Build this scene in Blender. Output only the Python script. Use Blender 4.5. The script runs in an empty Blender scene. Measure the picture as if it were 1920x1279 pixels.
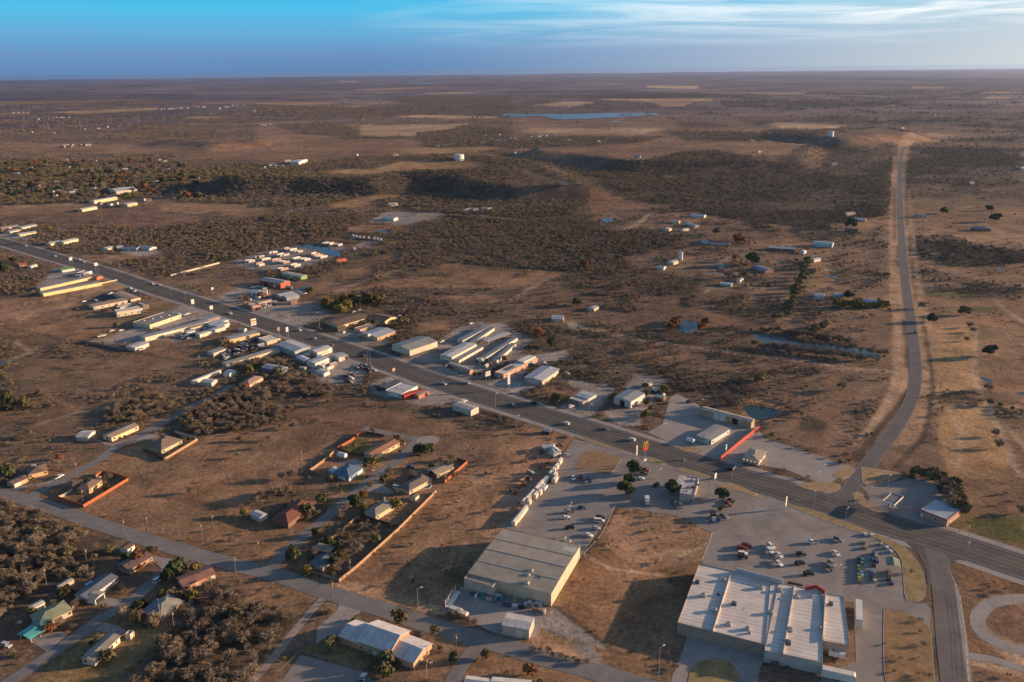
import bpy, math, random
import numpy as np
from mathutils import Vector, Matrix, geometry
random.seed(7); rng = np.random.default_rng(7)
C = bpy.context.scene.collection
S = bpy.context.scene

# ---------------------------------------------------------------- camera, sky, sun, exposure
F = 1510.0; YH = 132.0; ROLL = math.atan(22/1920); H = 220.0
TH = math.atan((639.5-YH)/F)
cam_d = bpy.data.cameras.new('camera'); cam = bpy.data.objects.new('camera', cam_d); C.objects.link(cam)
cam_d.sensor_width = 36; cam_d.lens = F/1920*36; cam_d.clip_start = 1; cam_d.clip_end = 300000
CM = Matrix.Rotation(math.pi/2-TH, 4, 'X') @ Matrix.Rotation(-ROLL, 4, 'Z')
cam.matrix_world = Matrix.Translation((0, 0, H)) @ CM
S.camera = cam
SUN_AZ = math.radians(81); SUN_EL = math.radians(10.0)
sl = bpy.data.lights.new('sun', 'SUN'); sl.energy = 5.0; sl.angle = math.radians(0.6); sl.color = (1, .69, .43)
so = bpy.data.objects.new('sun', sl); C.objects.link(so)
sd = Vector((math.sin(SUN_AZ)*math.cos(SUN_EL), math.cos(SUN_AZ)*math.cos(SUN_EL), math.sin(SUN_EL)))
so.rotation_euler = sd.to_track_quat('Z', 'Y').to_euler(); so.location = (600, 100, 400)
S.view_settings.view_transform = 'Standard'; S.view_settings.look = 'None'; S.view_settings.gamma = 1
S.view_settings.exposure = 0.92
HAZE_D = 1.8e-5
S.cycles.use_denoising = True
S.cycles.max_bounces = 5; S.cycles.diffuse_bounces = 3; S.cycles.volume_bounces = 0
S.cycles.sample_clamp_indirect = 4; S.cycles.sample_clamp_direct = 4

def world():
    w = bpy.data.worlds.new('World'); S.world = w; w.use_nodes = True
    n = w.node_tree.nodes; l = w.node_tree.links; n.clear()
    out = n.new('ShaderNodeOutputWorld'); bg = n.new('ShaderNodeBackground'); l.new(bg.outputs[0], out.inputs[0])
    sky = n.new('ShaderNodeTexSky'); sky.sky_type = 'NISHITA'; sky.sun_disc = False
    sky.sun_elevation = SUN_EL; sky.sun_rotation = SUN_AZ; sky.altitude = 300; sky.dust_density = 1.5; sky.ozone_density = 2.5
    tc = n.new('ShaderNodeTexCoord'); sep = n.new('ShaderNodeSeparateXYZ'); l.new(tc.outputs['Generated'], sep.inputs[0])
    def M(op, a, b=None, c=None, clamp=False):
        m = n.new('ShaderNodeMath'); m.operation = op; m.use_clamp = clamp
        for i, v in enumerate((a, b, c)):
            if v is None: continue
            if isinstance(v, (int, float)): m.inputs[i].default_value = v
            else: l.new(v, m.inputs[i])
        return m.outputs[0]
    def MIX(f, a, b):
        m = n.new('ShaderNodeMix'); m.data_type = 'RGBA'
        if isinstance(f, (int, float)): m.inputs[0].default_value = f
        else: l.new(f, m.inputs[0])
        for i, v in ((6, a), (7, b)):
            if isinstance(v, tuple): m.inputs[i].default_value = (*v, 1)
            else: l.new(v, m.inputs[i])
        return m.outputs[2]
    z = sep.outputs[2]; x = sep.outputs[0]; y = sep.outputs[1]
    cr = n.new('ShaderNodeValToRGB'); e = cr.color_ramp.elements
    l.new(M('MULTIPLY', z, 6.0, clamp=True), cr.inputs[0])     # 0..~9.6 degrees
    stops = [(0.0, (.10, .20, .37)), (.12, (.12, .24, .44)), (.26, (.11, .34, .56)), (.40, (.07, .42, .66)), (.58, (.012, .36, .66)), (1, (.03, .22, .55))]
    e[0].position, e[0].color = stops[0][0], (*stops[0][1], 1); e[1].position, e[1].color = stops[-1][0], (*stops[-1][1], 1)
    for p, c in stops[1:-1]:
        q = e.new(p); q.color = (*c, 1)
    # whitening towards the sun's side of the sky (the right of the view)
    az = M('ARCTAN2', x, y)
    side = M('MULTIPLY_ADD', az, 1.05, 0.17, clamp=True)
    side = M('POWER', side, 1.5)
    low = M('MULTIPLY_ADD', z, -4.0, 1.0, clamp=True)
    wf = M('MULTIPLY', M('MULTIPLY', side, low), 1.15, clamp=True)
    grad = MIX(wf, cr.outputs[0], (.66, .68, .64))
    # thin cirrus on a plane far above
    zz = M('ADD', z, 0.035)
    cx = M('DIVIDE', x, zz); cy = M('DIVIDE', y, zz)
    comb = n.new('ShaderNodeCombineXYZ'); l.new(cx, comb.inputs[0]); l.new(cy, comb.inputs[1])
    mp = n.new('ShaderNodeMapping'); l.new(comb.outputs[0], mp.inputs[0]); mp.inputs['Scale'].default_value = (.34, .52, 1); mp.inputs['Rotation'].default_value = (0, 0, .35)
    n1 = n.new('ShaderNodeTexNoise'); n1.inputs['Scale'].default_value = .75; n1.inputs['Detail'].default_value = 9; n1.inputs['Roughness'].default_value = .58; n1.inputs['Distortion'].default_value = 1.6
    l.new(mp.outputs[0], n1.inputs['Vector'])
    n2 = n.new('ShaderNodeTexNoise'); n2.inputs['Scale'].default_value = .16; n2.inputs['Detail'].default_value = 3
    l.new(mp.outputs[0], n2.inputs['Vector'])
    cl = M('MULTIPLY', M('MULTIPLY_ADD', n1.outputs[0], 4.6, -1.85, clamp=True), M('MULTIPLY_ADD', n2.outputs[0], 4.0, -1.15, clamp=True))
    up = M('MULTIPLY_ADD', z, 26.0, -0.55, clamp=True)
    azf = M('MULTIPLY_ADD', az, 2.6, .48, clamp=True)
    cl = M('MULTIPLY', M('MULTIPLY', cl, up), azf, clamp=True)
    cloudy = MIX(M('MULTIPLY', cl, .85), grad, (.95, .94, .92))
    # above ~12 degrees the physical sky takes over (it lights the land)
    bgs = n.new('ShaderNodeVectorMath'); bgs.operation = 'SCALE'; l.new(sky.outputs[0], bgs.inputs[0]); bgs.inputs['Scale'].default_value = 0.10
    scl = n.new('ShaderNodeVectorMath'); scl.operation = 'SCALE'; l.new(cloudy, scl.inputs[0]); scl.inputs['Scale'].default_value = 0.66
    t = M('MULTIPLY_ADD', z, 8.0, -1.0, clamp=True)
    fin = MIX(t, scl.outputs[0], bgs.outputs[0])
    l.new(fin, bg.inputs[0]); bg.inputs[1].default_value = 1.0
world()

# ---------------------------------------------------------------- pixels of the photograph <-> points on the land
TL = {'0': (0, 0, 1), 'N1': (0, 880, 3.206), 'N2': (480, 880, 3.206), 'N3': (960, 880, 3.206), 'N4': (1440, 880, 3.206),
      'M1': (0, 600, 4.2625), 'M2': (400, 600, 4.2625), 'M3': (800, 600, 4.2625), 'M4': (1200, 600, 4.2625), 'M5': (1520, 600, 4.2625),
      'F1': (0, 380, 5.328), 'F2': (300, 380, 5.328), 'F3': (600, 380, 5.328), 'F4': (900, 380, 5.328), 'F5': (1200, 380, 5.328), 'F6': (1560, 380, 5.328),
      'D1': (0, 120, 4), 'D2': (480, 120, 4), 'D3': (960, 120, 4), 'D4': (1440, 120, 4),
      'G1': (1140, 820, 6.393), 'G2': (1560, 880, 6.393), 'G3': (1560, 980, 10.656), 'G4': (1270, 740, 7.992), 'G5': (920, 780, 6.393),
      'G6': (560, 580, 6.393), 'G7': (800, 590, 6.393), 'G8': (130, 480, 6.393), 'P1': (380, 520, 6.393), 'P2': (440, 780, 6.393),
      'P3': (680, 790, 8.7), 'P4': (0, 860, 7.385), 'P5': (0, 1060, 6.839), 'P6': (200, 980, 6.839), 'P7': (1360, 980, 7.992),
      'P8': (420, 450, 7.992), 'S1': (820, 960, 6.393), 'S2': (1240, 1020, 4.8), 'S3': (600, 1120, 8)}
def tp(t, x, y):
    o = TL[t]; return (o[0]+x/o[2], o[1]+y/o[2])
def tps(t, pts): return [tp(t, *p) for p in pts]
CM3 = np.array(CM.to_3x3()); CML = CM3.tolist()
def atz(px, py, z=0.0):
    x = px-960; y = 639.5-py; v = (x, y, -F)
    d = [sum(CML[i][j]*v[j] for j in range(3)) for i in range(3)]
    t = (z-H)/d[2]
    return Vector((d[0]*t, d[1]*t, z))
def proj(x, y, z):
    v = np.stack([x, y, z-H], -1) @ CM3
    d = -v[..., 2]; d = np.where(d < 1, 1, d)
    return 960+F*v[..., 0]/d, 639.5-F*v[..., 1]/d

def vnoise(x, y, s, seed=0):
    x = np.asarray(x)/s; y = np.asarray(y)/s
    xi = np.floor(x).astype(np.int64); yi = np.floor(y).astype(np.int64)
    fx = x-xi; fy = y-yi; fx = fx*fx*(3-2*fx); fy = fy*fy*(3-2*fy)
    def h(a, b):
        k = (a*374761393+b*668265263+seed*974711) & 0xffffffff
        k = ((k ^ (k >> 13))*1274126177) & 0xffffffff
        return ((k ^ (k >> 16)) & 0xffff)/65535.0
    return (h(xi, yi)*(1-fx)+h(xi+1, yi)*fx)*(1-fy)+(h(xi, yi+1)*(1-fx)+h(xi+1, yi+1)*fx)*fy
def fnoise(x, y, s, seed=0, o=4):
    r = 0; a = 1; t = 0
    for i in range(o): r = r+a*vnoise(x, y, s/2**i, seed+i); t += a; a *= .55
    return r/t
def pip(px, py, poly):
    P = np.array(poly); m = np.zeros(px.shape, bool)
    bb = (px >= P[:, 0].min()) & (px <= P[:, 0].max()) & (py >= P[:, 1].min()) & (py <= P[:, 1].max())
    if not bb.any(): return m
    x = px[bb]; y = py[bb]; r = np.zeros(x.shape, bool)
    for i in range(len(P)):
        x1, y1 = P[i]; x2, y2 = P[i-1]
        if y1 == y2: continue
        c = ((y1 > y) != (y2 > y)) & (x < (x2-x1)*(y-y1)/(y2-y1)+x1)
        r ^= c
    m[bb] = r; return m
def segdist(x, y, pts, w):
    d = np.full(x.shape, 1e9); P = np.array(pts); k = 0
    bb = (x > P[:, 0].min()-w) & (x < P[:, 0].max()+w) & (y > P[:, 1].min()-w) & (y < P[:, 1].max()+w)
    xs = x[bb]; ys = y[bb]; dd = np.full(xs.shape, 1e9)
    for i in range(len(P)-1):
        a = P[i]; b = P[i+1]; ab = b-a; L = (ab**2).sum()
        t = np.clip(((xs-a[0])*ab[0]+(ys-a[1])*ab[1])/L, 0, 1)
        dd = np.minimum(dd, np.hypot(xs-a[0]-t*ab[0], ys-a[1]-t*ab[1]))
    d[bb] = dd; return d

# mesas and ridges (top outline as pixels at the height of the top, height, width of the slope)
HILLS = [([(430, 332), (480, 322), (600, 316), (700, 300), (760, 294), (930, 295), (1010, 308), (1090, 352), (1010, 352), (900, 338), (860, 326), (760, 324), (690, 335), (560, 333), (470, 337)], 24, 75),
         ([(1010, 276), (1060, 272), (1180, 262), (1400, 262), (1520, 272), (1480, 296), (1300, 300), (1200, 302), (1150, 296), (1080, 287), (1020, 284)], 20, 70),
         ([(1470, 249), (1640, 240), (1700, 248), (1580, 256)], 26, 110),
         ([(330, 262), (420, 258), (470, 263), (400, 268)], 16, 120)]
HW = []
for poly, h, w in HILLS:
    P = [tuple(atz(a, b, h)[:2]) for a, b in poly]
    HW.append((P, h, w))
def hgt(x, y):
    x = np.asarray(x, float); y = np.asarray(y, float); z = np.zeros(x.shape)
    far = y > 1450
    if not far.any(): return z
    xs = x[far]; ys = y[far]; zs = np.zeros(xs.shape)
    for P, h, w in HW:
        d = segdist(xs, ys, P+[P[0]], w*2); ins = pip(xs, ys, P)
        wob = w*(.7+.8*fnoise(xs, ys, 160, 5, 3))
        t = np.where(ins, 1.0, np.clip(1-d/wob, 0, 1)); t = t*t*(3-2*t)
        zs = np.maximum(zs, t*h*(.85+.3*vnoise(xs, ys, 120, 9)))
    roll = np.clip((ys-5000)/6000, 0, 1)*60*(fnoise(xs, ys, 3500, 31, 3)-.5)
    z[far] = zs+np.maximum(roll, -12)
    return z
def at(px, py, dz=0.0):
    p = atz(px, py, 0)
    if p.y > 1450:
        o = Vector((0, 0, H)); d = (p-o); L = d.length; d /= L; lo = L*.72
        ts = np.arange(lo, L+5, 4.0); X = o.x+d.x*ts; Y = o.y+d.y*ts; Z = o.z+d.z*ts
        hh = hgt(X, Y); k = np.nonzero(Z <= hh)[0]
        if len(k): p = Vector((X[k[0]], Y[k[0]], hh[k[0]]))
    p.z += dz
    return p
# ---------------------------------------------------------------- land cover, painted in this order
# class: colour, bush density 0..1, green share
CLS = {'scrub': ((.185, .122, .080), .34, .10), 'brush': ((.145, .102, .070), .85, .12), 'forest': ((.115, .083, .058), .95, .22),
       'thick': ((.115, .084, .056), 1.0, .08), 'rough': ((.165, .108, .070), .30, .06), 'grass': ((.245, .150, .088), .045, .1), 'lawn': ((.215, .150, .070), 0, 0), 'green': ((.125, .115, .040), 0, 0),
       'field': ((.350, .215, .108), 0, 0), 'pale': ((.400, .265, .160), 0, 0), 'dirt': ((.300, .178, .110), .015, 0), 'plow': ((.195, .120, .078), .12, 0),
       'gravel': ((.275, .238, .212), 0, 0), 'conc': ((.33, .29, .26), 0, 0), 'track': ((.380, .265, .180), 0, 0), 'verge': ((.340, .215, .130), 0, 0),
       'dark': ((.085, .060, .042), .10, .2), 'town': ((.120, .088, .060), 1.0, .45), 'olive': ((.150, .120, .060), .8, .75), 'red': ((.250, .145, .092), .10, 0),
       'weed': ((.210, .124, .070), .07, .1), 'sparse': ((.185, .120, .078), .52, .12)}
LC = []
def lc(c, t, *pts, soft=1.0): LC.append((c, tps(t, pts), soft))
# far plain
lc('scrub', '0', (-900, 133), (2900, 133), (2900, 245), (-900, 260), soft=0)
lc('pale', '0', (1210, 160), (1310, 161), (1312, 167), (1212, 165)); lc('pale', '0', (1315, 173), (1508, 174), (1508, 177), (1440, 177)); lc('pale', '0', (1125, 185), (1272, 186), (1272, 190), (1130, 188))
lc('field', '0', (1225, 193), (1300, 192), (1285, 200), (1240, 200)); lc('pale', '0', (1060, 190), (1122, 192), (1072, 200), (992, 199)); lc('field', '0', (1200, 187), (1340, 185), (1330, 190), (1210, 191))
lc('pale', 'D4', (440, 295), (700, 293), (930, 298), (950, 315), (700, 312), (450, 322)); lc('field', 'D4', (1080, 165), (1330, 170), (1320, 185), (1090, 185)); lc('field', 'D4', (1630, 245), (1800, 245), (1820, 262), (1640, 262))
lc('field', 'D4', (1600, 210), (1918, 212), (1918, 220), (1610, 220)); lc('grass', 'D4', (1680, 340), (1918, 335), (1918, 375), (1700, 378)); lc('sparse', 'D4', (1200, 320), (1700, 318), (1650, 350), (1180, 340))
lc('pale', 'D2', (380, 330), (860, 310), (700, 335), (400, 345)); lc('grass', 'D2', (360, 245), (830, 245), (1200, 290), (900, 300), (0, 302), (0, 285)); lc('pale', 'D2', (780, 385), (1250, 382), (1800, 395), (1790, 408), (1250, 405))
lc('pale', 'D2', (1270, 215), (1600, 210), (1640, 220), (1300, 226)); lc('pale', 'D2', (620, 125), (760, 128), (750, 136), (630, 136)); lc('field', 'D2', (740, 195), (1280, 172), (1290, 182), (760, 200))
lc('pale', 'D1', (0, 365), (230, 360), (210, 374), (0, 374)); lc('field', 'D1', (330, 362), (1180, 325), (1190, 345), (640, 375)); lc('field', 'D1', (1150, 435), (1480, 390), (1800, 390), (1500, 420), (1180, 445)); lc('grass', 'D1', (1200, 300), (1918, 270), (1918, 330), (1500, 330))
lc('sparse', 'D1', (0, 170), (700, 150), (1900, 120), (1900, 150), (700, 200), (0, 205)); lc('sparse', 'D1', (0, 380), (900, 380), (1918, 440), (1918, 500), (900, 560), (0, 560))
lc('brush', 'D1', (0, 205), (1000, 215), (1500, 250), (1000, 290), (0, 310)); lc('brush', '0', (960, 165), (1200, 170), (1400, 182), (1100, 186), (950, 180)); lc('brush', '0', (1350, 190), (1700, 192), (1650, 200), (1360, 202)); lc('brush', '0', (700, 176), (960, 178), (960, 200), (780, 196))
# middle plains
lc('grass', 'D1', (0, 560), (600, 520), (1918, 560), (1918, 690), (1300, 720), (900, 690), (480, 640), (0, 660)); lc('sparse', 'D1', (0, 520), (700, 500), (1918, 480), (1918, 600), (900, 610), (0, 580)); lc('brush', 'D1', (1050, 510), (1300, 490), (1650, 500), (1620, 545), (1200, 545))
lc('brush', 'D1', (480, 680), (900, 670), (1400, 690), (1300, 720), (1000, 740), (600, 740)); lc('grass', 'D2', (0, 560), (1300, 560), (1640, 640), (1400, 690), (300, 740), (0, 720)); lc('grass', 'D2', (0, 430), (480, 430), (900, 470), (600, 560), (0, 540))
lc('brush', 'D2', (0, 310), (900, 330), (1900, 300), (1900, 385), (1250, 380), (850, 400), (300, 420), (0, 420)); lc('pale', 'D2', (780, 460), (1600, 450), (1400, 500), (1180, 545), (780, 545)); lc('field', 'D2', (0, 290), (360, 285), (600, 300), (350, 310), (0, 302))
lc('brush', 'D2', (150, 450), (600, 430), (760, 500), (700, 545), (300, 520)); lc('brush', 'D2', (1200, 520), (1700, 470), (1918, 500), (1918, 700), (1600, 640), (1250, 620)); lc('field', 'D2', (1000, 640), (1200, 625), (1800, 620), (1900, 640), (1300, 680))
lc('grass', 'D3', (0, 390), (1150, 385), (1918, 380), (1918, 520), (1400, 560), (900, 540), (0, 540)); lc('pale', 'D3', (200, 480), (1140, 485), (1000, 525), (250, 522), (0, 500)); lc('brush', 'D3', (0, 560), (500, 540), (1150, 550), (900, 600), (400, 620), (0, 640))
lc('sparse', 'D3', (1150, 400), (1918, 380), (1918, 480), (1300, 480)); lc('grass', 'D3', (380, 640), (700, 620), (960, 600), (1250, 580), (1918, 580), (1918, 680), (1640, 730), (1500, 650), (1250, 660), (1200, 710), (900, 720), (760, 690), (500, 670)); lc('brush', 'D3', (1150, 500), (1500, 510), (1918, 520), (1918, 580), (1300, 580))
lc('pale', 'D4', (0, 445), (300, 445), (610, 465), (500, 488), (100, 480)); lc('sparse', 'D4', (0, 340), (1918, 380), (1918, 480), (0, 440)); lc('grass', 'D4', (660, 530), (900, 540), (960, 585), (750, 570)); lc('brush', 'D4', (300, 600), (940, 600), (930, 960), (0, 1000), (0, 740), (180, 640))
lc('grass', 'D4', (0, 590), (320, 595), (180, 650), (150, 700), (0, 730)); lc('brush', 'D4', (1060, 600), (1918, 540), (1918, 900), (1100, 890)); lc('rough', 'D4', (1080, 900), (1918, 910), (1918, 1060), (1100, 1080)); lc('sparse', 'D4', (1290, 580), (1500, 560), (1918, 600), (1918, 640), (1400, 640))
# woods of the mesa and behind
lc('forest', '0', (325, 352), (480, 318), (560, 318), (620, 300), (700, 292), (860, 290), (1000, 300), (1100, 322), (1160, 302), (1230, 300), (1280, 284), (1340, 282), (1440, 300), (1560, 330), (1672, 340), (1672, 400), (1600, 420), (1500, 415), (1380, 412), (1300, 396), (1240, 400), (1130, 370), (1090, 398), (960, 422), (790, 400), (700, 378), (600, 385), (480, 392), (400, 395), (320, 375))
lc('field', 'D2', (480, 812), (620, 790), (850, 790), (1100, 731), (1650, 726), (1790, 755), (1560, 795), (1100, 802), (850, 842), (500, 822), soft=.2)
lc('field', 'D2', (540, 1052), (850, 985), (1050, 975), (1180, 985), (930, 1022), (760, 1087), (560, 1072), soft=.2); lc('sparse', 'D3', (0, 770), (150, 800), (500, 930), (640, 960), (600, 1010), (300, 1000), (0, 960)); lc('red', 'D3', (560, 1010), (800, 1000), (1000, 1030), (1280, 1060), (1100, 1090), (760, 1090), (620, 1120)); lc('pale', 'D3', (1110, 838), (1260, 840), (1200, 855), (1120, 850))
lc('dark', 'D3', (40, 765), (150, 790), (650, 945), (600, 945), (300, 870)); lc('town', '0', (-700, 296), (100, 298), (200, 322), (350, 320), (480, 306), (580, 316), (480, 335), (330, 356), (300, 372), (180, 378), (0, 386), (-700, 400))
lc('grass', 'D1', (1270, 700), (1918, 690), (1918, 712), (1500, 715), (1300, 725)); lc('grass', 'D1', (0, 1060), (600, 1055), (720, 1085), (500, 1100), (0, 1105))
# the belt north of the highway
lc('plow', 'F1', (250, 170), (400, 110), (1100, 60), (1700, 70), (2060, 110), (1918, 190), (1600, 210), (1200, 290), (900, 330), (600, 200)); lc('dirt', 'F2', (0, 20), (300, 0), (700, 10), (960, 30), (760, 70), (400, 105), (0, 90)); lc('grass', 'F2', (700, 60), (1200, 40), (1150, 110), (850, 160), (620, 120))
lc('plow', 'F2', (0, 90), (300, 110), (560, 110), (420, 190), (150, 230), (0, 260)); lc('brush', 'F1', (600, 250), (1150, 230), (1700, 270), (1918, 330), (1918, 620), (1700, 740), (1550, 740), (1100, 600), (900, 500), (400, 400), (350, 330)); lc('dirt', 'F1', (780, 510), (1080, 520), (1500, 530), (1300, 560), (950, 590), (840, 550)); lc('sparse', 'F1', (800, 370), (1150, 380), (1100, 480), (700, 450))
lc('forest', 'F2', (0, 330), (200, 240), (700, 200), (1100, 130), (1918, 60), (1918, 340), (1350, 390), (800, 560), (500, 600), (100, 720), (0, 740)); lc('brush', 'F2', (0, 480), (300, 400), (500, 590), (100, 760), (0, 780))
lc('brush', 'F3', (0, 100), (700, 60), (560, 190), (250, 240), (0, 330)); lc('brush', 'F3', (880, 220), (1918, 160), (1918, 640), (1300, 600), (900, 560), (830, 430), (860, 300)); lc('dirt', 'F3', (230, 260), (420, 220), (880, 220), (700, 270), (520, 300), (300, 290)); lc('gravel', 'F3', (480, 195), (640, 100), (760, 85), (1240, 120), (1100, 175), (860, 225), (700, 215), soft=.3)
lc('grass', 'F3', (0, 740), (300, 600), (850, 480), (760, 560), (500, 700), (0, 900)); lc('brush', 'F3', (0, 590), (300, 560), (500, 520), (250, 620), (0, 720)); lc('sparse', 'F3', (0, 330), (900, 380), (820, 470), (400, 500), (0, 480))
lc('grass', 'F3', (160, 880), (700, 760), (1300, 600), (1918, 650), (2500, 690), (2480, 760), (2100, 860), (1500, 860), (900, 840), (500, 860), (300, 930), (0, 960), (0, 880)); lc('dirt', 'F3', (680, 760), (700, 700), (900, 660), (960, 650), (800, 740)); lc('sparse', 'F3', (350, 760), (800, 650), (1200, 640), (1250, 740), (900, 760))
lc('brush', 'F4', (0, 150), (900, 100), (1300, 260), (1918, 250), (1900, 420), (1500, 480), (1400, 600), (900, 600), (0, 600)); lc('forest', 'F4', (600, 400), (900, 250), (1300, 280), (1918, 300), (1900, 440), (1600, 520), (1350, 590), (1000, 580)); lc('forest', 'F4', (500, 60), (1000, 90), (900, 130), (560, 130))
lc('sparse', 'F4', (620, 760), (1400, 720), (1918, 700), (1918, 1279), (400, 1279), (150, 1050), (400, 900)); lc('sparse', 'F5', (100, 560), (300, 450), (700, 420), (1300, 440), (1650, 500), (1560, 700), (1400, 780), (1200, 850), (1000, 1000), (500, 900), (450, 700), (800, 640), (200, 600)); lc('plow', 'F5', (0, 900), (450, 940), (440, 1040), (800, 1110), (1300, 1140), (1200, 1279), (0, 1279))
lc('sparse', 'F5', (640, 170), (1200, 200), (1500, 300), (1200, 380), (900, 330), (560, 240)); lc('brush', 'F5', (1300, 0), (1918, 0), (1918, 400), (1600, 380), (1500, 230), (1000, 180)); lc('forest', 'F5', (0, 270), (250, 280), (500, 330), (400, 400), (200, 480), (0, 500)); lc('sparse', 'F5', (450, 930), (600, 860), (1000, 830), (1300, 860), (1200, 950), (900, 1060), (450, 1030))
lc('sparse', 'F5', (900, 950), (1300, 860), (1560, 720), (1600, 900), (1450, 1100), (1000, 1050)); lc('olive', 'F5', (1640, 560), (1720, 600), (1740, 700), (1640, 880), (1560, 960), (1500, 1100), (1380, 1180), (1430, 1020), (1520, 900), (1580, 740), (1600, 620))
lc('sparse', 'F6', (0, 280), (600, 280), (600, 900), (0, 900)); lc('rough', 'F6', (150, 620), (520, 600), (540, 720), (200, 700)); lc('grass', 'F6', (820, 130), (1400, 140), (1918, 200), (1918, 300), (1500, 280), (830, 240)); lc('forest', 'F6', (820, 340), (1200, 330), (1500, 440), (1918, 470), (1918, 600), (1400, 640), (1000, 600), (820, 560)); lc('sparse', 'F6', (820, 640), (1300, 700), (1918, 850), (1918, 960), (880, 950), (800, 760))
lc('green', 'F6', (960, 890), (1250, 890), (1500, 920), (1300, 950), (980, 930)); lc('brush', 'F6', (1350, 800), (1918, 860), (1918, 930), (1400, 900)); lc('olive', 'F6', (0, 990), (560, 990), (600, 1060), (0, 1060)); lc('rough', 'F6', (0, 1100), (640, 1080), (700, 1279), (0, 1279))
# golf course and right side
lc('grass', '0', (1738, 560), (2600, 560), (2600, 1060), (1920, 1030), (1800, 990), (1790, 960), (1790, 900), (1765, 850), (1762, 790), (1740, 700)); lc('field', 'M5', (980, 60), (1300, 20), (1320, 560), (1050, 600), (1000, 350)); lc('field', 'M5', (1050, 720), (1400, 680), (1560, 1000), (1600, 1279), (1120, 1279), (1050, 1000)); lc('green', '0', (1790, 574), (1812, 571), (1880, 578), (1820, 584))
lc('sparse', 'M5', (1000, 560), (1705, 580), (1705, 690), (1000, 690)); lc('sparse', 'M5', (1450, 700), (1705, 720), (1705, 900), (1550, 860)); lc('lawn', '0', (1790, 965), (1920, 960), (2100, 990), (2100, 1060), (1920, 1032), (1800, 992), (1788, 985)); lc('green', 'G2', (1600, 620), (2300, 560), (2400, 900), (1900, 860), (1740, 740), (1690, 680))
# between the rural road and the highway
lc('sparse', '0', (1200, 640), (1690, 640), (1690, 760), (1600, 860), (1500, 830), (1480, 790), (1200, 700)); lc('brush', 'M4', (0, 130), (500, 150), (800, 190), (1100, 260), (1705, 330), (1705, 380), (1000, 300), (0, 180)); lc('brush', 'M4', (480, 60), (800, 60), (1300, 140), (1700, 180), (1705, 200), (1250, 180), (900, 120)); lc('sparse', 'M4', (0, 240), (900, 260), (1300, 420), (1705, 450), (1705, 700), (1300, 700), (1000, 600), (0, 400))
lc('brush', 'M4', (0, 330), (200, 380), (600, 400), (1000, 470), (1080, 560), (850, 640), (700, 690), (480, 640), (250, 560), (0, 480)); lc('brush', 'M4', (1050, 600), (1250, 680), (1300, 760), (1200, 800), (1000, 860), (930, 800), (1150, 760), (1100, 660)); lc('plow', 'M4', (1300, 700), (1705, 650), (1705, 1000), (1640, 1120), (1200, 960), (1000, 900), (1250, 800)); lc('dark', 'M4', (1260, 860), (1290, 780), (1380, 760), (1500, 850), (1460, 890), (1300, 885), soft=.3)
lc('brush', 'M3', (1040, 380), (1090, 250), (1080, 150), (1250, 90), (1500, 130), (1705, 200), (1705, 520), (1500, 490), (1250, 430)); lc('brush', 'M3', (300, 0), (900, 30), (1150, 80), (1200, 130), (900, 110), (620, 60)); lc('sparse', 'M3', (1100, 0), (1705, 0), (1705, 120), (1300, 70)); lc('olive', 'F3', (0, 960), (250, 900), (420, 960), (600, 960), (620, 1050), (400, 1080), (250, 1130), (0, 1060))
lc('brush', 'F3', (380, 880), (1000, 850), (1918, 900), (1918, 1200), (1400, 1180), (1000, 1150), (900, 1100), (600, 1040)); lc('red', 'F3', (1000, 920), (1800, 920), (1900, 990), (1300, 990)); lc('dirt', 'F3', (1000, 1200), (1450, 1190), (1300, 1279), (950, 1279))
# south of the highway
lc('plow', '0', (-600, 500), (60, 540), (130, 545), (165, 560), (150, 640), (330, 660), (400, 700), (0, 880), (-600, 900)); lc('brush', '0', (-600, 470), (0, 480), (60, 490), (110, 512), (80, 530), (70, 552), (0, 562), (-600, 570)); lc('dirt', 'F1', (0, 990), (400, 960), (450, 920), (600, 890), (1150, 790), (1300, 830), (1100, 870), (850, 950), (700, 1060), (400, 1070), (200, 1200), (0, 1150)); lc('verge', 'F1', (420, 910), (1150, 780), (1400, 860), (1150, 870), (850, 940), (600, 900))
lc('weed', '0', (0, 600), (160, 600), (240, 640), (140, 650), (0, 622)); lc('sparse', '0', (-400, 615), (60, 628), (200, 640), (350, 680), (340, 700), (190, 770), (110, 800), (60, 850), (-400, 900)); lc('red', 'M1', (0, 80), (700, 250), (1500, 330), (1100, 600), (600, 700), (0, 620)); lc('brush', '0', (-600, 690), (60, 700), (66, 770), (-600, 800)); lc('sparse', '0', (-500, 560), (0, 610), (0, 900), (-500, 900))
lc('rough', '0', (-400, 615), (60, 628), (200, 640), (350, 680), (370, 700), (250, 745), (190, 770), (150, 800), (60, 850), (20, 880), (-400, 900)); lc('sparse', 'M1', (0, 940), (250, 960), (420, 990), (200, 1100), (0, 1180)); lc('brush', '0', (-600, 690), (30, 700), (40, 770), (-600, 800))
lc('grass', '0', (80, 905), (200, 850), (300, 822), (520, 790), (600, 745), (700, 745), (900, 800), (1000, 805), (1060, 830), (1060, 860), (960, 990), (850, 1150), (700, 1110), (500, 1070), (250, 1010), (60, 945)); lc('sparse', 'M2', (1200, 620), (1705, 650), (1705, 800), (1500, 760), (1200, 700)); lc('brush', 'M3', (0, 700), (200, 740), (420, 770), (700, 830), (680, 880), (450, 880), (250, 830), (0, 780)); lc('plow', '0', (520, 760), (640, 745), (760, 790), (940, 810), (930, 860), (860, 900), (700, 800), (560, 850))
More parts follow.
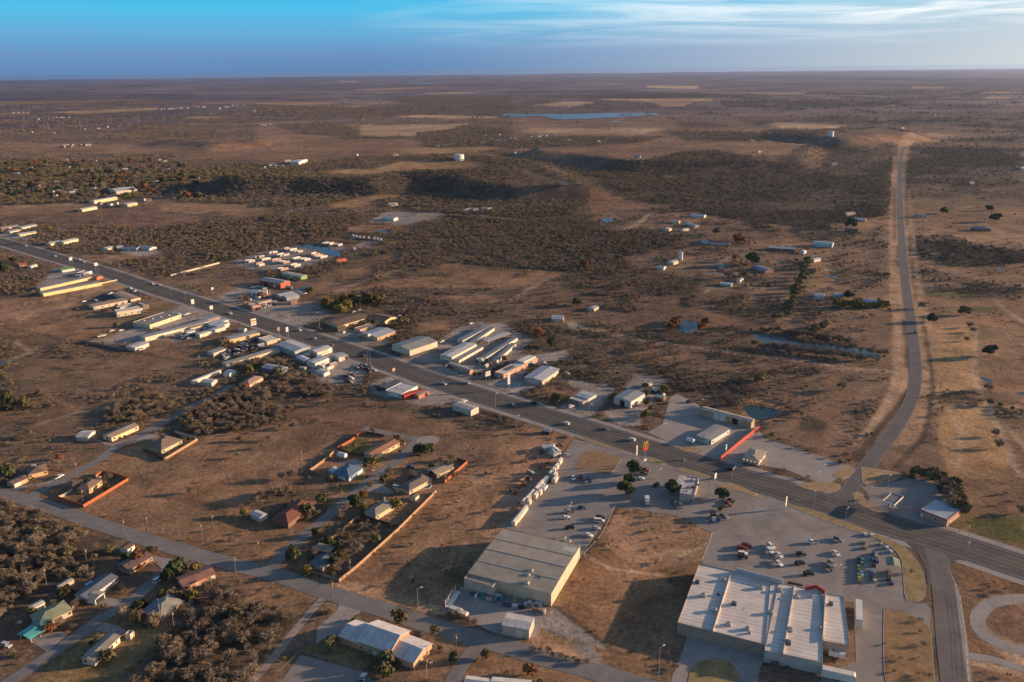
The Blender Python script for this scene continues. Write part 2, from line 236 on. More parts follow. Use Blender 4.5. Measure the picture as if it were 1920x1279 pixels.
lc('dirt', 'G5', (400, 150), (1000, 240), (960, 350), (850, 500), (700, 700), (400, 1050), (200, 1279), (0, 1279), (200, 800)); lc('thick', '0', (300, 790), (330, 770), (400, 740), (440, 733), (500, 712), (560, 700), (600, 718), (650, 735), (600, 745), (565, 750), (540, 772), (515, 790), (470, 800), (400, 812), (340, 828), (300, 812))
lc('thick', 'M1', (820, 760), (1000, 660), (1250, 600), (1420, 640), (1300, 720), (1150, 800), (900, 830)); lc('brush', 'P2', (180, 1080), (420, 900), (620, 850), (690, 930), (560, 1020), (300, 1130)); lc('thick', '0', (-300, 880), (0, 935), (50, 955), (120, 985), (225, 1012), (215, 1035), (180, 1050), (100, 1100), (60, 1130), (0, 1160), (-300, 1300))
lc('thick', 'N1', (1000, 1010), (1250, 830), (1330, 770), (1539, 860), (1539, 1200), (1480, 1500), (600, 1500), (900, 1190)); lc('thick', 'N2', (0, 830), (150, 835), (250, 880), (150, 1000), (0, 1180)); lc('grass', 'N2', (0, 640), (200, 690), (370, 770), (300, 860), (150, 850), (0, 840), (-80, 790), (-60, 720)); lc('lawn', 'N1', (450, 1010), (620, 900), (800, 880), (1000, 960), (900, 1100), (640, 1279), (200, 1279))
lc('weed', 'N2', (1000, 300), (1230, 90), (1290, 60), (1200, 200), (980, 380), (830, 490), (640, 640), (560, 690), (640, 600), (800, 420)); lc('weed', 'N2', (590, 680), (850, 760), (1000, 800), (1100, 830), (1120, 900), (1000, 860), (800, 790)); lc('lawn', 'P2', (1240, 390), (1480, 220), (1700, 240), (1560, 440), (1440, 480)); lc('lawn', 'P3', (200, 560), (500, 320), (640, 300), (790, 340), (480, 640), (0, 640)); lc('green', 'P2', (1280, 420), (1500, 240), (1680, 260), (1540, 430))
lc('verge', 'N3', (100, 1060), (180, 970), (340, 1010), (560, 1080), (600, 1279), (880, 1279), (560, 1240), (300, 1170)); lc('weed', 'N3', (260, 820), (620, 230), (1200, 390), (1130, 570), (1100, 640), (990, 990), (880, 1250), (600, 1160), (450, 960)); lc('dirt', 'N3', (600, 240), (1000, 300), (1190, 390), (1130, 560), (800, 600), (560, 460)); lc('pale', 'N3', (880, 500), (960, 470), (1080, 440), (1090, 500), (920, 560), soft=2)
lc('gravel', 'N3', (160, 940), (255, 825), (450, 970), (600, 1085), (340, 1015), soft=.3); lc('gravel', 'N3', (370, 1030), (480, 1060), (560, 1190), (480, 1190), soft=.3); lc('weed', 'N4', (1080, 560), (1200, 552), (1539, 660), (2600, 900), (2600, 1600), (1230, 1600), (1200, 1200), (1120, 700)); lc('plow', 'N4', (1150, 1150), (1539, 1279), (1539, 1400), (1200, 1400))
lc('track', 'N4', (1220, 850), (1300, 765), (1480, 750), (1800, 780), (1800, 1180), (1500, 1180), (1300, 1040), (1230, 960), soft=.2); lc('red', 'N4', (1285, 890), (1350, 820), (1550, 815), (1750, 860), (1700, 1040), (1540, 1040), (1400, 1000), (1300, 930), soft=.2); lc('track', 'N4', (1210, 1130), (1330, 1130), (1539, 1200), (1900, 1279), (1539, 1260), (1230, 1180), soft=.3)
lc('lawn', 'N4', (1200, 1130), (1218, 1600), (1300, 1600), (1230, 1180)); lc('grass', 'N2', (1040, 1000), (1180, 1010), (1290, 1060), (1160, 1279), (900, 1279), (1060, 1100)); lc('grass', 'N2', (1330, 1140), (1539, 1110), (2100, 1240), (2100, 1279), (1250, 1279)); lc('lawn', 'N2', (320, 1060), (500, 1040), (800, 1120), (640, 1210), (270, 1100))
lc('brush', 'N2', (330, 400), (480, 330), (640, 300), (740, 330), (840, 355), (700, 500), (560, 650), (430, 640), (290, 600), (330, 480)); lc('brush', 'P2', (640, 900), (980, 900), (1150, 1000), (1100, 1180), (900, 1279), (500, 1279), (400, 1200)); lc('brush', 'P3', (900, 620), (1060, 640), (1060, 780), (900, 700)); lc('brush', 'P5', (0, 480), (340, 450), (700, 120), (720, 200), (400, 420), (0, 640)); lc('rough', 'P6', (0, 640), (160, 380), (440, 330), (600, 480), (520, 640), (200, 700))
# gravel yards along the highway
for t, *p in [('G6', (340, 440), (560, 540), (700, 640), (900, 690), (1180, 740), (1500, 860), (1918, 980), (1918, 1130), (1500, 1150), (1240, 1090), (1040, 1060), (880, 980), (860, 900), (960, 850), (1100, 780), (1000, 700), (900, 680), (700, 860), (500, 920), (250, 860), (180, 800), (100, 740), (200, 620), (340, 560)),
              ('G7', (0, 830), (250, 890), (700, 1070), (600, 1050), (460, 1000), (300, 1080), (0, 1090)), ('G6', (400, 310), (560, 250), (900, 250), (1120, 330), (1100, 420), (880, 440), (760, 440)),
              ('G6', (900, 520), (1100, 560), (1280, 580), (1400, 560), (1640, 440), (1918, 350), (1918, 740), (1700, 660), (1400, 640), (1200, 620)), ('G7', (0, 600), (100, 380), (300, 200), (540, 90), (900, 110), (1300, 300), (1150, 450), (1300, 560), (1240, 620), (1180, 740), (1380, 830), (1250, 960), (1220, 1010), (900, 900), (560, 800), (200, 700), (0, 650)),
              ('G7', (1260, 480), (1680, 430), (1690, 540), (1400, 560), (1270, 560)), ('M3', (1060, 460), (1480, 540), (1490, 580), (1360, 700), (1300, 790), (1050, 700), (1150, 650), (1220, 560), (1140, 520)), ('M3', (1400, 730), (1705, 700), (1705, 850), (1500, 840)),
              ('P1', (180, 230), (450, 120), (800, 150), (850, 260), (450, 330), (350, 330)), ('P1', (560, 390), (960, 310), (1300, 300), (1560, 470), (1180, 580), (1080, 590)), ('P1', (1250, 880), (1600, 900), (1918, 960), (1918, 1279), (1400, 1200), (1250, 1100), (1340, 1000)),
              ('G8', (160, 1020), (420, 1000), (800, 860), (760, 800), (1100, 680), (1460, 560), (1700, 640), (1918, 730), (1918, 830), (1500, 1000), (1250, 1010), (900, 990), (860, 1050), (430, 1040)), ('F1', (550, 640), (750, 640), (900, 700), (1000, 740), (430, 880), (370, 840)),
              ('P8', (100, 330), (600, 180), (950, 100), (1200, 110), (1500, 200), (1650, 260), (1300, 400), (1000, 470), (600, 460), (300, 420)), ('P8', (1480, 90), (1760, 90), (1918, 180), (1780, 190)), ('F1', (1180, 480), (1500, 460), (1660, 490), (1450, 540), (1250, 510)), ('M4', (-60, 440), (240, 470), (160, 560), (60, 760), (-40, 700), (-100, 540)),
              ('F1', (0, 300), (250, 330), (420, 420), (200, 370), (0, 340)), ('F3', (620, 460), (300, 440), (200, 480), (420, 400)), ('F3', (300, 370), (640, 380), (560, 400), (320, 390)), ('F4', (860, 1190), (1000, 1200), (1100, 1270), (900, 1250)), ('M1', (0, 20), (0, 21), (1, 21))]:
    lc('gravel', t, *p, soft=.35)
lc('brush', 'M3', (640, 620), (900, 520), (1000, 520), (1180, 560), (1120, 650), (1030, 690), (880, 640), soft=.3); lc('red', 'M3', (880, 560), (1000, 510), (1160, 570), (1000, 600)); lc('grass', 'P1', (480, 960), (760, 860), (780, 950), (1100, 960), (900, 1000), (600, 1040), (330, 1050), soft=.3)
lc('thick', 'P1', (330, 1050), (560, 1020), (900, 1000), (1100, 980), (1200, 1100), (1300, 1180), (1250, 1279), (900, 1279), (650, 1250), (600, 1150), (420, 1100), soft=.6); lc('thick', 'P1', (640, 600), (850, 560), (860, 620), (700, 650), soft=.3); lc('thick', 'P1', (0, 960), (200, 900), (260, 990), (150, 1070), (0, 1080), soft=.3)
lc('brush', 'P1', (420, 700), (700, 640), (700, 700), (300, 850), (330, 770), soft=.2); lc('brush', 'G7', (640, 780), (820, 620), (1000, 560), (840, 780), (700, 830), soft=.2)
LCL = []   # lines on the land: class, points, half width in metres
def ll(c, t, w, *pts): LCL.append((c, [tuple(atz(*tp(t, *p))[:2]) for p in pts], w))
RURAL = [(1756, 252), (1728, 258), (1706, 265), (1694, 276), (1689, 295), (1686, 330), (1688, 400), (1693, 480), (1700, 550), (1710, 610), (1715, 660), (1718, 700), (1714, 735), (1700, 770), (1672, 815), (1640, 855), (1608, 895), (1588, 925), (1572, 948)]
ll('verge', '0', 16, *RURAL[:-4])
ll('track', 'F1', 2.6, (950, 600), (1100, 595), (1300, 565), (1500, 530), (1620, 490), (1530, 465)); ll('track', 'M3', 2.2, (1190, 30), (1500, 120), (1705, 155), (2305, 240), (2705, 290), (3200, 350)); ll('track', 'M5', 2.2, (0, 340), (200, 380), (500, 400), (750, 430), (810, 460)); ll('track', 'M5', 1.8, (1330, 50), (1310, 150), (1320, 300), (1300, 400), (1330, 500), (1340, 560), (1420, 690), (1500, 860), (1600, 1100), (1680, 1250))
ll('track', 'F6', 3, (750, 620), (950, 650), (1300, 720), (1600, 780), (1918, 830), (2600, 900)); ll('dark', 'F6', 3, (880, 720), (1100, 750), (1400, 830), (1918, 900)); ll('track', 'F6', 2, (480, 970), (720, 1000)); ll('dark', 'M5', 2.5, (880, 610), (1030, 622), (1400, 640), (1705, 672), (2300, 700)); ll('conc', 'F2', 4, (1180, 160), (1240, 110), (1320, 70), (1480, 50)); ll('track', 'F3', 4, (1000, 100), (1300, 115), (1600, 130), (2100, 180))
ll('track', 'F3', 2.5, (160, 890), (500, 770), (760, 690), (960, 645)); ll('dark', 'F3', 1.8, (420, 840), (700, 720), (970, 650)); ll('track', 'F4', 2.5, (300, 980), (450, 890), (600, 800), (660, 770)); ll('track', 'F4', 3, (1250, 290), (1500, 260), (1620, 180), (1700, 110)); ll('dirt', 'P2', 1.6, (720, 670), (900, 540), (1130, 340), (1280, 260), (1470, 200)); ll('track', 'M2', 1.2, (620, 880), (680, 850), (640, 800)); ll('track', 'M2', 1.2, (480, 970), (540, 940), (500, 925)); ll('track', 'M2', 1.2, (270, 1140), (370, 1060), (330, 1090))
ll('weed', 'N2', 2.2, (530, 690), (640, 600), (860, 420), (1240, 80), (1300, 0)); ll('verge', 'N2', 3, (520, 690), (850, 790), (1110, 850)); ll('track', 'M1', 2, (130, 180), (250, 260), (0, 350)); ll('track', 'F1', 1.5, (170, 1210), (330, 1080), (700, 1040)); ll('dark', 'M1', 2, (0, 60), (300, 110), (650, 190), (1200, 280), (1600, 350)); ll('track', 'F5', 2, (620, 910), (700, 860), (1000, 830), (1250, 850)); ll('dark', 'F5', 4, (420, 1040), (480, 900), (560, 780), (600, 700))
ll('dark', 'F3', 2, (1300, 600), (1918, 655), (2500, 690)); ll('track', 'F5', 3, (200, 640), (700, 630), (1000, 520)); ll('gravel', 'F5', 3, (650, 700), (1000, 720), (1100, 700)); ll('track', 'D4', 6, (1200, 545), (1240, 520), (1300, 540)); ll('track', 'D1', 6, (0, 1075), (400, 1060), (900, 1045)); ll('dark', 'N3', 1, (255, 825), (450, 970), (620, 1100)); ll('verge', 'N3', 1, (620, 228), (870, 270), (1110, 320), (1130, 360)); ll('dark', 'N3', 1.6, (625, 235), (560, 330), (440, 500))
ll('dirt', 'F1', 1.2, (200, 990), (240, 1050)); ll('dark', 'F1', 1, (200, 985), (240, 1030), (225, 1055)); ll('dark', 'F1', 1, (280, 985), (300, 1010), (250, 1060)); ll('dark', 'F1', 1, (380, 980), (400, 1010), (300, 1070)); ll('dark', 'F1', 1, (470, 945), (530, 960), (525, 1000), (400, 1060)); ll('dark', 'F1', 1, (690, 900), (660, 990)); ll('dark', '0', 6, (1030, 335), (1110, 358)); ll('track', 'M4', 1.2, (970, 950), (1200, 1040), (1500, 1110)); ll('dirt', 'M4', 2, (840, 660), (1000, 655), (1120, 720), (1130, 780), (1000, 820), (900, 800), (840, 740))
ll('dark', 'M5', 1.5, (742, -30), (760, 150), (785, 420)); ll('dark', 'M5', 1.4, (890, -30), (930, 200), (965, 400), (978, 590)); ll('dark', 'M5', 2.6, (790, 560), (700, 690), (560, 860), (360, 1120)); ll('track', 'M5', 1.0, (690, 0), (700, 300), (640, 600), (520, 800), (340, 1000))
ll('dark', 'M5', 1.8, (960, 600), (950, 760), (900, 940), (680, 1180)); ll('track', 'N3', .8, (400, 500), (600, 600), (900, 640)); ll('track', 'M1', 1.0, (30, 940), (400, 800), (800, 700)); ll('dark', '0', 1.2, (1700, 265), (1702, 420), (1716, 560)); ll('dark', '0', 1.2, (1682, 265), (1676, 400), (1684, 500))
ll('track', 'F6', 2.4, (1640, 1000), (1760, 1090), (1918, 1200), (2100, 1290)); ll('track', 'M5', 1.6, (1600, 900), (1700, 1000), (1800, 1150)); ll('track', 'M5', 1.3, (1100, 700), (1200, 900), (1180, 1200))
NAMES = list(CLS); CI = {n: i for i, n in enumerate(NAMES)}
COLS = np.array([CLS[n][0] for n in NAMES]); DENS = np.array([CLS[n][1] for n in NAMES]); GREEN = np.array([CLS[n][2] for n in NAMES])
def cover(x, y, z):
    px, py = proj(x, y, z); D = np.hypot(x, y)
    r = np.full(x.shape, CI['scrub'])
    n = fnoise(x, y*.8, 420, 3, 3)
    r[n > .60] = CI['grass']; r[n < .40] = CI['brush']; r[(n > .5) & (n < .53)] = CI['sparse']
    amp = np.clip(13.0*1500/np.maximum(D, 200), 2.0, 34)*.6     # about nine metres of wander
    jx = (fnoise(x, y, 34, 11, 3)-.5)*2*amp; jy = (fnoise(x, y, 34, 21, 3)-.5)*amp*.8*np.clip(600/np.maximum(D, 300), .12, 1)
    for c, poly, soft in LC:
        m = pip(px+jx*soft, py+jy*soft, poly)
        r[m] = CI[c]
    for c, pts, w in LCL:
        d = segdist(x, y, pts, w*2+2); r[d < w] = CI[c]
    return r, px, py
# ---------------------------------------------------------------- materials
MATS = {}
def newmat(name):
    m = bpy.data.materials.new(name); m.use_nodes = True; nt = m.node_tree
    return m, nt.nodes, nt.links, nt.nodes['Principled BSDF']
def nmix(n, l, f, a, b, mode='MIX'):
    m = n.new('ShaderNodeMix'); m.data_type = 'RGBA'; m.blend_type = mode
    if isinstance(f, (int, float)): m.inputs[0].default_value = f
    else: l.new(f, m.inputs[0])
    for i, v in ((6, a), (7, b)):
        if isinstance(v, tuple): m.inputs[i].default_value = (*v, 1)
        else: l.new(v, m.inputs[i])
    return m.outputs[2]
def nnoise(n, l, vec, sc, det=4, rough=.55, dist=0):
    t = n.new('ShaderNodeTexNoise'); t.inputs['Scale'].default_value = sc; t.inputs['Detail'].default_value = det
    t.inputs['Roughness'].default_value = rough; t.inputs['Distortion'].default_value = dist; l.new(vec, t.inputs['Vector']); return t.outputs[0]
def nmap(n, l, v, a, b, c, d):
    m = n.new('ShaderNodeMapRange'); l.new(v, m.inputs[0])
    for i, k in enumerate((a, b, c, d)): m.inputs[i+1].default_value = k
    return m.outputs[0]
def nmul(n, l, col, v):
    m = n.new('ShaderNodeVectorMath'); m.operation = 'SCALE'; l.new(col, m.inputs[0]); l.new(v, m.inputs['Scale']); return m.outputs[0]

def ground_mat():
    m, n, l, b = newmat('land'); b.inputs['Roughness'].default_value = .95; b.inputs['Specular IOR Level'].default_value = .1
    at_ = n.new('ShaderNodeAttribute'); at_.attribute_name = 'Col'
    gm = n.new('ShaderNodeNewGeometry'); P = gm.outputs['Position']
    big = nnoise(n, l, P, .0045, 7, .62); mid = nnoise(n, l, P, .045, 7, .68, .4); fine = nnoise(n, l, P, .45, 6, .75)
    c = nmul(n, l, at_.outputs['Color'], nmap(n, l, big, .3, .7, .62, 1.38))
    c = nmul(n, l, c, nmap(n, l, mid, .32, .68, .58, 1.42)); c = nmul(n, l, c, nmap(n, l, fine, .32, .68, .50, 1.5))
    hue = nnoise(n, l, P, .018, 4, .6)
    c = nmix(n, l, nmap(n, l, hue, .45, .7, 0, .4), c, nmix(n, l, 1.0, c, (1.14, .95, .84), 'MULTIPLY'))
    c = nmix(n, l, nmap(n, l, hue, .5, .3, 0, .4), c, nmix(n, l, 1.0, c, (.86, .98, .92), 'MULTIPLY'))
    # low brush and tufts too small to model, shadows painted in: attribute B (0..1)
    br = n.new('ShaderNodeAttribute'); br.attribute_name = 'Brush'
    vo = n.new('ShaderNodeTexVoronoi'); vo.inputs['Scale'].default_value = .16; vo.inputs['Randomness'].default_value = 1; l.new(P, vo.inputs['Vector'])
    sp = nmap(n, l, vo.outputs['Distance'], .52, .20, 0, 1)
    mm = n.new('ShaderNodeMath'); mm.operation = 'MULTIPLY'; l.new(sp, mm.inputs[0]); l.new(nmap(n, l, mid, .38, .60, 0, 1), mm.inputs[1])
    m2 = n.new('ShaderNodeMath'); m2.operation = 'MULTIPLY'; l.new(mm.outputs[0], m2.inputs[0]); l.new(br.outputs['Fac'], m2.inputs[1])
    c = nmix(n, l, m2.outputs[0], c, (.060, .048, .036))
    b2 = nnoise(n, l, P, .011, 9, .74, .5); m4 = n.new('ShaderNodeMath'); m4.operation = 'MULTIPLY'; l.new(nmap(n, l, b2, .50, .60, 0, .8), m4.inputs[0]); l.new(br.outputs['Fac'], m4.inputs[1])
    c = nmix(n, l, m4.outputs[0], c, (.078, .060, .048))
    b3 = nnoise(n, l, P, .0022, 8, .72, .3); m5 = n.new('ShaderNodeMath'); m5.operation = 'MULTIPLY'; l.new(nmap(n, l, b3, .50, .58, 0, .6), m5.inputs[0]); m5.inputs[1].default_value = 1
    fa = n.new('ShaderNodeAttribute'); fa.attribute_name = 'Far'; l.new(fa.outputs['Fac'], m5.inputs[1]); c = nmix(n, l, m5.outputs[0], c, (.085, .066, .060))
    l.new(c, b.inputs['Base Color'])
    bp = n.new('ShaderNodeBump'); bp.inputs['Strength'].default_value = 1.0; bp.inputs['Distance'].default_value = 1.1
    l.new(nnoise(n, l, P, .16, 8, .78), bp.inputs['Height']); l.new(bp.outputs[0], b.inputs['Normal'])
    return m
def pave_mat(name, col, var=.25, stain=.5, scale=.08):
    if name in MATS: return MATS[name]
    m, n, l, b = newmat(name); b.inputs['Roughness'].default_value = .9; b.inputs['Specular IOR Level'].default_value = .2
    gm = n.new('ShaderNodeNewGeometry'); P = gm.outputs['Position']
    rgb = n.new('ShaderNodeRGB'); rgb.outputs[0].default_value = (*col, 1)
    c = nmul(n, l, rgb.outputs[0], nmap(n, l, nnoise(n, l, P, scale, 6, .65, .6), .3, .7, 1-var, 1+var))
    c = nmul(n, l, c, nmap(n, l, nnoise(n, l, P, 1.2, 4, .7), .3, .7, 1-var*.5, 1+var*.5))
    st = nnoise(n, l, P, .22, 5, .7, 1.2)
    c = nmix(n, l, nmap(n, l, st, .60, .74, 0, stain), c, nmix(n, l, 1.0, c, (.62, .60, .60), 'MULTIPLY'))
    vo = n.new('ShaderNodeTexVoronoi'); vo.feature = 'DISTANCE_TO_EDGE'; vo.inputs['Scale'].default_value = .05; l.new(P, vo.inputs['Vector'])
    c = nmix(n, l, nmap(n, l, vo.outputs[0], .012, .0, 0, .35), c, (.12, .10, .09))
    l.new(c, b.inputs['Base Color']); MATS[name] = m; return m
def plain_mat(name, col, rough=.7, var=.12, scale=.5, metal=0.0, spec=.3):
    if name in MATS: return MATS[name]
    m, n, l, b = newmat(name); b.inputs['Roughness'].default_value = rough; b.inputs['Metallic'].default_value = metal; b.inputs['Specular IOR Level'].default_value = spec
    gm = n.new('ShaderNodeNewGeometry'); P = gm.outputs['Position']
    rgb = n.new('ShaderNodeRGB'); rgb.outputs[0].default_value = (*col, 1)
    c = nmul(n, l, rgb.outputs[0], nmap(n, l, nnoise(n, l, P, scale, 5, .65), .3, .7, 1-var, 1+var))
    l.new(c, b.inputs['Base Color']); MATS[name] = m; return m
def stripe_mat(name, col, axis, pitch=.9, rough=.45, depth=.5, streak=.5, var=.2):
    """ribbed sheet, shingle courses or plank siding: lines along one local axis, weather streaks"""
    if name in MATS: return MATS[name]
    m, n, l, b = newmat(name); b.inputs['Roughness'].default_value = rough; b.inputs['Specular IOR Level'].default_value = .35
    tc = n.new('ShaderNodeTexCoord'); P = tc.outputs['Object']
    wv = n.new('ShaderNodeTexWave'); wv.bands_direction = axis; wv.wave_profile = 'SIN'; wv.inputs['Scale'].default_value = .314/pitch; l.new(P, wv.inputs['Vector'])
    rgb = n.new('ShaderNodeRGB'); rgb.outputs[0].default_value = (*col, 1)
    c = nmul(n, l, rgb.outputs[0], nmap(n, l, wv.outputs['Fac'], 0, 1, 1-depth*.35, 1+depth*.12))
    c = nmul(n, l, c, nmap(n, l, nnoise(n, l, P, .25, 5, .7), .3, .7, 1-var, 1+var))
    mp = n.new('ShaderNodeMapping'); l.new(P, mp.inputs[0]); mp.inputs['Scale'].default_value = (2.0, .15, .15) if axis == 'X' else (.15, 2.0, .15)
    c = nmix(n, l, nmap(n, l, nnoise(n, l, mp.outputs[0], .8, 5, .7), .52, .72, 0, streak), c, nmix(n, l, 1.0, c, (.66, .52, .44), 'MULTIPLY'))
    l.new(c, b.inputs['Base Color'])
    bp = n.new('ShaderNodeBump'); bp.inputs['Strength'].default_value = .35; bp.inputs['Distance'].default_value = .05; l.new(wv.outputs['Fac'], bp.inputs['Height']); l.new(bp.outputs[0], b.inputs['Normal'])
    MATS[name] = m; return m
def water_mat(name, col, rough=.12):
    m, n, l, b = newmat(name); b.inputs['Base Color'].default_value = (*col, 1); b.inputs['Roughness'].default_value = rough; b.inputs['IOR'].default_value = 1.33
    gm = n.new('ShaderNodeNewGeometry'); bp = n.new('ShaderNodeBump'); bp.inputs['Strength'].default_value = .12; bp.inputs['Distance'].default_value = .1
    l.new(nnoise(n, l, gm.outputs['Position'], .6, 3), bp.inputs['Height']); l.new(bp.outputs[0], b.inputs['Normal']); MATS[name] = m; return m
def leaf_mat(name, col, var=.35, hue=None, trans=.15):
    if name in MATS: return MATS[name]
    m, n, l, b = newmat(name); b.inputs['Roughness'].default_value = .9; b.inputs['Specular IOR Level'].default_value = .1
    oi = n.new('ShaderNodeObjectInfo'); tc = n.new('ShaderNodeTexCoord')
    rgb = n.new('ShaderNodeRGB'); rgb.outputs[0].default_value = (*col, 1)
    c = nmul(n, l, rgb.outputs[0], nmap(n, l, oi.outputs['Random'], 0, 1, 1-var, 1+var))
    c = nmul(n, l, c, nmap(n, l, nnoise(n, l, tc.outputs['Object'], .9, 3), .3, .7, .7, 1.3))
    if hue:
        k = n.new('ShaderNodeMath'); k.operation = 'MULTIPLY'; l.new(oi.outputs['Random'], k.inputs[0]); k.inputs[1].default_value = 17.3
        f = n.new('ShaderNodeMath'); f.operation = 'FRACT'; l.new(k.outputs[0], f.inputs[0])
        c = nmix(n, l, nmap(n, l, f.outputs[0], .45, 1.0, 0, .8), c, hue)
    l.new(c, b.inputs['Base Color']); MATS[name] = m; return m

# ---------------------------------------------------------------- mesh helper
class MB:
    def __init__(s): s.v = []; s.f = []
    def quad(s, *p):
        k = len(s.v); s.v += [tuple(q) for q in p]; s.f.append(tuple(range(k, k+len(p))))
    def box(s, x0, x1, y0, y1, z0, z1):
        k = len(s.v); s.v += [(x, y, z) for z in (z0, z1) for x, y in ((x0, y0), (x1, y0), (x1, y1), (x0, y1))]
        s.f += [(k+3, k+2, k+1, k), (k+4, k+5, k+6, k+7)]+[(k+i, k+(i+1) % 4, k+4+(i+1) % 4, k+4+i) for i in range(4)]
    def tube(s, a, b, r0, r1, n=6, cap=True):
        a = Vector(a); b = Vector(b); d = (b-a); d.normalize()
        u = d.orthogonal().normalized(); w = d.cross(u); k = len(s.v)
        for p, r in ((a, r0), (b, r1)):
            for i in range(n):
                t = 2*math.pi*i/n; s.v.append(tuple(p+u*(r*math.cos(t))+w*(r*math.sin(t))))
        s.f += [(k+i, k+(i+1) % n, k+n+(i+1) % n, k+n+i) for i in range(n)]
        if cap: s.f += [tuple(range(k+n-1, k-1, -1)), tuple(range(k+n, k+2*n))]
    def extrude(s, prof, x0, x1):     # profile in (y,z), swept along x
        k = len(s.v); n = len(prof); s.v += [(x0, y, z) for y, z in prof]+[(x1, y, z) for y, z in prof]
        s.f += [(k+i, k+n+i, k+n+(i+1) % n, k+(i+1) % n) for i in range(n)]+[tuple(range(k, k+n)), tuple(range(k+2*n-1, k+n-1, -1))]
    def extrudey(s, prof, y0, y1):    # profile in (x,z), swept along y
        k = len(s.v); n = len(prof); s.v += [(x, y0, z) for x, z in prof]+[(x, y1, z) for x, z in prof]
        s.f += [(k+(i+1) % n, k+n+(i+1) % n, k+n+i, k+i) for i in range(n)]+[tuple(range(k+n-1, k-1, -1)), tuple(range(k+n, k+2*n))]
    def mesh(s, name, mat):
        me = bpy.data.meshes.new(name); me.from_pydata(s.v, [], s.f)
        for m in (mat if isinstance(mat, list) else [mat]): me.materials.append(m)
        return me
    def build(s, name, mat, parent=None):
        o = bpy.data.objects.new(name, s.mesh(name, mat)); C.objects.link(o)
        if parent: o.parent = parent
        return o
THINGS = []
def tag(o, label, cat, group=None, kind=None):
    o['label'] = label; o['category'] = cat
    if group: o['group'] = group
    if kind: o['kind'] = kind
    else: THINGS.append(o)
    return o
def root(name, p, rz, label, cat, group=None):
    o = bpy.data.objects.new(name, None); C.objects.link(o); o.empty_display_size = .5
    o.location = p; o.rotation_euler = (0, 0, rz); return tag(o, label, cat, group)
def structure(o): o['kind'] = 'structure'; return o
def sheet(name, pts, z, mat, holes=None):
    P = [Vector((p[0], p[1], 0)) for p in pts]
    tri = geometry.tessellate_polygon([P]); b = MB(); b.v = [(p.x, p.y, z) for p in P]
    for t in tri:
        a, c, d = (P[i] for i in t)
        b.f.append(t if (c-a).cross(d-a).z > 0 else t[::-1])
    return structure(b.build(name, mat))
def smooth(pts, k=3):
    for _ in range(k):
        q = [pts[0]]
        for a, b in zip(pts, pts[1:]): q += [a*.75+b*.25, a*.25+b*.75]
        q.append(pts[-1]); pts = q
    return pts
def gpts(t, pts, z=0): return [atz(*tp(t, *p), z).to_2d() for p in pts]
def ribbon(name, pts, w, z, mat, k=3, off=0.0, dash=None, b=None, w2=None):
    pts = smooth(pts, k); own = b is None; b = b or MB(); L = 0; prev = None
    nr = []
    for i, p in enumerate(pts):
        d = (pts[min(i+1, len(pts)-1)]-pts[max(i-1, 0)]).normalized(); nr.append(Vector((-d.y, d.x)))
    for i in range(len(pts)-1):
        seg = (pts[i+1]-pts[i]).length
        if dash is None or (L % dash[0]) < dash[1]:
            q = [pts[i]+nr[i]*(off+w/2), pts[i]+nr[i]*(off-w/2), pts[i+1]+nr[i+1]*(off-w/2), pts[i+1]+nr[i+1]*(off+w/2)]
            b.quad(*[(a.x, a.y, z) for a in q])
        L += seg
    if own: return structure(b.build(name, mat))
def kerb(name, pts, z0, z1, w, mat):
    b = MB(); n = len(pts)
    ctr = sum(pts, Vector((0, 0)))/n; A = 0
    for i in range(n): A += pts[i-1].x*pts[i].y-pts[i].x*pts[i-1].y
    s = 1 if A > 0 else -1
    inn = []
    for i in range(n):
        d = (pts[(i+1) % n]-pts[i-1]).normalized(); inn.append(pts[i]+Vector((-d.y, d.x))*s*w)
    for i in range(n):
        j = (i+1) % n
        b.quad((*pts[i], z0), (*pts[j], z0), (*pts[j], z1), (*pts[i], z1)); b.quad((*pts[i], z1), (*pts[j], z1), (*inn[j], z1), (*inn[i], z1)); b.quad((*inn[j], z1), (*inn[j], z0), (*inn[i], z0), (*inn[i], z1))
    return structure(b.build(name, mat)), inn

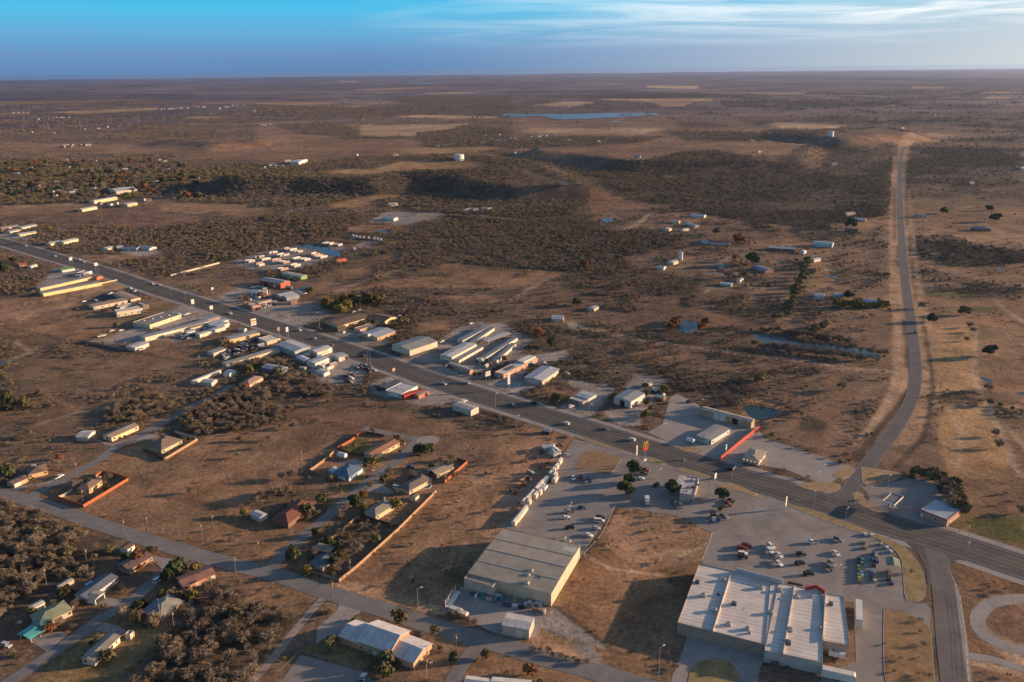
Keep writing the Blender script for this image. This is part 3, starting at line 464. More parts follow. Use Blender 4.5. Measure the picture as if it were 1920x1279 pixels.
# ---------------------------------------------------------------- the land
def build_ground():
    rows = []; v = 1560.0   # pixels below the true horizon
    while v > 7.4:
        rows.append(v); v -= max(.22, min(2.4, v*.014))
    rows.append(7.4); rows = np.array(rows); cols = np.arange(-560, 2481, 4.6)
    # level-frame pixel offsets -> ground
    th = TH; hv = 639.5-YH
    yy = hv-rows                      # image y (up) in the un-rolled frame
    dy = F*math.cos(th)+yy*math.sin(th); dz = -F*math.sin(th)+yy*math.cos(th)
    t = H/(-dz); Yg = dy*t; Xg = (cols[None, :]-960)*t[:, None]
    X = Xg.ravel(); Y = np.repeat(Yg, len(cols)); Z = hgt(X, Y)
    r, px, py = cover(X, Y, Z)
    col = COLS[r]; D = np.hypot(X, Y)
    # blend a little between neighbours so classes do not meet in a hard step
    col = col.reshape(len(rows), len(cols), 3)
    k = col.copy(); k[1:-1, 1:-1] = (col[1:-1, 1:-1]*2+col[:-2, 1:-1]+col[2:, 1:-1]+col[1:-1, :-2]+col[1:-1, 2:])/6; col = k.reshape(-1, 3)
    n1 = fnoise(X, Y, 900, 41, 4)[:, None]; n2 = fnoise(X, Y*.35, 3200, 45, 3)[:, None]
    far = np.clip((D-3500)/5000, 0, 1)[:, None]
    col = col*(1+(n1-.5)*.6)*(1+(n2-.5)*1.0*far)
    # patchwork of pastures and brush on the far plain
    u = X*.94+Y*.34+180*fnoise(X, Y, 2500, 61, 2); v2 = -X*.34+Y*.94
    pr = rng.permutation(8192)/8192.0
    pid = (np.floor(u/720).astype(int)*73+np.floor(v2/(520+X*0)).astype(int)*151) % 8192
    pv = pr[pid]; pv2 = pr[(pid*7+13) % 8192]
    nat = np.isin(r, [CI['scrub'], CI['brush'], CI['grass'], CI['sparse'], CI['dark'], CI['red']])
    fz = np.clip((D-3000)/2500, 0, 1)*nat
    col = col*(1-fz*.08)[:, None]*(1+fz*(pv-.5)*.8)[:, None]*np.stack([1+fz*(pv2-.5)*.25-fz*.08, 1+fz*.02, 1+fz*.45], -1)  # haze-blue cast, growing with distance, painted into the land colour
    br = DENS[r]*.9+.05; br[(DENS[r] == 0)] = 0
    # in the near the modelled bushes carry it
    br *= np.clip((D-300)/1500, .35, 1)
    me = bpy.data.meshes.new('ground'); nr, nc = len(rows), len(cols)
    me.vertices.add(nr*nc); me.vertices.foreach_set('co', np.stack([X, Y, Z], -1).astype(np.float32).ravel())
    i = np.arange(nr-1)[:, None]*nc+np.arange(nc-1)[None, :]; q = np.stack([i, i+1, i+nc+1, i+nc], -1).reshape(-1, 4)
    me.loops.add(q.size); me.loops.foreach_set('vertex_index', q.astype(np.int32).ravel())
    me.polygons.add(len(q)); me.polygons.foreach_set('loop_start', np.arange(0, q.size, 4, dtype=np.int32)); me.polygons.foreach_set('use_smooth', np.ones(len(q), bool))
    me.update(calc_edges=True)
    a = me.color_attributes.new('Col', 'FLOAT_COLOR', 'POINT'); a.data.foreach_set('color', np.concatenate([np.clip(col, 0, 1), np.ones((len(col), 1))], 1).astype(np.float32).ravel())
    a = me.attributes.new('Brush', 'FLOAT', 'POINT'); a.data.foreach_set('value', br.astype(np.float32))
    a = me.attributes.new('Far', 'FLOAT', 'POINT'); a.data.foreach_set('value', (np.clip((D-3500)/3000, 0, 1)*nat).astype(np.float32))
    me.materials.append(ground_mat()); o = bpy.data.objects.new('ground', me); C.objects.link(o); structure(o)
build_ground()

# ---------------------------------------------------------------- roads, pavements, water
ASPH = pave_mat('asphalt', (.105, .092, .084), .18, .35); CONC = pave_mat('worn_concrete', (.305, .262, .235), .18, .5); STREET = pave_mat('street_asphalt', (.200, .180, .168), .2, .4); LOT = pave_mat('car_park_asphalt', (.250, .216, .194), .2, .5)
KERB = plain_mat('kerb_concrete', (.42, .36, .31)); DARKLOT = pave_mat('dark_asphalt', (.07, .062, .06), .2, .3); DRY = plain_mat('dry_grass', (.33, .21, .11), .95, .35, .35); LAWN = plain_mat('winter_lawn', (.27, .20, .10), .95, .3, .3); RURALM = pave_mat('rural_asphalt', (.125, .112, .108), .15, .3)
HWY = [(-500, 333), (-120, 424), (0, 452), (92, 480), (188, 507), (286, 541.5), (385, 571), (489, 604), (580, 633), (669, 662), (790, 706), (925, 750), (1020, 779), (1107, 805), (1200, 836), (1296, 866), (1406, 900), (1480, 922), (1560, 950), (1660, 983), (1783, 1018), (1920, 1064), (2300, 1190)]
hw = [atz(*p).to_2d() for p in HWY]
HW_W = 23.0
ribbon('highway_shoulder', hw, HW_W+9, .05, CONC, 3); ribbon('highway', hw, HW_W, .10, ASPH, 3)
lineY = plain_mat('road_line_yellow', (.42, .30, .12), .8, .3, 2); lineW = plain_mat('road_line_white', (.42, .40, .37), .8, .3, 2)
b = MB()
for off in (-1.9, 1.9): ribbon('', hw, .14, .115, None, 4, off, b=b)
structure(b.build('road_marking', lineY))
b = MB()
for off in (-5.6, 5.6): ribbon('', hw, .13, .115, None, 5, off, dash=(12, 3.2), b=b)
for off in (-9.4, 9.4): ribbon('', hw, .13, .115, None, 4, off, b=b)
structure(b.build('road_marking', lineW))
b = MB()
for off in (-8.3, -6.9, -4.5, -3.1, 3.1, 4.5, 6.9, 8.3): ribbon('', hw, .7, .106, None, 3, off, b=b)
structure(b.build('tyre_wear', pave_mat('worn_asphalt', (.082, .073, .068), .25, .2)))
rp = [atz(*p).to_2d() for p in RURAL]
ribbon('rural_road', rp, 8.6, .085, RURALM, 3)
b = MB(); ribbon('', rp[3:], .12, .10, None, 3, -3.9, b=b); ribbon('', rp[3:], .12, .10, None, 3, 3.9, b=b); structure(b.build('road_marking', lineW))
SOUTH = [(1745, 1012), (1757, 1042), (1766, 1080), (1772, 1130), (1778, 1192), (1784, 1245), (1792, 1300), (1806, 1400)]
sp_ = [atz(*p).to_2d() for p in SOUTH]; ribbon('side_road', sp_, 9.4, .088, pave_mat('side_road_asphalt', (.15, .128, .115), .2, .4), 3)
ribbon('side_road_shoulder', gpts('N4', [(1030, 560), (1080, 640), (1120, 760), (1140, 900), (1165, 1080), (1180, 1260), (1200, 1500)]), 5.0, .06, CONC, 3)
sheet('intersection', gpts('N4', [(830, 440), (900, 505), (950, 600), (960, 690), (1060, 690), (1070, 580), (1140, 545), (1240, 555), (1180, 480), (1000, 400)]), .078, ASPH)
sheet('intersection', gpts('N4', [(300, 160), (430, 130), (480, 60), (600, -60), (660, -60), (600, 40), (545, 110), (505, 150), (520, 200), (600, 260), (500, 250)]), .076, RURALM)
STA = gpts('N1', [(-300, 75), (0, 140), (180, 190), (370, 252), (540, 315), (760, 385), (1000, 460), (1180, 515), (1400, 572), (1539, 605), (1670, 635), (1820, 690), (1990, 750), (2160, 800), (2340, 855), (2540, 925), (2690, 965), (2890, 1025), (3078, 1075), (3280, 1140), (3520, 1200), (3700, 1250), (3850, 1300), (4100, 1380)])
ribbon('street', STA, 9.4, .07, STREET, 2)
ribbon('street', gpts('P4', [(430, 540), (500, 470), (800, 330), (1100, 165), (1400, 20)])+gpts('M1', [(880, 1040), (1150, 905), (1400, 772), (1560, 675), (1705, 610), (1790, 560), (1860, 520)]), 6.6, .066, STREET, 2)
ribbon('street', gpts('N1', [(1120, 530), (1060, 565), (930, 665), (800, 790), (620, 885), (470, 1000), (280, 1130), (100, 1250), (-60, 1360)]), 6.4, .062, STREET, 2)
ribbon('street', gpts('N2', [(60, 640), (130, 540), (250, 430), (400, 310), (520, 205), (640, 105)])+gpts('P3', [(330, 800), (560, 645), (700, 520), (830, 380), (900, 310)]), 6.6, .064, STREET, 2)
ribbon('street', gpts('P3', [(20, 110), (130, 140), (400, 190), (700, 255), (1000, 305)]), 6.0, .060, STREET, 2)
cc = atz(*tp('P3', 1065, 312)).to_2d(); sheet('turning_circle', [cc+Vector((math.cos(a)*7.2, math.sin(a)*7.2)) for a in np.arange(0, 6.28, .3)], .068, CONC)
ribbon('dirt_lane', gpts('N2', [(-80, 1330), (60, 1190), (220, 985), (370, 810), (440, 740)]), 3.6, .05, plain_mat('lane_gravel', (.30, .235, .19), .95, .3, .4), 2)
ribbon('street', gpts('N2', [(1340, 1060), (1270, 1130), (1200, 1230), (1120, 1400)]), 6.0, .058, STREET, 2)
ribbon('compound_road', gpts('F3', [(500, 190), (700, 100), (860, 92), (1240, 122), (1500, 130), (1918, 160)]), 6, .06, CONC, 2)
# paved yards and car parks
def lot(name, t, pts, z, m): return sheet(name, gpts(t, pts), z, m)
lot('car_park', '0', [(1075, 824), (1164, 840), (1178, 852), (1254, 867), (1330, 893), (1428, 917), (1470, 934), (1472, 940), (1540, 965), (1600, 985), (1630, 1003), (1655, 1020), (1672, 1038), (1690, 1062), (1696, 1095), (1694, 1120), (1712, 1130), (1739, 1132), (1746, 1145), (1743, 1178), (1728, 1163), (1690, 1145), (1655, 1141), (1655, 1260), (1665, 1320), (1540, 1330), (1540, 1265), (1605, 1240), (1600, 1130), (1470, 1120), (1315, 1062), (1330, 1012), (1334, 998), (1312, 990), (1300, 975), (1255, 965), (1160, 950), (1152, 952), (1120, 1000), (1090, 1042), (1085, 1022), (945, 990), (935, 985), (970, 965), (1035, 885), (1060, 850)], .055, LOT)
lot('car_park', 'M4', [(180, 830), (240, 620), (300, 590), (470, 680), (500, 720), (930, 850), (1000, 950), (1200, 1010), (1600, 1150), (1700, 1170), (1690, 1250), (1570, 1270), (1500, 1330), (1150, 1190), (620, 1110), (500, 1080), (330, 1030), (200, 960), (60, 900)], .052, CONC)
lot('forecourt', 'G2', [(340, 205), (560, 200), (900, 110), (1200, 130), (1290, 280), (1420, 400), (1420, 560), (1370, 700), (1480, 740), (1950, 985), (1500, 860), (900, 720), (640, 560), (480, 440), (440, 400), (430, 290)], .054, LOT)
lot('yard', 'N2', [(1115, 845), (1160, 790), (1240, 700), (1400, 720), (1740, 790), (1700, 1010), (1560, 1020), (1400, 970), (1270, 900)], .05, CONC)
lot('car_park', 'S3', [(-40, 460), (240, 205), (300, 90), (520, 110), (660, 170), (540, 290), (410, 400), (300, 590), (0, 660), (-60, 700)], .05, CONC)
lot('car_park', 'N2', [(110, 1330), (270, 1115), (640, 1215), (760, 1330)], .05, LOT)
lot('car_park', 'G8', [(150, 560), (500, 412), (640, 415), (700, 380), (850, 392), (1000, 445), (845, 495), (640, 500), (240, 575), (150, 600)], .035, DARKLOT)
lot('delivery_yard', 'S2', [(230, 820), (940, 1000), (880, 1140), (870, 1400), (60, 1400), (100, 1180), (200, 950)], .05, CONC)
lot('driveway', 'P5', [(370, 960), (620, 870), (800, 850), (860, 900), (600, 1110)], .048, CONC); lot('driveway', 'P5', [(1230, 400), (1380, 420), (1700, 460), (1600, 530), (1340, 520), (1220, 480)], .048, CONC)
lot('driveway', 'P5', [(1330, 740), (1500, 770), (1640, 850), (1500, 900), (1400, 870), (1200, 830)], .048, CONC); lot('driveway', 'P6', [(600, 430), (860, 470), (720, 600), (560, 470)], .048, CONC); lot('driveway', 'P3', [(170, 940), (560, 1180), (400, 1190), (60, 1130)], .048, CONC)
lot('driveway', 'M1', [(740, 950), (900, 990), (1160, 900), (1280, 930), (1000, 1000), (900, 1020), (780, 970)], .048, CONC); lot('driveway', 'P4', [(100, 440), (360, 370), (640, 330), (800, 260), (760, 330), (440, 390), (180, 470)], .046, CONC); lot('path', 'P2', [(1240, 560), (1440, 510), (1560, 560), (1560, 700), (1380, 700), (1450, 600)], .046, CONC)
lot('driveway', 'M3', [(1140, 640), (1500, 560), (1340, 680), (1250, 670)], .046, CONC)
ribbon('loop_road', gpts('N4', [(1950, 850), (1700, 780), (1500, 772), (1340, 800), (1262, 870), (1258, 945), (1320, 1020), (1450, 1072), (1620, 1112), (1950, 1185)]), 6.0, .045, CONC, 3)
ribbon('side_track', gpts('N4', [(1195, 1120), (1330, 1135), (1500, 1190), (1700, 1260), (1950, 1330)]), 4.0, .042, CONC, 2)
# raised grass islands with kerbs
def island(t, pts, m=None, grow=True):
    P = gpts(t, pts); P = P if not grow else smooth(P+[P[0]], 1)[:-1]
    k, inn = kerb('kerb', P, .0, .16, .22, KERB); sheet('grass_island', inn, .14, m or DRY)
island('G5', [(985, 615), (1100, 440), (1180, 405), (1290, 412), (1580, 500), (1560, 540), (1440, 715), (1340, 690), (1000, 640)], plain_mat('brown_grass', (.26, .155, .085), .95, .35, .3))
island('G5', [(1010, 235), (1100, 245), (1300, 310), (1460, 370), (1605, 412), (1590, 432), (1450, 400), (1200, 325), (1040, 265)], LAWN)
island('G1', [(400, 235), (520, 240), (690, 305), (705, 330), (600, 335), (430, 275)], LAWN); island('G1', [(810, 378), (900, 365), (1240, 465), (1205, 492), (1000, 445), (840, 405)], LAWN)
island('G1', [(1305, 572), (1400, 540), (1520, 560), (1700, 640), (1890, 735), (1880, 755), (1680, 690), (1500, 625), (1330, 605)]); island('G4', [(10, 780), (200, 770), (400, 845), (385, 882), (250, 875), (60, 830)])
island('N4', [(168, 95), (300, 73), (430, 85), (440, 115), (390, 142), (250, 126)]); island('N4', [(390, 30), (450, -12), (540, -12), (470, 68), (400, 48)]); island('N4', [(508, 145), (560, 135), (600, 200), (690, 245), (680, 262), (600, 238), (525, 195)])
island('N4', [(110, 205), (250, 240), (400, 290), (560, 352), (750, 425), (850, 492), (920, 585), (948, 690), (945, 780), (870, 800), (822, 790), (812, 640), (800, 520), (700, 435), (560, 385), (380, 325), (120, 222)], plain_mat('verge_grass', (.27, .19, .085), .95, .35, .2), True)
island('N4', [(695, 842), (790, 852), (900, 892), (978, 945), (990, 1100), (1003, 1290), (1010, 1400), (720, 1330), (690, 1200)], plain_mat('field_grass', (.26, .155, .075), .95, .4, .25))
island('N4', [(560, -12), (600, -10), (850, 30), (700, 90), (600, 105), (565, 80)], DRY)
lot('grass_circle', 'S2', [(240, 1240), (260, 1130), (340, 1060), (480, 1030), (620, 1070), (700, 1160), (720, 1300), (240, 1300)], .16, plain_mat('verge_grass', (.2, .15, .08)))
# water
WD = water_mat('pond_water', (.012, .030, .028)); WB = water_mat('lake_water', (.045, .065, .085), .3); WP = water_mat('pool_water', (.01, .12, .16), .05)
def pond(name, t, pts, z=.04, m=None):
    P = [at(*tp(t, *p)) for p in pts]; zz = sum(p.z for p in P)/len(P)
    sheet(name, smooth([p.to_2d() for p in P]+[P[0].to_2d()], 2)[:-1], zz+z, m or WD)
pond('pond', 'G4', [(985, 190), (1050, 158), (1250, 185), (1450, 200), (1535, 260), (1505, 335), (1420, 372), (1200, 382), (1100, 335), (1020, 250)])
pond('pond', 'M4', [(305, 8), (490, 10), (440, 110), (270, 98)], m=WB); pond('creek', 'M4', [(905, 115), (1000, 112), (1180, 150), (1270, 180), (1440, 190), (1705, 215), (1800, 235), (1930, 275), (1925, 300), (1760, 280), (1560, 250), (1370, 240), (1240, 205), (940, 180)], m=WB)
pond('pond', 'P8', [(1085, 100), (1190, 58), (1400, 80), (1600, 130), (1765, 190), (1740, 250), (1620, 240), (1500, 190), (1380, 150), (1250, 120)], m=water_mat('blue_pond', (.012, .05, .085), .2)); pond('pond', 'F3', [(540, 288), (620, 272), (725, 300), (690, 318)], .3, WB)
pond('pond', 'F4', [(1180, 172), (1280, 153), (1360, 165), (1270, 215)], .3, WB); pond('lake', 'D3', [(-60, 375), (400, 378), (770, 368), (1050, 368), (1140, 380), (880, 397), (500, 418), (320, 418), (200, 387), (0, 404), (-80, 395)], 1.2, WB)
pond('lake', 'D4', [(100, 325), (330, 330), (460, 334), (300, 340)], 1.5, WB); pond('lake', 'D2', [(1140, 138), (1350, 141), (1340, 150), (1150, 148)], 2, WB); pond('pond', 'F6', [(-60, 730), (60, 735), (50, 752), (-40, 755)], .1, WB); pond('pond', 'F6', [(1630, 655), (1740, 662), (1660, 682)], .1, WB)
pond('pond', 'F6', [(1580, 915), (1660, 920), (1600, 936)], .1, WB); pond('pond', 'M5', [(1350, 450), (1460, 480), (1450, 496), (1380, 486)], .05, WD); pond('pond', 'M5', [(1640, 580), (1705, 572), (1760, 590), (1700, 608)], .05, WD); pond('pond', 'M1', [(-80, 325), (80, 335), (60, 348), (-90, 380)], .05, WB)
pond('pond', 'D3', [(720, 432), (800, 425), (820, 436), (740, 441)], .8, WB); pond('pond', 'M4', [(1000, 225), (1180, 250), (1170, 270), (1010, 245)], .05, WD)
# ---------------------------------------------------------------- builders
GLASS = plain_mat('window_glass', (.035, .045, .055), .5, .1, 1, 0, .25); FRAME = plain_mat('white_trim', (.62, .57, .50), .6, .08); DOORM = plain_mat('painted_door', (.55, .52, .48), .6, .1); BROWN = plain_mat('dark_wood', (.10, .06, .04), .8, .3)
def col_name(c): return '_%02d_%02d_%02d' % tuple(int(v*99) for v in c)
def wallm(kind, c):
    nm = kind+'_wall'+col_name(c)
    if nm in MATS: return MATS[nm]
    if kind == 'metal': return stripe_mat(nm, c, 'X', .6, .55, .35, .2)
    if kind == 'brick':
        m, n, l, b = newmat(nm); b.inputs['Roughness'].default_value = .9
        tc = n.new('ShaderNodeTexCoord'); br = n.new('ShaderNodeTexBrick'); br.inputs['Scale'].default_value = 2.5
        mp = n.new('ShaderNodeMapping'); mp.inputs['Rotation'].default_value = (math.pi/2, 0, 0); l.new(tc.outputs['Object'], mp.inputs[0]); l.new(mp.outputs[0], br.inputs['Vector'])
        br.inputs['Color1'].default_value = (*[v*1.12 for v in c], 1); br.inputs['Color2'].default_value = (*[v*.85 for v in c], 1); br.inputs['Mortar'].default_value = (*[v*1.1+.03 for v in c], 1)
        l.new(br.outputs[0], b.inputs['Base Color']); MATS[nm] = m; return m
    return plain_mat(nm, c, .8, .14, .4)
def roofm(kind, c, axis):
    nm = kind+'_roof_'+axis.lower()+col_name(c)
    if kind == 'metal': return stripe_mat(nm, c, axis, .8, .5, .5, .65)
    if kind == 'shingle': return stripe_mat(nm, c, 'Y' if axis == 'X' else 'X', .45, .9, .35, .3, .2)
    if kind == 'membrane':
        if nm in MATS: return MATS[nm]
        m, n, l, b = newmat(nm); b.inputs['Roughness'].default_value = .8; tc = n.new('ShaderNodeTexCoord'); P = tc.outputs['Object']
        rgb = n.new('ShaderNodeRGB'); rgb.outputs[0].default_value = (*c, 1)
        k = nmul(n, l, rgb.outputs[0], nmap(n, l, nnoise(n, l, P, .12, 5, .65), .3, .7, .85, 1.15))
        mp = n.new('ShaderNodeMapping'); mp.inputs['Scale'].default_value = (.06, 1.3, 1); l.new(P, mp.inputs[0]); st = nnoise(n, l, mp.outputs[0], .9, 5, .7)
        k = nmix(n, l, nmap(n, l, st, .50, .70, 0, .75), k, nmix(n, l, 1.0, k, (.72, .52, .42), 'MULTIPLY'))
        wv = n.new('ShaderNodeTexWave'); wv.bands_direction = 'Y'; wv.inputs['Scale'].default_value = .13; wv.inputs['Distortion'].default_value = .6; l.new(P, wv.inputs['Vector'])
        k = nmix(n, l, nmap(n, l, wv.outputs['Fac'], .93, 1, 0, .5), k, (.25, .15, .11))
        st2 = nnoise(n, l, P, .35, 4, .7, 1); k = nmix(n, l, nmap(n, l, st2, .62, .72, 0, .6), k, (.22, .16, .13)); l.new(k, b.inputs['Base Color']); MATS[nm] = m; return m
    return plain_mat(nm, c, .85, .22, .3)
def fit(t, a, b, c, h):
    A = atz(*tp(t, *a), h).to_2d(); B = atz(*tp(t, *b), h).to_2d(); Cc = atz(*tp(t, *c), h).to_2d()
    u = (B-A); L = u.length; u /= L; n = Vector((-u.y, u.x)); W = (Cc-B).dot(n)
    if W < 0: n = -n; W = -W; # keep right-handed frame: swap ends
    if u.x*n.y-u.y*n.x < 0: A, u = B, -u
    return A, math.atan2(u.y, u.x), L, W
def roof_geo(r, rt, L, W, h, rise, ov):
    t = .14
    if rt == 'gable': r.extrude([(-ov, h-ov*rise/(W/2)), (W/2, h+rise), (W+ov, h-ov*rise/(W/2)), (W+ov, h-ov*rise/(W/2)+t), (W/2, h+rise+t), (-ov, h-ov*rise/(W/2)+t)], -ov, L+ov)
    elif rt == 'gablex': r.extrudey([(-ov, h-ov*rise/(L/2)), (L/2, h+rise), (L+ov, h-ov*rise/(L/2)), (L+ov, h-ov*rise/(L/2)+t), (L/2, h+rise+t), (-ov, h-ov*rise/(L/2)+t)], -ov, W+ov)
    elif rt == 'vault':
        p = [(-ov, h)]+[(W/2-math.cos(a)*(W/2+ov), h+math.sin(a)*rise) for a in np.linspace(.12, math.pi-.12, 9)]+[(W+ov, h)]
        r.extrude(p, -ov, L+ov)
    elif rt == 'hip':
        k = len(r.v); m = min(L, W)/2*.95
        x0, x1, y0, y1 = -ov, L+ov, -ov, W+ov
        r.v += [(x0, y0, h-.1), (x1, y0, h-.1), (x1, y1, h-.1), (x0, y1, h-.1), (x0, y0, h+.1), (x1, y0, h+.1), (x1, y1, h+.1), (x0, y1, h+.1)]
        if L >= W: r.v += [(m, W/2, h+rise), (L-m, W/2, h+rise)]; q = [(4, 5, 9, 8), (5, 6, 9), (6, 7, 8, 9), (7, 4, 8)]
        else: r.v += [(L/2, m, h+rise), (L/2, W-m, h+rise)]; q = [(4, 5, 8), (5, 6, 9, 8), (6, 7, 9), (7, 4, 8, 9)]
        r.f += [tuple(k+i for i in f) for f in q+[(0, 1, 5, 4), (1, 2, 6, 5), (2, 3, 7, 6), (3, 0, 4, 7), (3, 2, 1, 0)]]
    else:
        r.box(.18, L-.18, .18, W-.18, h-.45, h-.3)
def wall_geo(w, rt, L, W, h, rise):
    t = .18
    if rt == 'gable': w.extrude([(0, 0), (0, h), (W/2, h+rise), (W, h), (W, 0)], 0, L)
    elif rt == 'gablex': w.extrudey([(0, 0), (0, h), (L/2, h+rise), (L, h), (L, 0)], 0, W)
    elif rt == 'flat':
        w.box(0, L, 0, t, 0, h); w.box(0, L, W-t, W, 0, h); w.box(0, t, t, W-t, 0, h); w.box(L-t, L, t, W-t, 0, h)
    elif rt == 'vault': w.extrude([(.01, 0), (.01, h)]+[(W/2-math.cos(a)*(W/2-.05), h+math.sin(a)*(rise-.08)) for a in np.linspace(.15, math.pi-.15, 7)]+[(W-.01, h), (W-.01, 0)], 0, L)
    else: w.box(0, L, 0, W, 0, h-.1)
def openings(r, L, W, h, near, right, far=''):
    """near/right: string of w (window) d (door) g (garage door) o (open bay) b (blue door) . (nothing)"""
    def put(side, s, n):
        k = len(s)
        for i, ch in enumerate(s):
            if ch == '.': continue
            T = L if side == 'n' else W; x = T*(i+.5)/k; sl = T/k
            if ch == 'w': w = min(1.5, sl*.6); z0, z1 = 1.0, 2.15
            elif ch == 'd': w = min(1.05, sl*.5); z0, z1 = 0.02, 2.1
            elif ch == 'g': w = min(3.4, sl*.8); z0, z1 = .02, min(h-.5, 3.4)
            elif ch == 'G': w = min(4.4, sl*.85); z0, z1 = .02, min(h-.4, 4.4)
            elif ch == 'o': w = min(5.0, sl*.85); z0, z1 = .02, min(h-.5, 4.0)
            nm = {'w': 'window', 'd': 'door', 'g': 'garage_door', 'G': 'garage_door', 'o': 'open_bay'}[ch]
            b = MB(); e = .06
            if ch == 'w':
                f = MB(); fw = .1
                for (xa, xb, za, zb) in ((x-w/2-fw, x+w/2+fw, z0-fw, z0), (x-w/2-fw, x+w/2+fw, z1, z1+fw), (x-w/2-fw, x-w/2, z0, z1), (x+w/2, x+w/2+fw, z0, z1)):
                    if side == 'n': f.box(xa, xb, -e-.02, .0, za, zb)
                    else: f.box(L, L+e+.02, xa, xb, za, zb)
                fo = f.build('window', FRAME, r)
                if side == 'n': b.box(x-w/2, x+w/2, -e+.02, .0, z0, z1)
                else: b.box(L, L+e-.02, x-w/2, x+w/2, z0, z1)
                b.build('pane', GLASS, fo)
            else:
                if side == 'n': b.box(x-w/2, x+w/2, -e, .0, z0, z1)
                else: b.box(L, L+e, x-w/2, x+w/2, z0, z1)
                b.build(nm, {'d': DOORM, 'g': FRAME, 'G': FRAME, 'o': plain_mat('dark_interior', (.02, .018, .016))}[ch], r)
    put('n', near, 0); put('r', right, 0)
def bld(name, label, t, a, b, c, h=3, rt='gable', rise=None, rc=(.3, .25, .2), rk='metal', wc=(.5, .42, .32), wk='plain', near='', right='', ov=.35, cat=None, group=None, extra=None, units=(), posts=False, parent=None, base=0, maxw=None):
    A, rz, L, W = fit(t, a, b, c, h)
    if maxw: W = min(W, maxw)
    if rise is None: rise = {'gable': W*.11, 'gablex': L*.11, 'hip': min(L, W)*.19, 'vault': W*.28}.get(rt, 0)
    cat = cat or name.replace('_', ' ')
    if parent is None:
        o = root(name, (A.x, A.y, 0), rz, label, cat, group)
        if base is None:
            p = at(*tp(t, *a)); o.location.z = p.z
    else: o = parent
    off = None
    w = MB(); r = MB()
    roof_geo(r, rt, L, W, h, rise, ov if rt != 'flat' else 0)
    axis = 'X' if rt in ('gable', 'vault', 'hip', 'flat') else 'Y'
    loc = None
    if parent is not None:
        M_ = Matrix.Translation((A.x, A.y, 0)) @ Matrix.Rotation(rz, 4, 'Z'); loc = parent_mat(parent).inverted() @ M_
    if posts:
        nx = max(2, int(L/6)+1); ny = max(2, int(W/6)+1)
        pb = MB()
        for i in range(nx):
            for j in range(ny):
                x = .3+(L-.6)*i/(nx-1); y = .3+(W-.6)*j/(ny-1)
                if 0 < i < nx-1 and 0 < j < ny-1: continue
                q = MB(); q.tube((x, y, 0), (x, y, h), .1, .1, 5); po = q.build('post', FRAME, o)
                if loc: po.matrix_local = loc
        ro = r if rt != 'flat' else MB()
        if rt == 'flat': ro.box(0, L, 0, W, h-.3, h+.1)
        x = ro.build('roof', roofm(rk, rc, axis), o)
    else:
        wall_geo(w, rt, L, W, h, rise); x = w.build('wall', wallm(wk, wc), o)
        if loc: x.matrix_local = loc
        x = r.build('roof', roofm(rk, rc, axis), o)
    if loc: x.matrix_local = loc
    if loc is None: openings(o, L, W, h, near, right)
    for (ut, ux, uy, us) in units:
        p = atz(*tp(ut, ux, uy), h); q = Matrix.Rotation(-rz, 3, 'Z') @ Vector((p.x-A.x, p.y-A.y, 0)); unit(q.x, q.y, h-.3, us, o)
    if extra: extra(o, L, W, h)
    return o
def parent_mat(o): return Matrix.Translation(o.location) @ Matrix.Rotation(o.rotation_euler[2], 4, 'Z')
UNITM = plain_mat('rooftop_unit_metal', (.45, .42, .38), .5, .15, 1); UNITD = plain_mat('rooftop_unit_dark', (.13, .12, .11), .6, .2, 1)
def unit(x, y, z, s, o):
    b = MB(); b.box(x-s*.6, x+s*.6, y-s*.45, y+s*.45, z+.25, z+.25+s*.7); b.box(x-s*.7, x+s*.7, y-s*.55, y+s*.55, z, z+.2)
    for i in (-1, 1): b.box(x+i*s*.4-.06, x+i*s*.4+.06, y-s*.4, y+s*.4, z+.2, z+.25)
    u = b.build('rooftop_unit', random.choice([UNITM, UNITM, UNITD]), o)
    f = MB(); f.tube((x, y, z+.25+s*.7), (x, y, z+.4+s*.7), s*.32, s*.32, 10); f.build('fan', UNITD, u)

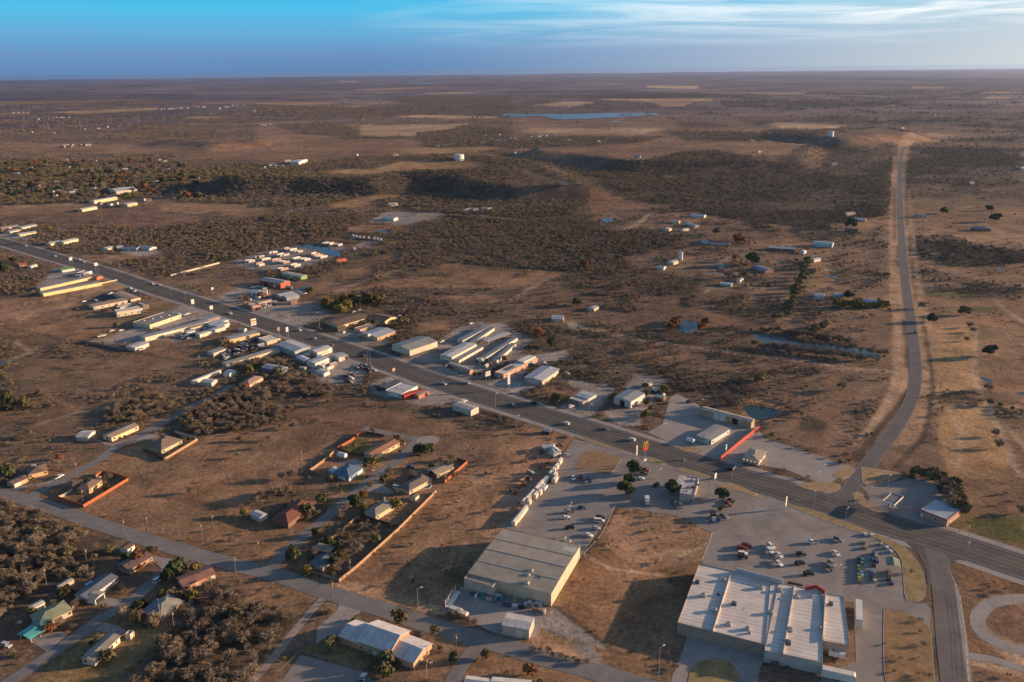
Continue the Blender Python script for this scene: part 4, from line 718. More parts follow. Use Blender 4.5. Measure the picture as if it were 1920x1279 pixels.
# vehicles
PAINT = {'white': (.72, .70, .67), 'silver': (.42, .42, .42), 'grey': (.18, .18, .19), 'black': (.015, .015, .018), 'red': (.22, .02, .02), 'dark red': (.09, .02, .02), 'blue': (.03, .06, .16), 'tan': (.35, .29, .2), 'green': (.03, .08, .05), 'teal': (.03, .12, .14)}
TYRE = plain_mat('tyre_rubber', (.02, .02, .02), .9); RIM = plain_mat('wheel_rim', (.4, .4, .4), .4, .1, 1, .5); LAMP = plain_mat('headlight_glass', (.6, .6, .58), .2); RED = plain_mat('tail_light', (.35, .02, .015), .3)
def carpaint(c): return plain_mat('car_paint_'+c.replace(' ', '_'), PAINT[c], .5, .03, .5, 0, .4)
CARDIM = {'sedan': (4.8, 1.85), 'suv': (4.9, 1.95), 'pickup': (5.9, 2.0), 'van': (5.4, 2.05)}
CARMESH = {}
def car_meshes(kind, colr):
    if (kind, colr) in CARMESH: return CARMESH[kind, colr]
    L, W = CARDIM[kind]; h = L/2
    if kind == 'sedan': lower = [(-h, .45), (-h, .95), (-h+.9, 1.02), (h-1.2, .98), (h-.1, .78), (h, .45)]; cab = [(-h+.55, 1.0), (-h+1.3, 1.43), (.55, 1.45), (h-1.35, .98)]
    elif kind == 'suv': lower = [(-h, .5), (-h, 1.1), (h-1.3, 1.12), (h-.1, .95), (h, .5)]; cab = [(-h+.1, 1.1), (-h+.45, 1.75), (.7, 1.76), (h-1.5, 1.12)]
    elif kind == 'van': lower = [(-h, .45), (-h, 1.1), (h-1.0, 1.15), (h-.1, .9), (h, .45)]; cab = [(-h+.03, 1.1), (-h+.1, 2.0), (h-1.9, 2.0), (h-.9, 1.15)]
    else: lower = [(-h, .6), (-h, 1.1), (-h+2.1, 1.1), (-h+2.1, 1.12), (h-1.5, 1.15), (h-.1, 1.0), (h, .6)]; cab = [(-.55, 1.12), (-.45, 1.85), (.95, 1.85), (h-1.6, 1.14)]
    P = carpaint(colr); res = []
    b = MB(); b.extrudey(lower, -W/2, W/2)
    ct = max(z for x, z in cab); ctop = [p for p in cab if p[1] > ct-.1]
    b.box(ctop[0][0]-.02, ctop[-1][0]+.02, -W/2+.2, W/2-.2, ct-.02, ct+.05)    # roof panel
    for sy in (-1, 1):
        for (x0, z0), (x1, z1) in ((cab[0], cab[1]), (cab[2], cab[3])): b.tube((x0, sy*(W/2-.1), z0), (x1, sy*(W/2-.2), z1), .06, .06, 4)
        xm = (cab[1][0]+cab[2][0])/2; b.tube((xm, sy*(W/2-.1), 1.0), (xm, sy*(W/2-.2), ct), .06, .06, 4)
        b.box(cab[3][0]-.1, cab[3][0]+.1, sy*(W/2+.04)-.1, sy*(W/2+.04)+.1, 1.05, 1.2)
    if kind == 'pickup': pass
    res.append(('body', b.mesh('body', P)))
    g = MB(); k = len(g.v); n = 4
    g.v += [(x, -(W/2-(.06 if i in (0, 3) else .18)), z) for i, (x, z) in enumerate(cab)]+[(x, (W/2-(.06 if i in (0, 3) else .18)), z) for i, (x, z) in enumerate(cab)]
    g.f += [(3, 2, 1, 0), (4, 5, 6, 7)]+[(i, (i+1) % 4, 4+(i+1) % 4, 4+i) for i in range(4)]
    res.append(('window', g.mesh('window', GLASS)))
    if kind == 'pickup':
        q = MB(); q.box(-h+.08, -h+2.0, -W/2+.1, W/2-.1, 1.09, 1.115); res.append(('bed', q.mesh('bed', plain_mat('truck_bed', (.03, .03, .03)))))
    for sx in (-h*.62, h*.62):
        for sy in (-1, 1):
            q = MB(); q.tube((sx, sy*(W/2-.2), .34), (sx, sy*(W/2+.02), .34), .36, .36, 10); res.append(('wheel', q.mesh('wheel', TYRE)))
    for sy in (-1, 1):
        q = MB(); q.box(h-.12, h+.02, sy*(W/2-.35)-.2, sy*(W/2-.35)+.2, .68, .82); res.append(('headlight', q.mesh('headlight', LAMP)))
        q = MB(); q.box(-h-.02, -h+.1, sy*(W/2-.2)-.15, sy*(W/2-.2)+.15, .78, .98); res.append(('tail_light', q.mesh('tail_light', RED)))
    CARMESH[kind, colr] = res; return res
def put_meshes(o, res, loc=None):
    for nm, me in res:
        c = bpy.data.objects.new(nm, me); C.objects.link(c); c.parent = o
def heading(t, x, y, dx, dy):
    a = atz(*tp(t, x, y)).to_2d(); b = atz(*tp(t, x+dx, y+dy)).to_2d(); return math.atan2(b.y-a.y, b.x-a.x)
def car(kind, colr, t, x, y, dx, dy, label, group=None, full=True):
    p = atz(*tp(t, x, y), .8); p.z = .11
    o = root({'sedan': 'car', 'suv': 'car', 'pickup': 'pickup_truck', 'van': 'van'}[kind], p, heading(t, x, y, dx, dy), label, {'sedan': 'car', 'suv': 'car', 'pickup': 'pickup truck', 'van': 'van'}[kind], group)
    r = car_meshes(kind, colr); put_meshes(o, r if full else r[:2]+[q for q in r if q[0] == 'wheel'])
    return o
# boxy trailers, caravans
RVM = {}
def rv(t, x, y, dx, dy, label, group, L=9, W=2.5, Hh=3.0, colr=(.66, .62, .55), name='camper_trailer', cat='caravan', stripe=True):
    p = atz(*tp(t, x, y), Hh/2); p.z = .06
    o = root(name, p, heading(t, x, y, dx, dy), label, cat, group); key = (L, W, Hh, colr, name)
    if key not in RVM:
        res = []; b = MB(); b.extrudey([(-L/2, .55), (-L/2, Hh-.1), (-L/2+.3, Hh), (L/2-.6, Hh), (L/2, Hh-.5), (L/2-.1, .55)], -W/2, W/2); res.append(('body', b.mesh('body', wallm('plain', colr))))
        if stripe:
            for sy in (-1, 1):
                q = MB(); q.box(-L/2+.3, L/2-.3, sy*W/2-.02, sy*W/2+.02, 1.0, 1.22); res.append(('stripe', q.mesh('stripe', plain_mat('caravan_stripe', (.22, .14, .1)))))
                for xx in (-.3, .1, .33):
                    q = MB(); q.box(xx*L-.45, xx*L+.45, sy*W/2-.025, sy*W/2+.025, 1.5, 2.1); res.append(('window', q.mesh('window', GLASS)))
        for sx in (-.12, .0):
            for sy in (-1, 1):
                q = MB(); q.tube((sx*L, sy*(W/2-.25), .4), (sx*L, sy*(W/2+.01), .4), .4, .4, 8); res.append(('wheel', q.mesh('wheel', TYRE)))
        q = MB(); q.box(L/2-.1, L/2+1.1, -.08, .08, .45, .6); res.append(('hitch', q.mesh('hitch', UNITD)))
        if stripe:
            q = MB(); q.box(-.8, .0, -.35, .35, Hh, Hh+.28); res.append(('roof_vent', q.mesh('roof_vent', UNITM)))
        RVM[key] = res
    put_meshes(o, RVM[key]); return o
# trees
LEAF = {'e': leaf_mat('evergreen_leaves', (.072, .078, .036), .3), 'b': leaf_mat('bare_twigs', (.240, .184, .132), .25, (.165, .115, .082)), 'o': leaf_mat('rust_leaves', (.23, .105, .045), .2), 'y': leaf_mat('yellow_green_leaves', (.20, .155, .045), .25), 'g': leaf_mat('olive_leaves', (.150, .128, .062), .3)}
BARK = leaf_mat('bark', (.12, .085, .065), .2)
LOBES = {}
def crown(kind, seed, n, tall=1.0):
    """unit crown: radius 1, base at z=.25; small faces spread through lobes"""
    R = np.random.default_rng(seed); b = MB()
    nl = R.integers(6, 10); lobes = [(0, 0, .95*tall, .62)]
    for i in range(nl):
        a = R.uniform(0, 6.28); d = R.uniform(.35, .72); lobes.append((math.cos(a)*d, math.sin(a)*d, R.uniform(.55, 1.15)*tall, R.uniform(.28, .48)))
    for i in range(n):
        lx, ly, lz, lr = lobes[R.integers(0, len(lobes))] if R.random() > .12 else lobes[0]
        d = R.normal(size=3); d /= np.linalg.norm(d); d[2] = d[2]*.8
        rr = lr*R.uniform(.55, 1.08) if kind != 'b' else lr*R.uniform(.25, 1.12)
        c = np.array([lx, ly, lz])+d*rr
        if c[2] < .12: c[2] = .12+R.random()*.2
        if kind == 'b':   # twig: long thin triangle roughly along the outward direction
            u = d+R.normal(size=3)*.5; u[2] += .3; u /= np.linalg.norm(u); s = R.uniform(.16, .34); v = np.cross(u, R.normal(size=3)); v /= np.linalg.norm(v); w = R.uniform(.018, .045)
            b.quad(c-u*s*.5-v*w, c-u*s*.5+v*w, c+u*s*.5+v*w*.3)
        else:
            u = R.normal(size=3); u /= np.linalg.norm(u); v = np.cross(u, d+R.normal(size=3)*.4); v /= np.linalg.norm(v)+1e-6; s = R.uniform(.07, .15)
            b.quad(c-u*s-v*s*.7, c+u*s-v*s*.6, c+u*s*.8+v*s*.8, c-u*s*.7+v*s*.7)
    return b
def trunk(seed, tall=1.0):
    R = np.random.default_rng(seed+99); b = MB(); top = Vector((R.uniform(-.08, .08), R.uniform(-.08, .08), .45*tall)); b.tube((0, 0, -.02), top, .055, .042, 6)
    for i in range(6):
        a = R.uniform(0, 6.28); d = R.uniform(.3, .65); e = Vector((math.cos(a)*d, math.sin(a)*d, R.uniform(.7, 1.15)*tall)); m = top.lerp(e, .5)+Vector((0, 0, -.06)); b.tube(top, m, .034, .022, 5); b.tube(m, e, .022, .008, 4)
        for j in range(2):
            f = e+Vector((R.uniform(-.25, .25), R.uniform(-.25, .25), R.uniform(.0, .3))); b.tube(m.lerp(e, .4+.4*j), f, .014, .004, 3)
    return b
TREES = {}
def tree_proto(kind):
    if kind in TREES: return TREES[kind]
    n = {'b': 900, 'e': 1100, 'o': 800, 'y': 800, 'g': 800}[kind]; TREES[kind] = [(crown(kind, s, n).mesh('crown', LEAF[kind]), trunk(s).mesh('trunk', BARK)) for s in range(4)]
    return TREES[kind]
TNAME = {'b': ('bare_tree', 'bare tree'), 'e': ('evergreen_tree', 'evergreen tree'), 'o': ('autumn_tree', 'autumn tree'), 'y': ('leafy_tree', 'tree'), 'g': ('leafy_tree', 'tree')}
NTREE = [0]
def tree(kind, t, x, y, r, label, group=None, hs=1.0, p=None):
    if p is None: p = at(*tp(t, x, y)); 
    o = root(TNAME[kind][0], p, random.uniform(0, 6.28), label, TNAME[kind][1], group)
    cm, tm = tree_proto(kind)[NTREE[0] % 4]; NTREE[0] += 1
    s = r
    for nm, me in (('crown', cm), ('trunk', tm)):
        c = bpy.data.objects.new(nm, me); C.objects.link(c); c.parent = o
    o.scale = (s, s, s*hs*random.uniform(.9, 1.1)); return o
# fences, poles, signs
POSTS = {}
def posts(o, q, h, w_, mat):
    key = (round(h, 2), w_, mat.name)
    if key not in POSTS: b = MB(); b.box(-w_, w_, -w_, w_, 0, h); POSTS[key] = b.mesh('post', mat)
    for z in q: c = bpy.data.objects.new('post', POSTS[key]); C.objects.link(c); c.parent = o; c.location = (z.x, z.y, 0)
def fence(t, pts, h, mat, label, name='fence', cat='fence', thick=.12, group=None, post=2.6, closed=False):
    P = [atz(*tp(t, *p)).to_2d() for p in pts]
    o = root(name, (P[0].x, P[0].y, 0), 0, label, cat, group); b = MB(); q = []
    if closed: P.append(P[0])
    for a, c in zip(P, P[1:]):
        d = (c-a); L = d.length; d /= L; n = Vector((-d.y, d.x))*thick/2; a0 = a-P[0]; c0 = c-P[0]
        k = len(b.v); b.v += [(a0.x-n.x, a0.y-n.y, .05), (c0.x-n.x, c0.y-n.y, .05), (c0.x+n.x, c0.y+n.y, .05), (a0.x+n.x, a0.y+n.y, .05), (a0.x-n.x, a0.y-n.y, h), (c0.x-n.x, c0.y-n.y, h), (c0.x+n.x, c0.y+n.y, h), (a0.x+n.x, a0.y+n.y, h)]
        b.f += [(k+3, k+2, k+1, k), (k+4, k+5, k+6, k+7)]+[(k+i, k+(i+1) % 4, k+4+(i+1) % 4, k+4+i) for i in range(4)]
        m = max(1, int(L/post))
        for i in range(m+1):
            q.append(a0+d*L*i/m)
    b.build('panel', mat, o); posts(o, q[:100], h+.1, .09, mat); return o
def wirefence(t, pts, label, h=1.3, group=None):
    P = [atz(*tp(t, *p)).to_2d() for p in pts]; o = root('wire_fence', (P[0].x, P[0].y, 0), 0, label, 'fence', group); q = []; w = MB()
    for a, c in zip(P, P[1:]):
        d = (c-a); L = d.length; m = max(1, int(L/5))
        for i in range(m+1):
            q.append(a-P[0]+d*(i/m))
        for z in (.5, .9, h-.08): w.tube((*(a-P[0]), z), (*(c-P[0]), z), .02, .02, 3)
    posts(o, q[:100], h, .05, BROWN); w.build('wires', UNITM, o); return o
POLE = plain_mat('weathered_pole', (.17, .12, .09), .9, .2, 1); STEEL = plain_mat('galvanised_steel', (.38, .36, .34), .5, .1, 1, .3)
POLEM = {}
def upole(t, x, y, label, h=10, light=False, group=None):
    p = at(*tp(t, x, y)); o = root('utility_pole', p, random.uniform(-.3, .3)+.5, label, 'utility pole', group)
    if h not in POLEM:
        b = MB(); b.tube((0, 0, 0), (0, 0, h), .17, .11, 7); c = MB(); c.box(-1.3, 1.3, -.08, .08, h-.9, h-.72); d = MB(); d.tube((.35, .1, h-2.6), (.35, .1, h-1.6), .24, .24, 8)
        i_ = MB(); [i_.tube((k, 0, h-.72), (k, 0, h-.5), .06, .05, 5) for k in (-1.15, 0, 1.15)]
        POLEM[h] = [('pole', b.mesh('pole', POLE)), ('crossarm', c.mesh('crossarm', POLE)), ('transformer', d.mesh('transformer', UNITM)), ('insulators', i_.mesh('insulators', UNITD))]
    put_meshes(o, POLEM[h]); return o
def lpole(t, x, y, label, h=9, heads=1, group=None, rz=0):
    p = at(*tp(t, x, y)); o = root('light_pole', p, rz, label, 'light pole', group); key = ('l', h, heads)
    if key not in POLEM:
        b = MB(); b.tube((0, 0, 0), (0, 0, h), .11, .07, 7); a = MB(); hd = []
        for k in ((1,) if heads == 1 else (1, -1)):
            a.tube((0, 0, h-.1), (k*1.7, 0, h+.15), .05, .045, 5); m = MB(); m.box(k*1.5-.1, k*1.5+k*.9+.1 if k > 0 else k*1.5+.1, -.22, .22, h+.08, h+.28) if k > 0 else m.box(-2.5, -1.4, -.22, .22, h+.08, h+.28); hd.append(('lamp_head', m.mesh('lamp_head', plain_mat('lamp_housing', (.6, .58, .55)))))
        POLEM[key] = [('pole', b.mesh('pole', STEEL)), ('arm', a.mesh('arm', STEEL))]+hd
    put_meshes(o, POLEM[key]); return o
def boardsign(t, x, y, label, h=7, w=3, bh=2.2, colr=(.62, .58, .5), rz=.5, panels=1, base=(0, 0), name='roadside_sign', stripe=None, group=None):
    p = at(*tp(t, x, y)); o = root(name, p, rz, label, 'sign', group); b = MB()
    for k in (-w*.35, w*.35): b.tube((k, 0, 0), (k, 0, h), .12, .12, 6)
    b.build('post', STEEL, o)
    for i in range(panels):
        z1 = h-i*(bh+.25); q = MB(); q.box(-w/2, w/2, -.18, .18, z1-bh, z1); pn = q.build('panel', plain_mat('sign_panel'+col_name(colr), colr, .6, .05), o)
        if stripe:
            s = MB(); s.box(-w/2+.15, w/2-.15, -.2, -.181, z1-bh*.42, z1-bh*.2); s.box(-w/2+.3, w/2-.5, -.2, -.181, z1-bh*.75, z1-bh*.6); s.build('lettering_band', plain_mat('sign_band'+col_name(stripe), stripe), pn)
    return o
def wires(t, pts, label, h=9.2, sag=.8):
    P = [at(*tp(t, *p)) for p in pts]; o = root('power_line', P[0], 0, label, 'power line'); b = MB()
    for a, c in zip(P, P[1:]):
        for s in (-1.1, 1.1):
            d = (c-a).to_2d().normalized(); n = Vector((-d.y, d.x, 0))*s; prev = None
            for i in range(9):
                f = i/8; q = a.lerp(c, f)-P[0]+n+Vector((0, 0, h-sag*4*f*(1-f)))
                if prev is not None: b.tube(prev, q, .03, .03, 3, False)
                prev = q
    b.build('wires', plain_mat('cable', (.05, .05, .05)), o)
    return o
# ---------------------------------------------------------------- large stores
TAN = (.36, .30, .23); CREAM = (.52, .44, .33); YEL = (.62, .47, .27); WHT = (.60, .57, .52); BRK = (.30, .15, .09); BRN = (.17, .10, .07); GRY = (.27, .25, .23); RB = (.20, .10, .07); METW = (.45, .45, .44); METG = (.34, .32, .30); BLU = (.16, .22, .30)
w = bld('warehouse', 'big metal warehouse with ribbed tan roof and pipe stacks beside the lumber yard', 'S1', (366, 734), (1365, 980), (1715, 410), 6.6, 'gable', .7, (.33, .285, .225), 'metal', (.50, .42, .30), 'metal', '.....d..', '', .12, units=[('S1', 1120, 715, 1.7), ('S1', 1085, 765, 1.5), ('S1', 1070, 860, 1.8), ('S1', 1230, 790, 1.1), ('S1', 1520, 310, 1.2), ('S1', 1580, 350, 1.2)])
bld('loading_wing', '', 'S1', (320, 792), (662, 888), (732, 826), 6.3, 'flat', 0, (.33, .285, .225), 'metal', (.42, .36, .28), 'metal', parent=w)
sk = MB(); A, rz, L, W = fit('S1', (366, 734), (1365, 980), (1715, 410), 6.6)
for i in range(1, 4): sk.box(.3, L-.3, W*i/4-.1, W*i/4+.1, 6.7+.7*(1-abs(i/4-.5)*2)+.02, 6.95+.7*(1-abs(i/4-.5)*2))
sk.build('roof_ridge', UNITM, w)
q = MB(); q.box(L-6.5, L-.5, W*.52, W*.93, 6.75, 6.98); q.build('skylight_panels', stripe_mat('skylight', (.5, .48, .44), 'X', .8), w)
q = MB(); q.box(3, 3.3, 2, 3, .1, 1); 
o = bld('supermarket', 'huge flat white roofed supermarket with rusty rooftop units, bottom right', 'S2', (145, 705), (945, 907), (340, 175), 5.6, 'flat', 0, (.60, .54, .49), 'membrane', (.34, .26, .19), 'metal', cat='supermarket',
        units=[('S2', *u) for u in ((325, 345, 1.5), (560, 325, 1.5), (380, 465, 1.6), (515, 455, 1.1), (475, 600, 1.7), (655, 540, 1.6), (895, 395, 1.6), (1065, 420, 1.6), (985, 620, 1.6), (605, 725, 1.6), (775, 765, 1.5), (795, 800, .9), (1215, 475, 1.6), (1350, 475, 1.2), (1525, 540, 1.4), (1160, 775, 1.6), (1425, 760, 1.2), (1140, 890, 1.7))])
bld('x', '', 'S2', (930, 955), (1452, 1065), (1200, 372), 5.63, 'flat', 0, (.60, .54, .49), 'membrane', (.47, .42, .36), 'metal', parent=o)
bld('x', '', 'S2', (1460, 870), (1697, 912), (1722, 482), 5.5, 'flat', 0, (.62, .56, .50), 'membrane', (.36, .29, .22), 'metal', parent=o)
def s2bar(x0, y0, x1, y1, z0, z1, w_, m, nm, par):
    a = atz(*tp('S2', x0, y0), z1).to_2d(); c = atz(*tp('S2', x1, y1), z1).to_2d(); d = (c-a); n = Vector((-d.y, d.x)).normalized()*w_/2; b = MB()
    P = [a-n, c-n, c+n, a+n]; b.v = [(p.x, p.y, z) for z in (z0, z1) for p in P]; b.f = [(3, 2, 1, 0), (4, 5, 6, 7)]+[(i, (i+1) % 4, 4+(i+1) % 4, 4+i) for i in range(4)]
    x = b.build(nm, m, par); x.matrix_local = parent_mat(par).inverted(); return x
PARA = plain_mat('parapet', (.58, .50, .42), .8, .1)
for q in ((630, 250, 466, 778), (1200, 372, 1097, 985), (1480, 440, 1452, 862)): s2bar(*q, 5.2, 6.3, .35, PARA, 'parapet_wall', o)
s2bar(668, 213, 1098, 322, 2.6, 7.6, .5, plain_mat('store_facade', (.42, .40, .40)), 'facade', o)
s2bar(1300, 382, 1392, 368, 5.4, 7.2, .35, plain_mat('red_fascia', (.42, .05, .03), .6, .1), 'entrance_gable', o); s2bar(1392, 368, 1475, 418, 5.4, 7.2, .35, plain_mat('red_fascia', (.42, .05, .03), .6, .1), 'entrance_gable', o)
s2bar(1140, 335, 1270, 365, 0, 1.1, .5, BROWN, 'cart_rail', o)
rv('S2', 1775, 628, 2, 100, 'long white semi trailer parked beside the supermarket wall', None, 15, 2.6, 4.0, (.62, .60, .55), 'semi_trailer', 'trailer', False)
rv('S2', 1592, 1180, 200, 44, 'white semi trailer with a dark door behind the supermarket', None, 12, 2.6, 4.0, (.60, .56, .50), 'semi_trailer', 'trailer', False)
for i, x in enumerate((1528, 1568, 1620)): rv('S2', x, 975+i*10, 12, 40, ('tall', 'middle', 'widest')[i]+' white refuse container in the supermarket loading bay', 'containers in the loading bay', 3.2+i*.4, 2.2, 2.4, (.6, .56, .52), 'waste_container', 'container', False)
bld('shed', 'white metal shed beside the street south of the lumber yard', '0', (941, 1172), (992, 1181.5), (1006, 1159), 4.6, 'gable', .5, (.55, .50, .46), 'metal', (.50, .42, .33), 'metal', '..g.', '', .15)
ch = bld('church', 'brick church with three stepped pale metal roofs, bottom centre', 'S3', (575, 645), (1050, 815), (1325, 500), 4.6, 'gable', 2.9, (.56, .53, .50), 'metal', (.46, .25, .14), 'brick', 'w.wdd.w', '', .5)
bld('x', '', 'S3', (290, 580), (600, 695), (700, 388), 3.2, 'gable', 1.9, (.56, .53, .50), 'metal', (.46, .25, .14), 'brick', parent=ch)
bld('x', '', 'S3', (1068, 850), (1400, 985), (1632, 682), 3.2, 'gable', 1.9, (.56, .53, .50), 'metal', (.50, .30, .17), 'brick', parent=ch)
bld('hall', 'white roofed building cut by the bottom edge, left one', 'N2', (1250, 1310), (1400, 1330), (1420, 1262), 3.5, 'gable', 1.2, (.58, .55, .5), 'metal', CREAM, ov=.3, cat='building'); bld('hall', 'white roofed building cut by the bottom edge, right one', 'N2', (1410, 1330), (1640, 1350), (1560, 1262), 3.5, 'gable', 1.2, (.58, .55, .5), 'metal', CREAM, cat='building')
# restaurants and highway frontage
def mcd(o, L, W, h):
    q = MB(); q.box(-3.2, 0, W*.45, W*.98, h-.25, h+.05); q.build('awning_roof', UNITM, o)
    for y in (W*.48, W*.95):
        p = MB(); p.tube((-3, y, 0), (-3, y, h-.2), .12, .12); p.build('post', STEEL, o)
    q = MB(); q.box(L, L+.15, .3, W*.6, h-1.4, h-.5); q.build('side_band', BROWN, o)
bld('restaurant', 'flat roofed drive-through restaurant with grey parapet beside two round oaks', 'G1', (860, 665), (1032, 692), (1128, 490), 5.0, 'flat', 0, (.42, .38, .35), 'tar', (.40, .33, .27), 'plain', 'd.w', 'w.w.w', units=[('G1', *u) for u in ((1010, 510, 1.1), (1065, 520, 1.2), (960, 600, .8), (1010, 600, 1.0), (1040, 600, .8), (950, 640, .7), (1080, 570, .8))], extra=mcd)
def sonic(o, L, W, h):
    for i in range(4): unit(L*.35+random.random()*L*.2, W*(.25+.16*i), h+1.15, .8, o)
    q = MB(); q.box(0, L, -3.6, -.2, 2.7, 3.0); q.build('patio_roof', BROWN, o)
    for i in range(3): p = MB(); p.tube((.3+(L-.6)*i/2, -3.4, 0), (.3+(L-.6)*i/2, -3.4, 2.7), .1, .1); p.build('post', FRAME, o)
    for i in range(4): p = MB(); p.box(.5+i*L*.24, .5+i*L*.24+1.1, -3, -1.4, 3.0, 3.12); p.build('skylight', FRAME, o)
bld('restaurant', 'old mansard roofed diner with cluttered roof and tan shingles by the red fence', 'G4', (985, 945), (1215, 1002), (1385, 868), 2.9, 'hip', 1.1, (.33, .29, .235), 'shingle', CREAM, 'plain', 'w.d.w', 'w.w.w', .5, extra=sonic)
bld('warehouse', 'long tan workshop with white garage doors in front of the round pond', 'G4', (355, 217), (1110, 412), (1190, 378), 4.6, 'gable', .6, (.45, .37, .28), 'metal', (.38, .28, .18), 'metal', '..GG.o..', 'd', .3)
bld('office', 'low white ribbed office with grey roof beside the fuel tank', 'G4', (290, 607), (512, 682), (737, 500), 3.2, 'gablex', .35, (.33, .30, .27), 'metal', WHT, 'metal', 'wwwdw', 'w...w', .3, cat='building')
fence('G4', [(648, 985), (760, 890), (1000, 690), (1218, 525)], 2.7, plain_mat('red_wall', (.40, .07, .04), .8, .25, 1), 'long bright red wall beside the diner', 'wall', 'wall', .4)
def tank(t, x, y, dx, dy, label, L=4.5, r=1.4):
    p = at(*tp(t, x, y)); o = root('storage_tank', p, heading(t, x, y, dx, dy), label, 'tank'); b = MB(); b.tube((-L/2, 0, r+.5), (L/2, 0, r+.5), r, r, 16); b.tube((-L/2-.4, 0, r+.5), (-L/2, 0, r+.5), r*.6, r, 16); b.tube((L/2, 0, r+.5), (L/2+.4, 0, r+.5), r, r*.6, 16); b.build('tank', plain_mat('tank_white', (.62, .6, .56), .4), o)
    for k in (-L*.3, L*.3): q = MB(); q.box(k-.2, k+.2, -r*.7, r*.7, 0, .8); q.build('cradle', STEEL, o)
tank('G4', 195, 725, 30, 10, 'white round fuel tank at the roadside east of the highway'); tank('P2', 1290, 505, 100, 25, 'white horizontal tank behind the blue roofed house', 5.5, 1.6)
fs = bld('fuel_canopy', 'dark ribbed filling station canopy with white rim', 'G2', (610, 385), (745, 432), (820, 320), 5.0, 'flat', 0, (.16, .15, .15), 'metal', WHT, posts=True, cat='canopy')
A, rz, L, W = fit('G2', (610, 385), (745, 432), (820, 320), 5.0)
q = MB(); q.box(-.1, L+.1, -.15, 0, 4.6, 5.5); q.box(-.1, L+.1, W, W+.15, 4.6, 5.5); q.box(-.15, 0, 0, W, 4.6, 5.5); q.box(L, L+.15, 0, W, 4.6, 5.5); q.build('fascia', FRAME, fs)
for k in (.3, .7): q = MB(); q.box(L*k-.35, L*k+.35, W/2-.3, W/2+.3, .1, 1.9); q.build('fuel_pump', plain_mat('pump', (.4, .38, .36)), fs)
def gstore(o, L, W, h):
    q = MB(); q.box(-.1, L+.12, -.14, -.02, h-.6, h-.15); q.box(L+.02, L+.14, 0, W, h-.6, h-.15); q.build('fascia', plain_mat('red_band', (.25, .03, .03)), o)
bld('shop', 'filling station shop with pale blue metal roof and red band', 'G2', (1062, 480), (1385, 605), (1425, 420), 4.0, 'flat', 0, (.36, .40, .45), 'metal', (.36, .22, .15), 'brick', 'd..w..', 'd.', extra=gstore)
bld('garden_canopy', 'green hipped shade canopy over the garden centre corner', 'G3', (1105, 850), (1368, 895), (1368, 745), 3.2, 'gablex', .9, (.20, .23, .15), 'metal', WHT, posts=True, ov=.3, cat='canopy')
bld('shed', 'lone white metal shed beside the highway, south side', 'G7', (308, 1078), (530, 1152), (622, 1108), 4.0, 'gable', .5, (.42, .38, .33), 'metal', (.55, .49, .40), 'metal', '', '..d', .15)
bld('storage_building', 'tallest white roofed storage building of the storage yard', 'G7', (155, 485), (302, 513), (567, 348), 4.6, 'gablex', .6, (.48, .46, .44), 'metal', (.56, .48, .36), 'metal', '.g.', '', .15)
for i, (a, b_, c, lb) in enumerate([((318, 535), (388, 548), (637, 378), 'storage row with white doors beside the tallest storage building'), ((362, 300), (432, 312), (692, 145), 'northernmost long storage row of the storage yard'), ((515, 318), (570, 325), (805, 155), 'second long storage row from the north in the storage yard'),
                                     ((645, 510), (705, 520), (1095, 277), 'longest storage row in the middle of the storage yard'), ((780, 545), (840, 552), (1130, 352), 'storage row beside the curved white roofed restaurant')]):
    bld('storage_row', lb, 'G7', a, b_, c, 2.7, 'gablex', .12, (.19, .21, .23), 'metal', (.58, .50, .38), 'metal', '', 'g.g.g.g.g.g.', .15, cat='storage building', group='storage rows in the storage yard')
bld('boat_canopy', 'open metal canopy with white contents in the storage yard', 'G7', (650, 300), (740, 325), (905, 200), 3.4, 'gablex', .4, (.44, .42, .40), 'metal', posts=True, cat='canopy')
bld('office', 'narrow pink office with hedge in front of the storage yard', 'G7', (255, 587), (515, 674), (548, 656), 3.0, 'gable', .4, (.42, .36, .32), 'metal', (.48, .27, .18), 'plain', 'w.w.d.w', '', .3, cat='building')
def curve(o, L, W, h):
    q = MB(); q.box(L*.1, L*.9, W*.62, W*.97, h, h+1.3); q.build('upper_storey', FRAME, o)
    q = MB(); q.box(L*.25, L*.75, W*.2, W*.42, h-.1, h+.12); q.build('roof_hatch', UNITD, o)
bld('restaurant', 'white roofed restaurant with brick front and stepped back beside the storage yard', 'G7', (815, 687), (920, 714), (1262, 500), 3.8, 'flat', 0, (.58, .53, .48), 'tar', (.45, .27, .19), 'brick', 'wdw', 'w.w.w.w', extra=curve)
bld('shop', 'blue and white metal roofed shop with dark porch, east side of highway', 'G7', (1178, 752), (1385, 792), (1545, 648), 4.0, 'gablex', .9, (.40, .42, .44), 'metal', CREAM, 'plain', 'w.d.w', 'w..d', .8)
bld('house', 'small white roofed office beside the shade tree, east of highway', 'M3', (1138, 624), (1245, 656), (1290, 626), 3.0, 'flat', 0, (.55, .5, .43), 'metal', (.3, .25, .2), 'plain', 'w.d', '', cat='building'); bld('shed', 'blue grey roofed shed behind the small white roofed office', 'M3', (1188, 602), (1290, 632), (1342, 592), 3.2, 'gable', .4, (.38, .40, .42), 'metal', WHT, 'metal')
bld('workshop', 'grey blue roofed workshop with open bays beside the gravel yard', 'M3', (1497, 617), (1632, 654), (1712, 580), 4.8, 'gablex', .9, (.28, .29, .30), 'metal', (.55, .50, .43), 'metal', '.o.', 'w.w.w', .2)
